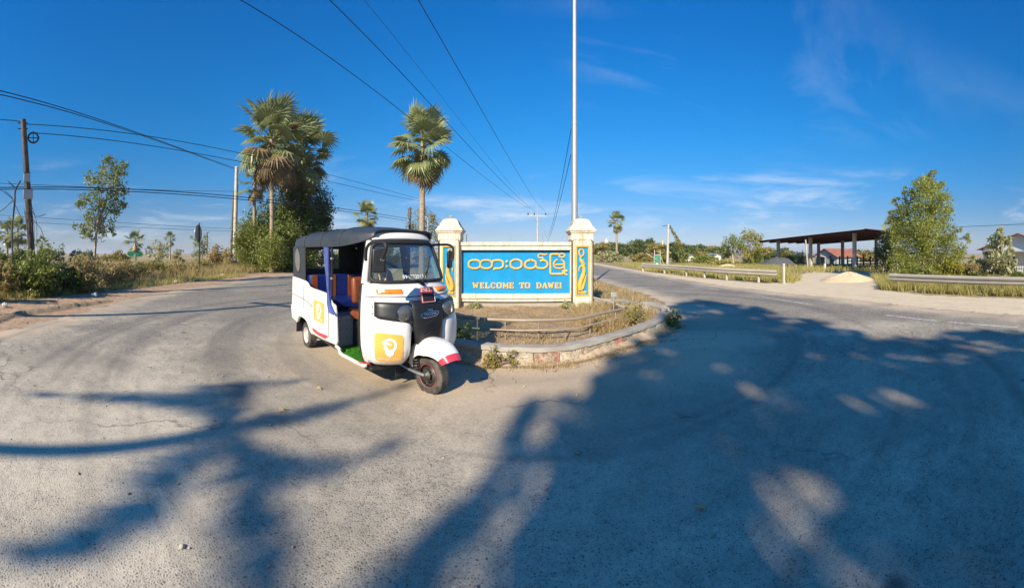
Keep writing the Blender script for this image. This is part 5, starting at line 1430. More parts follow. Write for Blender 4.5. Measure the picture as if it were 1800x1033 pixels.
for x, yt, d, lab, mat, w in [(279, 424, 33, 'small pale green sapling between the green board and the field palm', 'lf_pale', 26), (312, 441, 35, 'low pale green sapling in front of the field horizon', 'lf_pale', 20), (348, 414, 36, 'leafy young tree directly behind the round edge-on sign', 'lf_mid', 34)]:
    h = hz(yt, d)
    c = AZ(x, d)
    tree('sapling', lab, 'sapling', c, [(c + Vector((random.uniform(-.25, .25) * w / 14, 0, h * f)), (w / FPX * d * .45, w / FPX * d * .45, h * .18), 260) for f in (.45, .6, .75, .88)], .17, mat, .05, bark='bark_pale')

# roadside scrub on the left, front to back
bush('roadside_bush', 'leafy dark green bush with pale blossoms under the leaning pole', 8, 112, 437, 520, 13.2, .14, 2600, 'lf_mid', 1.0, lumps=9)
bush('roadside_bush', 'yellowish brown bush at the far left edge of the verge', -40, 22, 455, 525, 11.5, .13, 1500, 'lf_olive', .8)
bush('roadside_bush', 'deep green scrub just right of the leaning pole foot', 62, 140, 452, 512, 14.4, .14, 2200, 'lf_dark', 1.0)
bush('roadside_bush', 'tangled dry brown bush below the slender leaning tree', 112, 190, 443, 508, 14.6, .11, 2600, 'lf_dry', 1.2, lumps=8)
bush('roadside_bush', 'rusty dry thicket left of the green name board post', 175, 246, 450, 500, 17, .12, 2400, 'lf_dry', 1.2, lumps=8)
bush('roadside_bush', 'dark reddish brown low thicket right of the green name board', 248, 304, 457, 490, 23.5, .14, 2600, 'lf_olive', 1.4, lumps=9)
bush('roadside_bush', 'low brown thicket left of the round edge-on sign', 290, 350, 458, 487, 25.2, .14, 2400, 'lf_dry', 1.4, lumps=9)
bush('roadside_bush', 'tall straw coloured bush left of the pale concrete pole', 362, 410, 424, 475, 35, .18, 1900, 'lf_dry', 1.5)
bush('roadside_bush', 'tawny bush right of the pale concrete pole foot', 412, 450, 440, 472, 36.5, .18, 1400, 'lf_dry', 1.2)
bush('roadside_bush', 'brown brush at the roadside right of the palm clump', 490, 530, 452, 470, 38, .2, 900, 'lf_dry', 1.2)
for x0, x1, yt, yb, d, mat, lab in [(128, 182, 452, 505, 15.6, 'lf_olive', 'olive brush between the dark bush and the dry brown bush'), (150, 215, 446, 500, 18.5, 'lf_dry', 'straw brown brush behind the slender tree trunk'), (205, 262, 452, 495, 20, 'lf_olive', 'olive brown brush just behind the green name board'), (300, 345, 455, 486, 28, 'lf_dry', 'pale brown brush in front of the low sapling'), (335, 375, 452, 482, 29.5, 'lf_olive', 'olive brush just right of the round sign post'), (-30, 30, 446, 520, 13.5, 'lf_dry', 'dry brush behind the yellowish bush at the far left edge')]:
    bush('roadside_bush', lab, x0, x1, yt, yb, d, .12, 1500, mat, 1.2, lumps=7)
for x0, x1, yt, d, mat, lab in [(55, 120, 432, 48, 'lf_mid', 'banana-like green thicket far behind the slender tree, left part'), (118, 175, 436, 52, 'lf_dark', 'dark green far thicket seen under the slender tree crown'), (-20, 60, 434, 45, 'lf_mid', 'green far thicket at the left edge under the paired palms'), (170, 232, 440, 60, 'lf_olive', 'olive far thicket between slender tree and green board'), (560, 640, 442, 70, 'lf_yellow', 'far yellow hedge seen through the taxi from behind the road')]:
    bush('far_thicket', lab, x0, x1, yt, 455, d, .35, 1100, mat, 2.0, group='thickets in the left fields')
for x0, x1, yt, d, mat, lab in [(545, 600, 436, 34, 'lf_dry', 'dry scrub across the left road seen through the taxi'), (595, 660, 432, 36, 'lf_yellow', 'green scrub across the left road seen through the windscreen, left part'), (655, 720, 436, 38, 'lf_olive', 'olive scrub seen through the windscreen, right part'), (715, 775, 432, 40, 'lf_yellow', 'yellow green scrub between the taxi and the left sign post')]:
    bush('roadside_bush', lab, x0, x1, yt, 470, d, .2, 1500, mat, 1.5)

# right side: far belt of trees, nearer scrub
far = [(1050, 433, 120, 30, 'lf_olive'), (1068, 430, 150, 26, 'lf_dark'), (1092, 432, 140, 34, 'lf_dark'), (1112, 428, 150, 30, 'lf_dark'), (1130, 427, 160, 34, 'lf_dark'), (1144, 424, 170, 16, 'lf_dark'), (1150, 434, 120, 30, 'lf_olive'), (1182, 432, 140, 24, 'lf_dark'), (1206, 431, 130, 26, 'lf_dark'), (1222, 434, 140, 26, 'lf_olive'), (1238, 431, 150, 22, 'lf_dark'), (1254, 433, 140, 26, 'lf_olive'), (1268, 435, 130, 24, 'lf_dark'), (1350, 436, 120, 30, 'lf_olive'), (1385, 437, 110, 26, 'lf_dark'), (1500, 440, 120, 26, 'lf_dark'), (1530, 441, 110, 24, 'lf_olive')]
far = [(a, b, c, d * 1.15, e) for a, b, c, d, e in far]
wd = ['rounded', 'broad', 'bushy', 'dark', 'tall', 'pointed', 'low', 'shady', 'domed', 'olive', 'dense', 'ragged', 'flat topped', 'spreading', 'dim', 'small', 'faint']
wh_ = ['at the right edge of the right sign post', 'below the distant white hilltop building', 'under the lone slender palm', 'right of the lone slender palm', 'left of the golden pagoda', 'tip standing highest left of the golden pagoda', 'in front of the golden pagoda', 'right of the golden pagoda', 'behind the vine covered guy wire', 'beyond the second guardrail section', 'middle of the far belt', 'left of the forked tree', 'behind the forked tree', 'seen under the left end of the shed', 'seen between the shed columns', 'seen under the right half of the shed', 'seen just left of the big yellow green tree']
for (x, yt, d, w, mat), a, b in zip(far, wd, wh_):
    h = hz(yt, d) + 1.0; c = AZ(x, d, -1.0 if x > 1200 else 0)
    rw = w / FPX * d * .5
    tree('far_tree', f'{a} far tree {b}', 'tree', c, [(c + Vector((random.uniform(-.5, .5) * rw, random.uniform(-2, 2), h * f)), (rw * (1.05 - .5 * abs(f - .5)), rw, h * .24), 520) for f in (.25, .45, .62, .8)], .8, mat, .2, 'trees of the far belt on the right', limbs=False)
for x0, x1, yt, d, mat, lab, sz in [(1040, 1100, 441, 62, 'lf_pale', 'pale scrubby thicket along the road right of the sign', .35), (1095, 1150, 444, 66, 'lf_olive', 'olive thicket left of the green road board', .35), (1158, 1180, 446, 50, 'lf_yellow', 'yellow bush between the green board and the bare pole', .28), (1180, 1214, 431, 46, 'lf_mid', 'round green bush swallowing the foot of the guy wire', .22), (1205, 1260, 446, 55, 'lf_mid', 'green scrub behind the middle of the first guardrail', .3), (1240, 1290, 452, 40, 'lf_grass', 'low weedy bush behind the first guardrail', .2), (1300, 1345, 440, 52, 'lf_mid', 'dense undergrowth beneath the two trees left of the shed', .25), (1376, 1424, 436, 50, 'lf_olive', 'yellowing bush seen beneath the left half of the shed', .22), (1330, 1370, 447, 75, 'lf_dark', 'dark hedge behind the black gravel heap', .35)]:
    bush('roadside_bush' if d < 56 else 'far_thicket', lab, x0, x1, yt, 460, d, sz, 1300, mat, 1.8, z0=-.5 if x0 > 1290 else 0)
tree('forked_tree', 'small tree with a bare pale forked trunk left of the shed', 'tree', AZ(1290, 44, -.3), [PC(x, y, 44, r, n) for x, y, r, n in [(1280, 428, 13, 240), (1292, 424, 13, 240), (1274, 438, 9, 120), (1302, 434, 11, 170), (1288, 440, 11, 150)]], .24, 'lf_mid', .12, bark='bark_pale', mid=P(1287, 446, 44))
tree('roadside_tree', 'leafy yellow green tree close to the left end of the shed roof', 'tree', AZ(1318, 47, -.4), [PC(x, y, 47, r, n) for x, y, r, n in [(1316, 414, 13, 300), (1325, 420, 15, 340), (1308, 430, 14, 300), (1330, 438, 15, 300), (1315, 446, 16, 300), (1333, 428, 9, 130)]], .24, 'lf_yellow', .16, mid=P(1318, 448, 47))
cl = [PC(x, y, 22.5, r, n) for x, y, r, n in [(1617, 325, 15, 420), (1637, 332, 17, 480), (1600, 345, 14, 300), (1655, 350, 18, 420), (1625, 355, 26, 900), (1590, 368, 16, 360), (1648, 380, 26, 900), (1605, 385, 26, 900), (1625, 410, 30, 1100), (1660, 415, 20, 600), (1585, 410, 20, 600), (1600, 440, 28, 900), (1640, 445, 30, 1000), (1675, 445, 20, 500), (1620, 470, 34, 1000), (1665, 475, 28, 800), (1580, 465, 22, 600), (1690, 440, 12, 160), (1578, 385, 9, 140), (1632, 313, 9, 160)]]
tree('roadside_tree', 'big yellow green tree tapering upward behind the right guardrail', 'tree', AZ(1625, 22.5), [(c, r, int(n * 1.7)) for c, r, n in cl] + [PC(x, y, 22.5, r, n) for x, y, r, n in [(1574, 352, 8, 160), (1668, 368, 9, 180), (1702, 418, 10, 180), (1588, 332, 7, 110), (1654, 326, 8, 130), (1640, 303, 7, 110), (1568, 372, 7, 100), (1708, 455, 9, 140), (1682, 402, 9, 150)]], .12, 'lf_feather', .10, mid=P(1622, 440, 22.5))
tree('roadside_tree', 'dark shaded tree between the shed end and the big yellow green tree', 'tree', AZ(1562, 27), [PC(x, y, 27, r, n) for x, y, r, n in [(1565, 425, 20, 700), (1548, 440, 14, 400), (1575, 450, 20, 600), (1553, 462, 16, 400), (1570, 408, 14, 300)]], .18, 'lf_dark', .14, mid=P(1562, 455, 27))
bush('roadside_bush', 'bright green scrub under the big yellow green tree', 1575, 1650, 470, 505, 19.5, .13, 2200, 'lf_mid', .9)
bush('roadside_bush', 'yellow green scrub right of the big tree behind the guardrail', 1645, 1708, 455, 505, 20, .14, 2200, 'lf_yellow', .9)
bush('roadside_bush', 'orange brown dry bush between the big tree and the pale shrub', 1690, 1732, 462, 503, 20, .12, 1500, 'lf_dry', .8)
bush('roadside_bush', 'dark low bush left of the pale leaved shrub', 1695, 1735, 475, 500, 18, .12, 1100, 'lf_dark', .6)
cl = [PC(x, y, 20.5, r, n) for x, y, r, n in [(1762, 412, 10, 130), (1770, 424, 12, 160), (1752, 432, 13, 190), (1742, 445, 13, 190), (1768, 445, 14, 190), (1756, 458, 20, 330), (1735, 472, 18, 280), (1775, 472, 16, 240), (1755, 485, 22, 320), (1722, 462, 9, 90), (1785, 462, 8, 80)]]
tree('pale_shrub', 'tall pale broad leaved shrub in front of the white house', 'shrub', AZ(1755, 20.5), cl, .24, 'lf_pale', .06, asp=.6, mid=P(1755, 478, 20.5))
bush('roadside_bush', 'small dark bush in front of the white house at the right edge', 1765, 1815, 478, 500, 18.5, .12, 900, 'lf_mid', .6)
for x, yt, d, w, lab, mat in [(1750, 410, 40, 26, 'far green tree behind the pale shrub', 'lf_mid'), (1792, 428, 60, 20, 'far dark tree behind the white house roof', 'lf_dark')]:
    c = AZ(x, d, -.6); h = hz(yt, d) + .6; rw = w / FPX * d * .5
    tree('far_tree', lab, 'tree', c, [(c + Vector((random.uniform(-.4, .4) * rw, 0, h * f)), (rw, rw, h * .2), 300) for f in (.35, .55, .8)], .3, mat, .12, limbs=False)

# weeds by the sign foot, pit and kerb
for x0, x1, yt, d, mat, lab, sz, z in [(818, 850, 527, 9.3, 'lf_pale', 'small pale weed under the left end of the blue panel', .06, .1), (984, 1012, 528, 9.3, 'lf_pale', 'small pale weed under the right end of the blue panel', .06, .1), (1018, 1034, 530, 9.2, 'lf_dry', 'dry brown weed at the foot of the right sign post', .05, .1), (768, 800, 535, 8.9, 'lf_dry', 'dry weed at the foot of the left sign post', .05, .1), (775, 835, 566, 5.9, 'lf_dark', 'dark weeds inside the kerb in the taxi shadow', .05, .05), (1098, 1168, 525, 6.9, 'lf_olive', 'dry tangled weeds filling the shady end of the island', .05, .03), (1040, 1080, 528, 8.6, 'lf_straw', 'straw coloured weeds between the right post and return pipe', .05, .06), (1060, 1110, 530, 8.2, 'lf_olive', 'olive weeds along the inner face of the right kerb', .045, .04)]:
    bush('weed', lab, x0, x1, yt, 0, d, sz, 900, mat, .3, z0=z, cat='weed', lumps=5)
for x0, x1, yt, d, mat, lab in [(852, 910, 607, 4.82, 'lf_olive', 'scrubby weeds against the front kerb beside the taxi shadow'), (1165, 1200, 541, 7.35, 'lf_mid', 'green tuft at the outer tip of the kerb')]:
    bush('weed', lab, x0, x1, yt, 0, d, .04, 900, mat, .12, z0=0.0, cat='weed', lumps=7)

# grass (nobody could count it)
def scatter(poly, n, z=0.0, edge=None):
    poly = np.asarray(poly, float)
    lo, hi = poly.min(0), poly.max(0)
    out = []
    while sum(len(o) for o in out) < n:
        p = rng.uniform(lo, hi, (n, 2))
        k = poly_sd(p[:, 0], p[:, 1], poly) > 0
        k &= rng.uniform(0, 1, n) < (.25 + .75 * (np.sin(p[:, 0] * 2.1 + 1.3 * np.sin(p[:, 1] * 1.7)) * np.sin(p[:, 1] * 2.6 + p[:, 0]) > -.25))
        out.append(p[k])
    p = np.concatenate(out)[:n]
    zz = gz(p[:, 0], p[:, 1]) if z is None else np.full(n, z)
    return np.column_stack([p, zz])
inner = [(p.x * .93 + .01, (p.y - 8.2) * .93 + 8.2) for p in loop[::5]]
blades('island_grass', 'short dry grass on the sign island', scatter(inner, 2000, .10), .02, .09, 'lf_straw', .004, .5)
blades('island_grass', 'taller dead grass in the shaded end of the island', scatter([(1.5, 6.3), (2.7, 6.7), (2.9, 7.4), (2.4, 8.6), (1.6, 8.8), (1.3, 7.2)], 1500, .04), .1, .38, 'lf_straw', .005, .4)
kp = []
for k in range(700):
    s = random.uniform(0, arc[-1]); p, nn = at_arc(s)
    if random.random() < .35 + .65 * (math.sin(s * 2.3) > .2): kp.append(p - nn * abs(random.gauss(.02, .12)) - Vector((0, 0, 0)))
blades('kerb_grass', 'dry grass at the foot of the island kerb', [(p.x, p.y, .014) for p in kp], .03, .11, 'lf_straw', .004, .7)
blades('verge_grass', 'dry grass strip between the island and the right road', scatter([(3.3, 8.4), (3.9, 9.2), (4.3, 11), (4.3, 17), (4.5, 30), (2, 30), (-1, 24), (-4, 20), (-2.4, 12.2), (2.5, 12)], 9000), .05, .25, 'lf_straw', .008, .5)
lv = [(-12.9, 3.5), (-14.4, 6), (-15.2, 9), (-16.3, 12.6), (-17.8, 20), (-18.5, 28), (-30, 40), (-42, 30), (-34, 8), (-20, 1.5), (-13, -2), (-11.2, 0)]
blades('verge_grass', 'tall tawny grass along the left verge', scatter(lv, 12000), .18, .75, 'lf_dry', .008, .35, cl=6)
blades('verge_grass', 'greener grass tufts at the front of the left verge', scatter([(-10.8, 1.2), (-12.2, 4.5), (-13.2, 7.6), (-14.3, 11.5), (-15.7, 18), (-16.8, 18), (-15.5, 11), (-14.4, 7), (-12.6, 2), (-11.5, 0)], 1500), .06, .32, 'lf_grass', .007, .5)
rv = [(12.0, 34), (11.0, 28), (11.2, 22), (11.6, 17), (12.6, 13.2), (14.6, 14.6), (17.5, 18.5), (22, 24), (26, 30), (20, 45), (14, 50)]
blades('guardrail_grass', 'green and straw weeds under the first guardrail', scatter(rv, 9000), .08, .42, 'lf_grass', .012, .35, cl=6)
rv2 = [(12.7, 8.3), (12.4, 5), (12.4, 1), (12.6, -3), (20, -3), (22, 6), (19, 13), (15.5, 10.2)]
blades('guardrail_grass', 'green and straw weeds under the right guardrail', scatter(rv2, 9000), .08, .45, 'lf_grass', .010, .35, cl=6)
blades('yard_grass', 'scattered grass around the open shed yard', scatter([(18, 20), (22, 18), (24, 15.5), (22, 12), (30, 12), (46, 30), (46, 60), (30, 50)], 5000, None), .1, .45, 'lf_grass', .016, .4, cl=5)
# ------------------------------------------------------------ poles, wires, signs
lp1 = thing('utility_pole', 'leaning weathered wooden pole at the far left with a ring and two meter boxes', 'utility pole', AZ(60, 14))
b0 = lp1.location.copy()
pt0, pt1 = P(41, 210, 14) - b0, Vector((0, 0, -.1))
MB().tube([pt1, pt0 * .5, pt0], [.145, .13, .105], 12).build('pole_shaft', M['wood'], lp1)
def lpt(y): return pt0 * ((HC + (HOR - y) / FPX * 14) / pt0.z)
tanL = Vector((math.cos(-1.31), -math.sin(-1.31), 0))
radL = Vector((math.sin(-1.31), math.cos(-1.31), 0))
rc = P(58.5, 242, 14) - b0
MB().tube([rc + tanL * (.19 * math.cos(a)) + Vector((0, 0, .19 * math.sin(a))) for a in [k * math.pi / 14 for k in range(28)]], .035, 8, closed=True).build('ring', M['dark_metal'], lp1, smooth=60)
m = MB(); m.tube([rc - tanL * .38, rc + tanL * .24], .018, 8); m.tube([rc - Vector((0, 0, .22)), rc + Vector((0, 0, .24))], .018, 8); m.build('ring_bracket', M['dark_metal'], lp1)
qL = Matrix.Rotation(1.31, 3, 'Z')
for y, w, h, d_ in [(314, .24, .32, .14), (343, .36, .35, .16)]:
    c = lpt(y) - radL * (.14 + d_ / 2)
    bx_ = MB().box(c, (w, d_, h), qL).build('meter_box', M['box_grey'], lp1, bevel=.012)
    MB().box(c + Vector((0, 0, h / 2 + .012)), (w * 1.06, d_ * 1.15, .022), qL).build('box_lid', M['dark_metal'], bx_)
for y in (226, 216):
    MB().tube([lpt(y) - tanL * .22, lpt(y) + tanL * .16], .022, 6).build('cross_bolt', M['dark_metal'], lp1)
m = MB()
for k in range(9):
    x = random.uniform(42, 56); a = P(x, random.uniform(352, 380), 13.8) - b0; b = P(x + random.uniform(-7, 14), random.uniform(410, 460), 13.8) - b0
    m.tube(catmull([a, (a + b) / 2 + Vector((random.uniform(-.12, .12), .1, 0)), b], 4), .009, 5)
for pts in [[(45, 372), (60, 388), (72, 402), (80, 425)], [(50, 360), (62, 380), (70, 380), (80, 376)], [(36, 380), (20, 345), (8, 335)]]:
    m.tube([P(x, y, 13.7) - b0 for x, y in pts], .013, 5)
m.build('dead_creeper', M['wood'], lp1)
dt = thing('dead_tree', 'bare dead sapling with two stubby branches left of the leaning pole', 'dead tree', AZ(22, 12.8))
m = MB(); bb = dt.location
m.tube(catmull([(0, 0, -.1), P(22, 440, 12.8) - bb, P(21, 405, 12.8) - bb, P(26, 355, 12.8) - bb, P(27, 335, 12.8) - bb, P(36, 317, 12.8) - bb], 4), .032, 8)
m.build('dead_stem', M['wood'], dt)
m = MB(); m.tube([P(26, 330, 12.8) - bb, P(20, 324, 12.8) - bb, P(14, 318, 12.8) - bb], [.025, .02, .012], 7); m.tube([P(23, 352, 12.8) - bb, P(8, 366, 12.8) - bb, P(-8, 377, 12.8) - bb], [.018, .014, .008], 6); m.tube([P(23, 350, 12.8) - bb, P(8, 338, 12.8) - bb, P(-8, 328, 12.8) - bb], [.014, .012, .008], 6)
m.build('branch', M['wood'], dt)

def pole(name, label, x, yt, d, r0, r1, mat, xt=None, arms=(), z=0):
    b = AZ(x, d, z)
    t = thing(name, label, 'utility pole', b)
    tp = P(xt if xt is not None else x, yt, d) - b
    MB().tube([(0, 0, -.1), tp * .5, tp], [r0, (r0 + r1) / 2, r1], 12).build('pole_shaft', M[mat], t)
    return t, b, tp
cp, cb, ctp = pole('utility_pole', 'pale round concrete pole at the left roadside with a dark band', 412, 296, 36, .24, .17, 'pole_conc', 416)
MB().lathe([(.235, 0), (.235, .18)], 12, ctp * .20, cap=False).build('dark_band', M['dark_metal'], cp)
MB().lathe([(.19, 0), (.19, .12), (.1, .2)], 12, ctp).build('pole_cap', M['pole_conc'], cp)
MB().tube([ctp * .76 , ctp * .76 + Vector((.4, .2, .1)), ctp * .76 + Vector((.45, .2, -.25))], .03, 6).build('bracket', M['dark_metal'], cp)
pole('utility_pole', 'thin brown strut pole leaning against the pale concrete pole', 405, 336, 36.4, .13, .10, 'wood', 411)
wp, wb, wtp = pole('utility_pole', 'dark wooden pole seen just left of the lone palm trunk', 719, 364, 42, .14, .11, 'wood', 721)
MB().box(wtp * .88 + Vector((0, -.18, 0)), (.34, .25, 1.1)).build('cable_box', M['dark_metal'], wp, bevel=.02)
MB().tube([wtp * .97 + Vector((-.25, 0, 0)), wtp * .97 + Vector((.25, 0, 0))], .04, 6).build('cross_arm', M['dark_metal'], wp)
# power pole in the centre
hp, hb, htp = pole('power_pole', 'concrete power pole with steel cross arm and three insulators behind the sign', 945, 379, 60, .17, .13, 'pole_conc')
MB().box(htp + Vector((-.1, -.16, .0)), (3.0, .12, .14)).build('cross_arm', M['galv'], hp)
MB().tube([htp + Vector((-1.1, -.2, -.05)), htp + Vector((-.05, -.2, -1.0))], .04, 6).build('arm_brace', M['galv'], hp)
MB().tube([htp, htp + Vector((0, 0, 1.7))], .06, 8).build('top_spike', M['galv'], hp)
for k, x in enumerate((-1.55, -.55, 1.3)):
    MB().lathe([(.05, 0), (.12, .05), (.06, .12), (.13, .17), (.06, .24), (.11, .3), (.04, .36)], 12, htp + Vector((x, -.16, .07))).build('insulator', M['rubber'], hp)
vp, vb, vtp = pole('utility_pole', 'slim pale pole with a short arm right of the golden pagoda', 1173, 394, 42, .15, .11, 'pole_conc', 1175)
MB().tube([vtp + Vector((-.75, 0, -.25)), vtp + Vector((.1, 0, -.1))], .035, 6).build('cross_arm', M['dark_metal'], vp)
gw = thing('guy_wire', 'vine covered guy wire slanting down to the round bush', 'wire', vb)
MB().tube([vtp - Vector((0, 0, .3)), P(1186, 412, 42.5) - vb, P(1196, 432, 43) - vb, P(1204, 455, 43.5) - vb], .02, 6).build('strand', M['cable'], gw)
vv = []
for k in range(26):
    f = k / 25; p = P(1178 + 18 * f, 397 + 36 * f, 42.2)
    vv.append((tuple(p - vb), .08 + .28 * f, 22 + int(50 * f)))
leafobj('vine_leaves', crown_pts(vv), .16, 'lf_olive', gw)
t = thing('far_pole', 'short distant pole poking up above the sign coping', 'utility pole', AZ(820, 90))
MB().tube([(0, 0, 0), (0, 0, hz(412, 90))], .1, 6).build('pole_shaft', M['wood'], t)
t = thing('far_pole', 'distant lamp post behind the round edge-on sign', 'lamp post', AZ(364, 60))
MB().tube([(0, 0, 0), (0, 0, hz(408, 60))], .09, 6).build('pole_shaft', M['wood'], t); MB().tube([(0, 0, hz(410, 60)), (.55, 0, hz(408, 60))], .05, 6).build('arm', M['dark_metal'], t)
t = thing('lamp_post', 'pale hooked lamp post just right of the lone palm trunk', 'lamp post', AZ(752, 44))
MB().tube([(0, 0, 0), (0, 0, hz(386, 44)), (-.1, 0, hz(382, 44)), (-.35, 0, hz(381, 44))], .05, 8).build('pole_shaft', M['pole_conc'], t)

def cable(label, A, B, px, r=.016, ext=14.0, deg=2, name='power_cable', ends=(True, True)):
    """a wire hung in the vertical plane through the plan points A and B, passing through the given sight lines"""
    A, B = Vector((A[0], A[1], 0)), Vector((B[0], B[1], 0))
    d = (B - A); L = d.length; d.normalize()
    S_, Z_ = [], []
    for x, y in px:
        t = (x - 900) / FPX
        r_ = Vector((math.sin(t), math.cos(t), 0))
        den = r_.x * d.y - r_.y * d.x
        k = (A.x * d.y - A.y * d.x) / den
        q = r_ * k
        S_.append((q - A).dot(d)); Z_.append(HC + (HOR - y) / FPX * k)
    co = np.polyfit(S_, Z_, min(deg, len(px) - 1))
    s0 = min(S_) - (ext if ends[0] else 0); s1 = max(S_) + (ext if ends[1] else 0)
    ss = np.linspace(s0, s1, 40)
    m = MB(); m.tube([A + d * s + Vector((0, 0, float(np.polyval(co, s)))) for s in ss], r, 5)
    o = m.build(name, M['cable'], None, smooth=60)
    return tag(o, label, 'cable', 'overhead cables')
h1 = hb + htp
cable('leftmost heavy overhead cable, ending on the left of the central pole cross arm', (h1.x - 1.65, h1.y), AZ(410, 11.6)[:2], [(410, 0), (540, 72), (640, 140), (715, 200), (812, 283), (929, 366)], .016, ends=(False, True))
cable('heavy overhead cable crossing in front of the lone palm crown', (h1.x - .65, h1.y), AZ(572, 11.6)[:2], [(572, 0), (690, 103), (775, 205), (850, 285), (941, 372)], .016, ends=(False, True))
cable('faint thin overhead wire between the two heavy cables over the taxi', (h1.x - .3, h1.y), AZ(640, 12)[:2], [(640, 0), (745, 130), (850, 265), (920, 350)], .007, ends=(False, True))
cable('heavy overhead cable dropping steeply onto the tip of the central pole', (h1.x, h1.y), AZ(733, 11.6)[:2], [(733, 0), (800, 110), (870, 232), (910, 305), (944, 357)], .016, ends=(False, True))
cable('short wire falling right from the central pole tip to the right insulator', (h1.x, h1.y + .05), (h1.x + 1.3, h1.y - .1), [(945, 358), (958, 371)], .02, ends=(False, False))
cable('left strand of the pair running from the tall lamp pole to the central pole', AZ(1004, 12.5)[:2], AZ(957, 59)[:2], [(1004, 222), (988, 320), (974, 380), (958, 412)], .012, ends=(False, True), ext=6)
cable('right strand of the pair running from the tall lamp pole to the central pole', AZ(1004.5, 12.6)[:2], AZ(956, 60)[:2], [(1004, 262), (990, 340), (974, 390), (954, 417)], .012, ends=(False, True), ext=6)
c1 = cb + ctp
cable('upper of two black cables climbing from the pale concrete pole off the left edge', c1[:2], (-13.5, 3.0), [(0, 158), (130, 195), (240, 236), (330, 263), (414, 296)], .020, ends=(False, True), ext=2.5)
cable('lower of two black cables climbing from the pale concrete pole off the left edge', (c1.x - .1, c1.y), (-13.3, 3.0), [(0, 165), (150, 207), (280, 248), (412, 297)], .020, ends=(False, True), ext=2.5)
l1 = b0 + pt0
cable('black cable from the leaning pole top running behind the palm clump', l1[:2], (wb.x, wb.y), [(44, 215), (230, 238), (420, 270), (570, 303), (735, 349)], .016, ends=(False, True), ext=3)
cable('black cable from below the leaning pole top running behind the palm clump', (l1.x + .05, l1.y), (wb.x + .2, wb.y), [(60, 233), (250, 255), (420, 283), (575, 318), (737, 353)], .016, ends=(False, True), ext=3)
cable('short cable from the leaning pole top to the left edge of view', l1[:2], (-14.5, 0.5), [(0, 210), (22, 211.5), (40, 214)], .016, ends=(False, True))
cable('upper strand of the thick cable bundle at mid height on the left', (-15.5, 3.6), (wb.x, wb.y), [(0, 327), (230, 338), (415, 342), (580, 364), (716, 384)], .022, ends=(True, False))
cable('lower strand of the thick cable bundle at mid height on the left', (-15.5, 3.5), (wb.x, wb.y - .1), [(0, 331), (230, 341), (415, 346), (580, 369), (716, 388)], .020, ends=(True, False))
cable('thin wire just above the thick cable bundle on the left', (-15.6, 3.6), (-16, 33), [(0, 322), (230, 332), (415, 336)], .010, ends=(True, False))
cable('fine distant wire low over the left fields', (-45, 8), (-32, 55), [(0, 378), (150, 387), (300, 397), (410, 402)], .02, ends=(True, False))
cable('fine distant wire just below another low over the left fields', (-45, 7.8), (-32, 54.8), [(0, 388), (150, 396), (300, 402), (410, 406)], .02, ends=(True, False))
cable('wire running right from the lone palm down behind the left sign post', (wb.x, wb.y), AZ(800, 80)[:2], [(745, 358), (770, 383), (800, 402)], .02, ends=(False, False))
cable('single wire at the right edge over the pale shrub', AZ(1665, 30)[:2], AZ(1800, 24)[:2], [(1600, 401.5), (1665, 399), (1735, 397), (1800, 393.5)], .016, ends=(False, True), ext=6)

# green name board
M['cream_green'] = plain('cream_green', (0.33, 0.36, 0.22), 0.7, 0, 0.2, 8)
nb = thing('name_board', 'green rounded name board with gold finial on a striped post in the left verge', 'sign', AZ(237, 23), .9)
m = MB()
for k in range(9): m.box((0, 0, .08 + .16 * k), (.13, .13, .155))
m.build('post', M['cream_green'], nb, bevel=.01)
m = MB(); m.prism(rrect(1.06, .40, .19), -.04, .04, lambda a, b, h: (a, h, 1.47 + b)); m.build('board_frame', M['cream_green'], nb, fix=True, bevel=.01)
m = MB(); m.prism(rrect(.90, .27, .13), -.055, -.041, lambda a, b, h: (a, h, 1.47 + b)); bo = m.build('board', M['sign_green'], nb, fix=True)
m = MB()
for k in range(6): m.tube([(-.3 + .1 * k + .04 * math.cos(a), -.058, 1.49 + .03 * math.sin(a)) for a in [i * .75 for i in range(7)]], .008, 5)
m.tube([(-.28, -.058, 1.41), (.3, -.058, 1.41)], .009, 5); m.build('faded_lettering', M['sign_teal'], bo)
MB().lathe([(.13, 1.67), (.15, 1.72), (.12, 1.78), (.14, 1.83), (.10, 1.90), (.05, 1.98), (.01, 2.08)], 14).build('finial', M['straw'], nb)
# round sign seen nearly edge on
rs = thing('round_sign', 'round sign disc seen nearly edge-on on a dark post at the left roadside', 'road sign', AZ(350.5, 27), .846 + 1.15)
MB().tube([(0, 0, -.1), (0, 0, 3.72)], .055, 10).build('post', M['dark_metal'], rs)
MB().lathe([(.62, -.01), (.63, 0), (.62, .02), (.3, .03), (0, .035)], 28, (0, .08, 2.95), Matrix.Rotation(R(-90), 3, 'X'), cap=False).build('disc', M['box_grey'], rs, fix=True)
MB().tube([(.625 * math.cos(a), .085, 2.95 + .625 * math.sin(a)) for a in [k * math.pi / 14 for k in range(28)]], .02, 6, closed=True).build('disc_rim', M['galv'], rs)
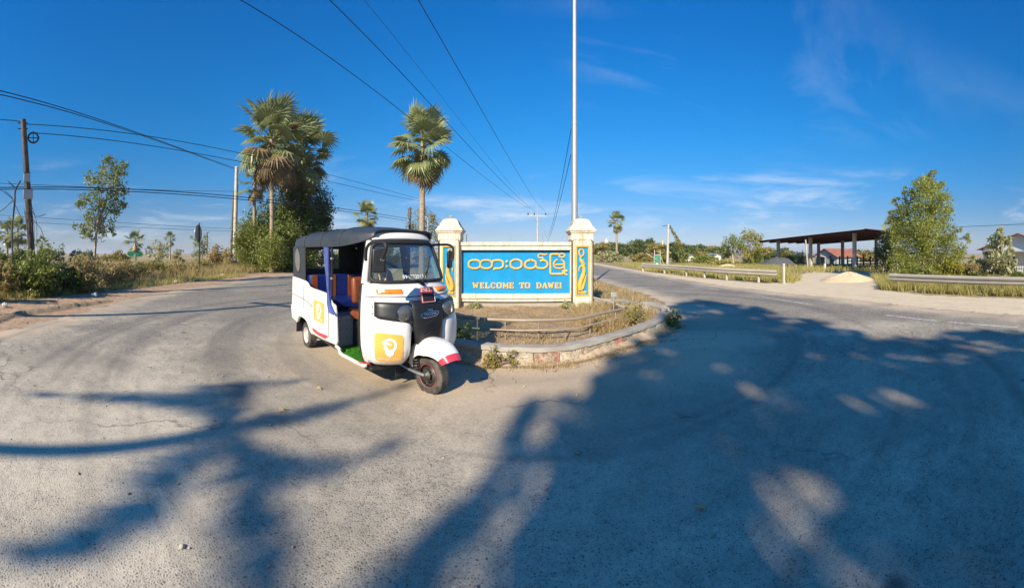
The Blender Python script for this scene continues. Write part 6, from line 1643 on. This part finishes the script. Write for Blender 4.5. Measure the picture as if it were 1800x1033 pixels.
# green road board on the right
gb = thing('road_board', 'upright green road board with a pale lower panel behind the first guardrail', 'road sign', AZ(1155.5, 34, 0), -.38)
m = MB(); m.box((-.26, .03, .9), (.05, .05, 1.8)); m.box((.26, .03, .9), (.05, .05, 1.8)); m.build('post', M['galv'], gb)
m = MB(); m.box((0, 0, .80), (.62, .03, 1.16)); m.build('board_frame', M['box_grey'], gb, bevel=.008)
bo = MB().box((0, -.018, .80), (.54, .012, 1.08)).build('board', M['sign_green'], gb)
MB().box((-.03, -.028, .42), (.22, .008, .34)).build('pale_panel', M['print_white'], gb)
m = MB()
for z in (.66, 1.22, 1.05): m.box((0, -.027, z), (.46, .006, .028))
m.build('white_line', M['sign_teal'], gb)
for x0, y0, x1, y1, lab in [(1136, 445, 1152, 455, 'leaning bamboo stick propped left of the green road board'), (1162, 453, 1166, 462, 'short stick propped right of the green road board')]:
    p0, p1 = P(x0, y0, 34.3), P(x1, y1, 34.0)
    o = MB().tube([p0, p1 + Vector((0, 0, 0)), p1 + (p1 - p0).normalized() * .4], .035, 6).build('stick', M['bark_pale']); tag(o, lab, 'stick')

# ------------------------------------------------------------ guardrails
def guardrail(label, plan, ztop, posts, seed):
    plan = [Vector((x, y, 0)) for x, y in plan]
    t = thing('guardrail', label, 'guardrail', plan[0])
    b = plan[0]
    prof = [(0.0, 0), (.0, -.02), (.055, -.065), (.055, -.115), (.0, -.15), (.0, -.18), (.055, -.215), (.055, -.265), (.0, -.30), (.0, -.32)]
    pp = catmull([p - b for p in plan], 8)
    vs = []
    for i, p in enumerate(pp):
        d = (pp[min(i + 1, len(pp) - 1)] - pp[max(i - 1, 0)]).normalized(); nrm = Vector((d.y, -d.x, 0))
        if nrm.dot(-(p + b)) < 0: nrm = -nrm
        for o_, z in prof: vs.append(p + nrm * (o_ + .08) + Vector((0, 0, ztop + z)))
        for o_, z in reversed(prof): vs.append(p + nrm * (o_ + .074) + Vector((0, 0, ztop + z)))
    k = 2 * len(prof); fs = []
    for i in range(len(pp) - 1):
        for j in range(k): fs.append((i * k + j, i * k + (j + 1) % k, (i + 1) * k + (j + 1) % k, (i + 1) * k + j))
    m = MB(); m.add(vs, fs); m.build('rail_beam', M['rail_white'], t, smooth=30, fix=True)
    tot = len(pp) - 1
    for f in posts:
        p = pp[int(round(f * tot))]
        MB().box(p + Vector((0, 0, (ztop + .02) / 2 - .05)), (.11, .11, ztop + .1)).build('rail_post', M['rail_white'], t, bevel=.01)
    return t, pp, b
g1, gp, gb0 = guardrail('long weathered steel guardrail left of the yard entrance', [(10.6, 28.7), (11.2, 22.7), (11.35, 18.0), (12.0, 13.7)], .68, (.02, .2, .38, .56, .72, .86), 1)
ep = thing('end_post', 'white end post of the left guardrail standing taller than its rail', 'post', Vector((12.15, 13.45, 0)))
MB().box((0, 0, .5), (.10, .10, 1.0)).build('shaft', M['rail_white'], ep, bevel=.01)
g2, _, _ = guardrail('broad pale steel guardrail at the right edge of view', [(13.3, 8.1), (13.1, 5.0), (12.95, 2.0), (12.9, -3.0)], .66, (.03, .30, .55, .8), 2)

# ------------------------------------------------------------ open shed and yard
sh = thing('open_shed', 'long open sided shed with dark red underside roof on concrete columns', 'shed', (27, 24, 0))
sb = Vector((27, 24, 0))
XF, XB = 26.5, 37.5
YL, YR_, YE = 34.0, 18.7, 15.3
ZL, ZR, ZE = 2.92, 3.62, 3.15
def corr(y0, z0, y1, z1, name):
    m = MB(); n = 60
    def f(a, b, o):
        y = y0 + (y1 - y0) * b
        return Vector((XF + (XB - XF) * a, y, z0 + (z1 - z0) * b + .018 * math.sin(a * 9.1 / .20 * math.pi) + o)) - sb
    m.slab(lambda a, b: f(a, b, .0), lambda a, b: f(a, b, -.01), 120, 6)
    return m.build(name, M['roof_red'], sh, smooth=60, fix=True)
corr(YL, ZL, YR_ + .01, ZR, 'roof_sheet'); corr(YR_ - .01, ZR, YE, ZE, 'roof_sheet')
m = MB(); m.box(Vector(((XF + XB) / 2, YR_, ZR + .04)) - sb, (XB - XF + .1, .4, .03)); m.build('ridge_cap', M['galv'], sh)
for x in np.linspace(XF + .3, XB - .3, 8):
    for (ya, za, yb, zb) in ((YL - .2, ZL, YR_, ZR), (YR_, ZR, YE + .2, ZE)):
        MB().tube([Vector((x, ya, za - .16)) - sb, Vector((x, yb, zb - .16)) - sb], .07, 6).build('rafter', M['roof_red'], sh)
for y in np.linspace(YE + .4, YL - .4, 12):
    z = ZL + (ZR - ZL) * (YL - y) / (YL - YR_) if y > YR_ else ZE + (ZR - ZE) * (y - YE) / (YR_ - YE)
    MB().box(Vector(((XF + XB) / 2, y, z - .07)) - sb, (XB - XF - .2, .07, .08)).build('purlin', M['roof_red'], sh)
for x, y in [(27.8, 31.7), (28.0, 26.8), (27.8, 20.9), (27.6, 16.2), (34.6, 31.7), (34.6, 27.8), (34.6, 20.9), (34.6, 16.2), (36.9, 24.5)]:
    z = ZL + (ZR - ZL) * (YL - y) / (YL - YR_) if y > YR_ else ZE + (ZR - ZE) * (y - YE) / (YR_ - YE)
    g = float(gz(x, y)) - .1
    MB().box(Vector((x, y, (g + z - .12) / 2)) - sb, (.30, .30, z - .12 - g)).build('column', M['pole_conc'], sh, bevel=.015)
for (x0, y0, x1, y1, d, lab) in [(1416, 421, 1420, 472, 36, 'white pole leaning on the shed eave beside the second column'), (1582, 394, 1552, 477, 31, 'long pale pole leaning across the right end of the shed')]:
    o = MB().tube([P(x0, y0, d), P(x1, y1, d + .3)], .07, 8).build('leaning_pole', M['pole_conc']); tag(o, lab, 'pole')
pen = thing('timber_pen', 'dark timber railing pen and benches under the right half of the shed', 'pen', AZ(1510, 41))
pb = pen.location.copy()
for x in (1460, 1476, 1490, 1507, 1518, 1530, 1542):
    a = AZ(x, 39 + (x % 3)) - pb
    MB().box(a + Vector((0, 0, .45)), (.12, .12, 1.5)).build('stake', M['wood'], pen)
for k, (xa, xb, y) in enumerate([(1488, 1545, 459), (1488, 1545, 464), (1470, 1520, 469), (1455, 1500, 466), (1505, 1546, 470), (1462, 1500, 472)]):
    MB().tube([P(xa, y, 40) - pb, P(xb, y - 1, 39) - pb], .06, 6).build('rail', M['wood'], pen)
MB().box(P(1480, 470, 38) - pb, (1.6, .5, .1)).build('bench_top', M['brown_vinyl'], pen); MB().box(P(1535, 468, 38) - pb, (1.4, .5, .1)).build('bench_top', M['wood'], pen)
mp_ = thing('marker_post', 'short white marker post in front of the small blue grey house', 'post', AZ(1449.5, 33))
MB().box((0, 0, .2), (.14, .14, .75), Matrix.Rotation(.1, 3, 'Y')).build('shaft', M['wall_white'], mp_, bevel=.01)
def heap(name, label, c, rx, ry, h, mat, rz=0, seed=1):
    m = MB(); n, k = 26, 40
    def f(a, b):
        r = b; t = a * 2 * math.pi
        hh = h * (max(0, 1 - r ** 1.9) ** 1.35) * (1 + .12 * math.sin(3 * t + seed) * r) + .05 * h * math.sin(9 * t + 5 * r + seed) * (1 - r) + h * .16 * math.sin(4.3 * r * math.cos(t) + seed) * math.sin(5.1 * r * math.sin(t) + 2 * seed) * (1 - r) + h * random.uniform(-.03, .03) * (1 - r)
        return Vector((rx * r * math.cos(t) * (1 + .12 * math.sin(2 * t + seed) + .06 * math.sin(5 * t)), ry * r * math.sin(t), hh - .03))
    m.grid(f, k, n)
    o = m.build(name, M[mat], None, smooth=60, fix=True); o.location = c; o.rotation_euler = (0, 0, rz)
    return tag(o, label, 'heap')
heap('sand_heap', 'cream coloured sand heap at the yard entrance', AZ(1490, 20.8), 2.3, 1.7, .42, 'sand_pile', .3, 1)
heap('gravel_heap', 'long black gravel heap left of the shed', AZ(1368, 41, -.25), 2.9, 1.8, 1.35, 'gravel_dark', -.7, 2)
heap('sand_heap', 'low pale sand heap behind the first guardrail near the forked tree', AZ(1278, 36), 1.5, 1.2, .45, 'sand_pile', .2, 3)

def house(name, label, c, rz, L, Wd, H, Hr, wall, roofm, wins, porch=None, z=0):
    """gable front on local -x side; L along x, Wd along y"""
    t = thing(name, label, 'house', (c.x, c.y, z), rz)
    m = MB()
    m.box((L / 2, 0, H / 2), (L, Wd, H)); w = m.build('wall', M[wall], t)
    m = MB(); m.prism([(-Wd / 2, H), (Wd / 2, H), (0, H + Hr)], 0.002, L - .002, lambda a, b, h: (h, a, b)); m.build('gable', M[wall], t, fix=True)
    for s in (-1, 1):
        m = MB(); e = .45
        n = Vector((0, s * Hr, Wd / 2)).normalized()
        def f(a, b, o): return Vector((-.5 + (L + 1) * a, s * (Wd / 2 + e) * b, H + Hr - Hr * (1 + e * 2 / Wd) * b + .05)) + n * (o + .012 * math.sin(a * L / .25 * math.pi))
        m.slab(lambda a, b: f(a, b, .03), lambda a, b: f(a, b, -.02), 40, 2); m.build('roof', M[roofm], t, smooth=40, fix=True)
    for face, u, zc, ww, hh, nm in wins:
        if face == 'f': ce, sz, so = (-.01, u, zc), (.06, ww, hh), (-.03, u, zc)
        else: ce, sz, so = (u, (-Wd / 2 - .01) * face, zc), (ww, .06, hh), (u, (-Wd / 2 - .03) * face, zc)
        fr = MB().box(ce, (sz[0] + (0 if face == 'f' else .14), sz[1] + (.14 if face == 'f' else 0), hh + .14)).build(nm, M['wall_white'], t)
        MB().box(so, sz).build('pane' if nm == 'window' else 'door_leaf', M['dark'], fr)
    return t
dirh = (Vector((0, 0, 0)) - AZ(1455, 58)).normalized()
c = AZ(1452, 55)
hs_ = house('small_house', 'small blue grey house with rusty red gabled roof seen beneath the shed', c, math.atan2(c.y, c.x) - .62, 6.5, 3.9, 2.15, 1.05, 'wall_blue', 'roof_rust', [('f', .6, 1.1, .8, 1.7, 'door'), ('f', -1.1, 1.25, .7, .9, 'window'), (1, 1.6, 1.2, .8, 1.0, 'window'), (1, 4.2, 1.2, .8, 1.0, 'window'), (-1, 3.0, 1.2, .8, 1.0, 'window')], z=-1.05)
MB().box((-.45, .75, 2.05), (.9, 1.5, .06), Matrix.Rotation(.15, 3, 'Y')).build('awning', M['wall_white'], hs_)
c = AZ(1790, 30)
wh2 = house('white_house', 'white house with red brown roof at the right edge of view', c, math.atan2(c.y, c.x) - .12, 9, 5.8, 2.6, 1.15, 'wall_white', 'roof_rust', [('f', -1.2, 1.15, 1.3, 1.5, 'window'), ('f', .9, 1.15, 1.3, 1.5, 'window'), (1, 2.0, 1.15, 1.4, 1.4, 'window'), (-1, 2.0, 1.15, 1.4, 1.4, 'window'), (-1, 5.0, 1.15, 1.4, 1.4, 'window')], z=-.7)
MB().box((-.5, 0, 2.35), (1.0, 5.2, .08)).build('porch_roof', M['wall_blue'], wh2)
pf = thing('picket_fence', 'low white picket fence in front of the white house', 'fence', AZ(1785, 26.5, 0))
tn = Vector((math.cos(.885 / 1), -math.sin(.885), 0)); tt = (1785 - 900) / FPX; tn = Vector((math.cos(tt), -math.sin(tt), 0))
for k in range(26):
    MB().box(tn * ((k - 12) * .17) + Vector((0, 0, .15)), (.05, .05, .95), Matrix.Rotation(-tt, 3, 'Z')).build('picket', M['wall_white'], pf)
for z in (.05, .5): MB().box(tn * .1 + Vector((0, .03, z)), (4.5, .035, .06), Matrix.Rotation(-tt, 3, 'Z')).build('fence_rail', M['wall_white'], pf)
# far buildings
pg = thing('pagoda', 'small golden pagoda spire rising above the far trees', 'pagoda', AZ(1164.5, 150))
zb = hz(440, 150)
MB().box((0, 0, zb / 2 - .3), (5.5, 5.5, zb - .6)).build('base', M['wall_white'], pg)
MB().lathe([(2.4, zb - .6), (2.3, zb - .1), (1.7, zb + .2), (1.6, zb + .6), (1.25, zb + 1.1), (.8, zb + 1.6), (.55, zb + 2.1), (.38, zb + 2.6), (.2, zb + 3.3), (.05, zb + 4.0)], 20).build('spire', M['gold_stupa'], pg)
for dx in (-2.2, 2.2): MB().lathe([(.5, zb - .3), (.4, zb + .1), (.2, zb + .5), (.03, zb + 1.1)], 10, (dx, -1.8, 0)).build('corner_spire', M['gold_stupa'], pg)
fb_ = thing('far_building', 'distant cream building with stepped tower on the wooded rise right of the sign', 'building', AZ(1062, 190))
zt = hz(431, 190)
MB().box((0, 0, zt / 2), (7, 6, zt)).build('wall', M['wall_white'], fb_); MB().box((1.2, 0, zt + .9), (2.2, 2.2, 1.8)).build('tower', M['wall_white'], fb_); MB().lathe([(1.0, 0), (.6, .7), (.1, 1.8)], 8, (1.2, 0, zt + 1.8)).build('tower_cap', M['wall_white'], fb_)
for k in range(4): MB().box((-2.4 + 1.5 * k, -3.02, zt - 1.2), (.7, .06, .9)).build('window', M['dark'], fb_)
for x, y, d, lab in [(1214, 449, 70, 'tiny grey shack behind the round green bush'), (1260, 447, 90, 'tiny white hut beyond the first guardrail'), (1500, 456, 95, 'low white far shed seen under the right half of the open shed')]:
    c = AZ(x, d); zt = hz(y, d)
    house('far_hut', lab, c, math.atan2(c.y, c.x) + .5, 3.5, 2.4, max(.9, zt + .6), .5, 'wall_white', 'galv', [('f', 0, .6, .6, .8, 'door')], z=-.9)

# ------------------------------------------------------------ trees behind the camera whose shade falls on the junction
CT = 1 / math.tan(R(SUN_EL))
SA = Vector((math.sin(R(SUN_AZ + 180)), math.cos(R(SUN_AZ + 180)), 0)); SPp = Vector((SA.y, -SA.x, 0))
def shade(x, y, h):
    """point at height h whose shadow falls on ground point (x, y)"""
    return Vector((x, y, h)) - SA * (h * CT)
def pa(pp, al, h): 
    g = SPp * pp + SA * al
    return shade(g.x, g.y, h)
rs2 = np.random.default_rng(21); random.seed(21)
cl = []
outline = [(-.9, -2), (-.85, .5), (-.72, 2.6), (-.55, 3.6), (-.38, 4.5), (.15, 6.2), (.75, 8.2), (1.25, 10.6), (1.9, 11.5), (2.7, 10.9), (3.35, 9.3), (3.85, 7.2), (4.1, 5.6), (4.3, 4.6), (5.0, 2.2), (5.4, 0), (5.2, -2)]
gaps = [(.93, 1.15, .05, .3), (.92, 1.75, .05, .4), (.90, 2.2, .04, .25), (1.75, 5.6, .10, .15), (2.45, 4.5, .2, .06), (3.1, 4.0, .22, .06), (4.25, 3.2, .2, .3)]
while len(cl) < 640:
    pp, al = rs2.uniform(-.75, 5.4), rs2.uniform(-2, 11.6)
    if poly_sd(np.array([pp]), np.array([al]), outline)[0] < .16: continue
    r = rs2.uniform(.24, .46)
    if any(((pp - a) / (w + r * .45)) ** 2 + ((al - b) / (l + r * .6)) ** 2 < 1 for a, b, w, l in gaps): continue
    h = (al + 15 + rs2.uniform(-1.8, 1.8)) / CT
    if h < 2.6: continue
    cl.append((pa(pp, al, h), (r, r, r * .62), 80))
for pp in np.arange(-.55, .66, .2):
    for al in np.arange(-1.2, 2.2, .3):
        if pp < -.2 and al > 1.5: continue
        q = pp + rs2.uniform(-.08, .08); w = al + rs2.uniform(-.1, .1)
        if q < .6: cl.append((pa(q, w, (w + 15 + rs2.uniform(-1.5, 1.5)) / CT), (.24, .24, .18), 60))
for pp in np.arange(1.22, 2.6, .22):
    for al in np.arange(-.6, 2.4, .32):
        q = pp + rs2.uniform(-.06, .1); w = al + rs2.uniform(-.1, .1)
        cl.append((pa(q, w, (w + 15 + rs2.uniform(-1.5, 1.5)) / CT), (.24, .24, .18), 60))
for k in range(11):
    f = k / 10; gx, gy = (-.42 + .61 * f, 1.55 + 2.0 * f); h = (gy + 15) / CT
    cl.append((shade(gx, gy, h), (.15 - .11 * f, .2, .12), 34))
for k in range(34):   # crown of the second tree whose shade enters at the right edge
    pp, al = rs2.uniform(4.2, 6.0), rs2.uniform(2.6, 4.4)
    cl.append((pa(pp, al + .2 * (pp - 5), (al + 15) / CT), (.34, .34, .2), 60))
bt = tree('shade_tree', 'broad leafy tree behind the camera that shades the right of the junction', 'tree', SPp * 2.3 + SA * -15.2, cl, .20, 'lf_dark', .22, mid=SPp * 2.3 + SA * -15.1 + Vector((0, 0, 4.5)), limbs=False)
m = MB(); fk = Vector((0, 0, 4.5))
for c_, r_, n_ in cl[::7]:
    e = Vector(c_) - bt.location
    m.tube(catmull([fk, fk.lerp(e, .5) + Vector((0, 0, .4)), e], 3), [.09, .08, .07, .055, .045, .03, .02], 6)
m.build('limb', M['bark'], bt, smooth=60)
# feather palm: its fronds throw the finger shadows on the left
fpb = shade(-2.15, 2.35, 8.0)
fp_ = thing('feather_palm', 'feather leaved palm behind the camera casting frond shadows on the left', 'palm tree', (fpb.x, fpb.y, 0))
MB().tube([(0, 0, -.1), (.02, 0, 4.0), (0, 0, 8.0)], [.17, .12, .09], 10).build('trunk', M['palm_bark'], fp_)
def frond(path, w0, hs_=None):
    """path: ground shadow points from hub to tip"""
    pts = []
    n = len(path)
    for i, (x, y) in enumerate(path):
        f = i / (n - 1)
        h = 8.0 + .5 * math.sin(f * 2.2) - .5 * f
        pts.append(shade(x, y, h) - Vector((fpb.x, fpb.y, 0)))
    pp = catmull(pts, 8)
    m = MB(); m.tube(pp, [.028 * (1 - .8 * i / len(pp)) for i in range(len(pp))], 5)
    L = len(pp)
    for i in range(2, L):
        d = (pp[i] - pp[i - 1]).normalized(); side_ = d.cross(Vector((0, 0, 1))).normalized()
        f = i / L
        ll = 1.1 * w0 * (.35 + .65 * math.sin(min(1, f * 1.15) * math.pi)) + .03
        for sg in (-1, 1):
            for k in (0, .5):
                if random.random() < .16: continue
                p = pp[i - 1].lerp(pp[i], k)
                tip = p + side_ * sg * ll * random.uniform(.6, 1.45) + d * ll * .45 - Vector((0, 0, ll * .35))
                w = d * .028
                m.add([p - w, p + w, (p + tip) / 2 + w * 1.2 + Vector((0, 0, .02)), tip, (p + tip) / 2 - w * 1.2 + Vector((0, 0, .02))], [(0, 1, 2, 4), (4, 2, 3)])
    m.build('frond', M['lf_palm'], fp_, smooth=0)
H0 = (-2.15, 2.35)
frond([H0, (-2.75, 2.45), (-3.2, 2.1), (-3.75, 1.1)], .17)
frond([H0, (-2.55, 2.85), (-2.75, 3.15), (-2.3, 3.7)], .22)
frond([H0, (-1.95, 2.75), (-1.6, 3.3), (-1.12, 4.1)], .13)
frond([H0, (-1.75, 2.2), (-1.3, 2.25), (-.85, 2.85)], .19)
frond([H0, (-1.6, 2.0), (-1.1, 1.5), (-.6, .9)], .22)
frond([H0, (-2.0, 1.7), (-1.75, 1.15), (-1.75, .4)], .20)
frond([H0, (-2.6, 2.6), (-2.9, 2.75), (-2.95, 2.9)], .25)
# roadside pole behind the camera, shadow across the left road
bp_ = Vector((-7.4, 5.6, 0)) - SA * 12.5
pl_ = thing('utility_pole', 'wooden pole behind the camera whose long shadow crosses the left road', 'utility pole', bp_)
MB().tube([(0, 0, -.1), (0, 0, 9.4)], [.15, .10], 10).build('pole_shaft', M['wood'], pl_)
MB().box((0, 0, 9.0), (1.6, .12, .12)).build('cross_arm', M['wood'], pl_)

# ------------------------------------------------------------ small litter
def ground_leaf(label, x, y, L, rz, mat='straw'):
    p = G(x, y, .02)
    t = thing('dry_leaf', label, 'leaf', p, rz)
    m = MB()
    for k in range(3):
        q = Matrix.Rotation(-.5 + .5 * k, 3, 'Z'); l_ = L * (1 - .25 * abs(k - 1))
        m.add([q @ Vector(v) for v in [(0, -.004, .004), (l_ * .5, -.012, .016 + .006 * k), (l_, 0, .006), (l_ * .5, .012, .016 + .006 * k)]], [(0, 1, 2, 3)])
    m.build('blade', M[mat], t, smooth=0)
ground_leaf('curled straw coloured leaf on the sunny asphalt left of the front wheel', 488, 724, .13, 1.1)
ground_leaf('small dry straw twist on the sunny asphalt near the rear wheel', 556, 684, .09, .6)
ground_leaf('dry straw twist on the shaded asphalt below the kerb', 1240, 896, .07, 2.4)
for x, y, s, lab in [(66, 516, .13, 'crumpled white paper in the weeds at the far left verge'), (166, 521, .16, 'flattened white plastic bag on the dirt verge'), (309, 497, .14, 'white scrap on the verge below the round edge-on sign'), (8, 539, .12, 'pale scrap at the left edge of the dirt verge'), (392, 485, .16, 'white scrap by the pale concrete pole')]:
    p = G(x, y, .02); m = MB(); n, k = 8, 6
    ph = [[random.uniform(.6, 1.15) for _ in range(k + 1)] for _ in range(n)]
    m.lathe([(.01, 0)] + [(1, 1)], 3) if False else None
    vs = [(s * ph[i][j] * math.sin(math.pi * j / k) * math.cos(2 * math.pi * i / n), s * ph[i][j] * math.sin(math.pi * j / k) * math.sin(2 * math.pi * i / n) * .8, s * .45 * (1 - math.cos(math.pi * j / k)) * ph[i][j]) for i in range(n) for j in range(k + 1)]
    fs = [(i * (k + 1) + j, ((i + 1) % n) * (k + 1) + j, ((i + 1) % n) * (k + 1) + j + 1, i * (k + 1) + j + 1) for i in range(n) for j in range(k)]
    m.add(vs, fs); o = m.build('litter_scrap', M['litter'], None, smooth=0, fix=True); o.location = p; tag(o, lab, 'litter')
# loose stones on the asphalt and dirt
NP = 2600
pts = np.concatenate([np.column_stack([rng.uniform(-6, 7, 900), rng.uniform(.6, 9, 900)]), np.column_stack([rng.uniform(-9, -5, 300), rng.uniform(0, 5, 300)]), np.array([[*at_arc(random.uniform(0, arc[-1]))[0][:2]] for _ in range(1400)]) + rng.normal(0, .35, (1400, 2))])
d_in = poly_sd(pts[:, 0], pts[:, 1], [(p.x, p.y) for p in loop[::4]])
pts = pts[d_in < -.03]
n = len(pts); r = rng.gamma(2.2, .0035, n).clip(.003, .03)
base = np.array([(1, 0, 0), (-1, 0, 0), (0, 1, 0), (0, -1, 0), (0, 0, .7), (0, 0, -.3)], float)
V = (base[None] * rng.uniform(.7, 1.3, (n, 6, 1)) * r[:, None, None] + np.column_stack([pts, np.full(n, .02)])[:, None, :]).reshape(-1, 3)
ff = np.array([(0, 2, 4), (2, 1, 4), (1, 3, 4), (3, 0, 4), (2, 0, 5), (1, 2, 5), (3, 1, 5), (0, 3, 5)])
F = (np.arange(n)[:, None, None] * 6 + ff[None]).reshape(-1, 3)
tag(npmesh('loose_stones', V, F, M['kerb_face']), 'loose small stones scattered on the junction and by the kerb', kind='stuff')
# low ridge of pushed-up dirt along the left verge
m = MB()
rp_ = catmull([G(x, y, 0) for x, y in [(-60, 596), (0, 562), (60, 550), (120, 541), (170, 533), (200, 529)]], 10)
vs = []; n = len(rp_)
for i, p in enumerate(rp_):
    d = (rp_[min(i + 1, n - 1)] - rp_[max(i - 1, 0)]).normalized(); s = Vector((-d.y, d.x, 0))
    f = math.sin(math.pi * min(1, (i + .5) / n * 1.02)) ** .5
    for k, (o, z) in enumerate([(-.28, 0), (-.15, .035), (-.03, .10), (.06, .085), (.22, .04), (.42, 0)]):
        w = random.uniform(-.03, .03)
        vs.append(p + s * (o + w) * f + Vector((0, 0, max(0, z * f * random.uniform(.7, 1.3)) + .004)))
m.add(vs, [(i * 6 + k, (i + 1) * 6 + k, (i + 1) * 6 + k + 1, i * 6 + k + 1) for i in range(n - 1) for k in range(5)])
o = m.build('dirt_ridge', M['soil'], None, smooth=60)
tag(o, 'low ridge of pushed up brown dirt along the left verge', kind='structure')

# small fittings that come in twos and fours: one object each
def split_islands(o):
    me = o.data; n = len(me.vertices)
    par = list(range(n))
    def find(a):
        while par[a] != a:
            par[a] = par[par[a]]; a = par[a]
        return a
    for e in me.edges:
        a, b = find(e.vertices[0]), find(e.vertices[1])
        if a != b: par[a] = b
    groups = {}
    for p in me.polygons: groups.setdefault(find(p.vertices[0]), []).append(tuple(p.vertices))
    if len(groups) < 2: return
    mat = me.materials[0]; name = o.name.split('.')[0]
    for k, fs in enumerate(groups.values()):
        ids = sorted({v for f in fs for v in f}); mp_i = {v: i for i, v in enumerate(ids)}
        m2 = bpy.data.meshes.new(name)
        m2.from_pydata([tuple(me.vertices[v].co) for v in ids], [], [tuple(mp_i[v] for v in f) for f in fs])
        m2.materials.append(mat)
        m2.polygons.foreach_set('use_smooth', [True] * len(m2.polygons)); m2.set_sharp_from_angle(angle=R(35))
        if k == 0: o.data = m2
        else:
            q = o.copy(); q.data = m2; COL.objects.link(q)
for o in list(bpy.data.objects):
    nm = o.name.split('.')[0]
    if o.type == 'MESH' and nm in ('panel_seam', 'wheel_nut', 'bolt', 'white_line') or (nm == 'post' and o.type == 'MESH' and o.parent and o.parent.name.startswith('road_board')): split_islands(o)
    if o.type == 'MESH' and nm == 'tread': o['kind'] = 'stuff'

# thin haze over the plain
hm = bpy.data.materials.new('haze'); hm.use_nodes = True
hm.node_tree.nodes.clear()
ho = hm.node_tree.nodes.new('ShaderNodeOutputMaterial'); hv = hm.node_tree.nodes.new('ShaderNodeVolumePrincipled')
hv.inputs['Color'].default_value = (.86, .90, 1, 1); hv.inputs['Density'].default_value = .00025; hv.inputs['Anisotropy'].default_value = .15
hm.node_tree.links.new(hv.outputs[0], ho.inputs['Volume'])
m = MB(); m.box((0, 2500, 14), (12400, 11400, 32)); o = m.build('haze', hm, None, smooth=0)
tag(o, 'thin dry season haze over the far fields and tree belt', kind='stuff')
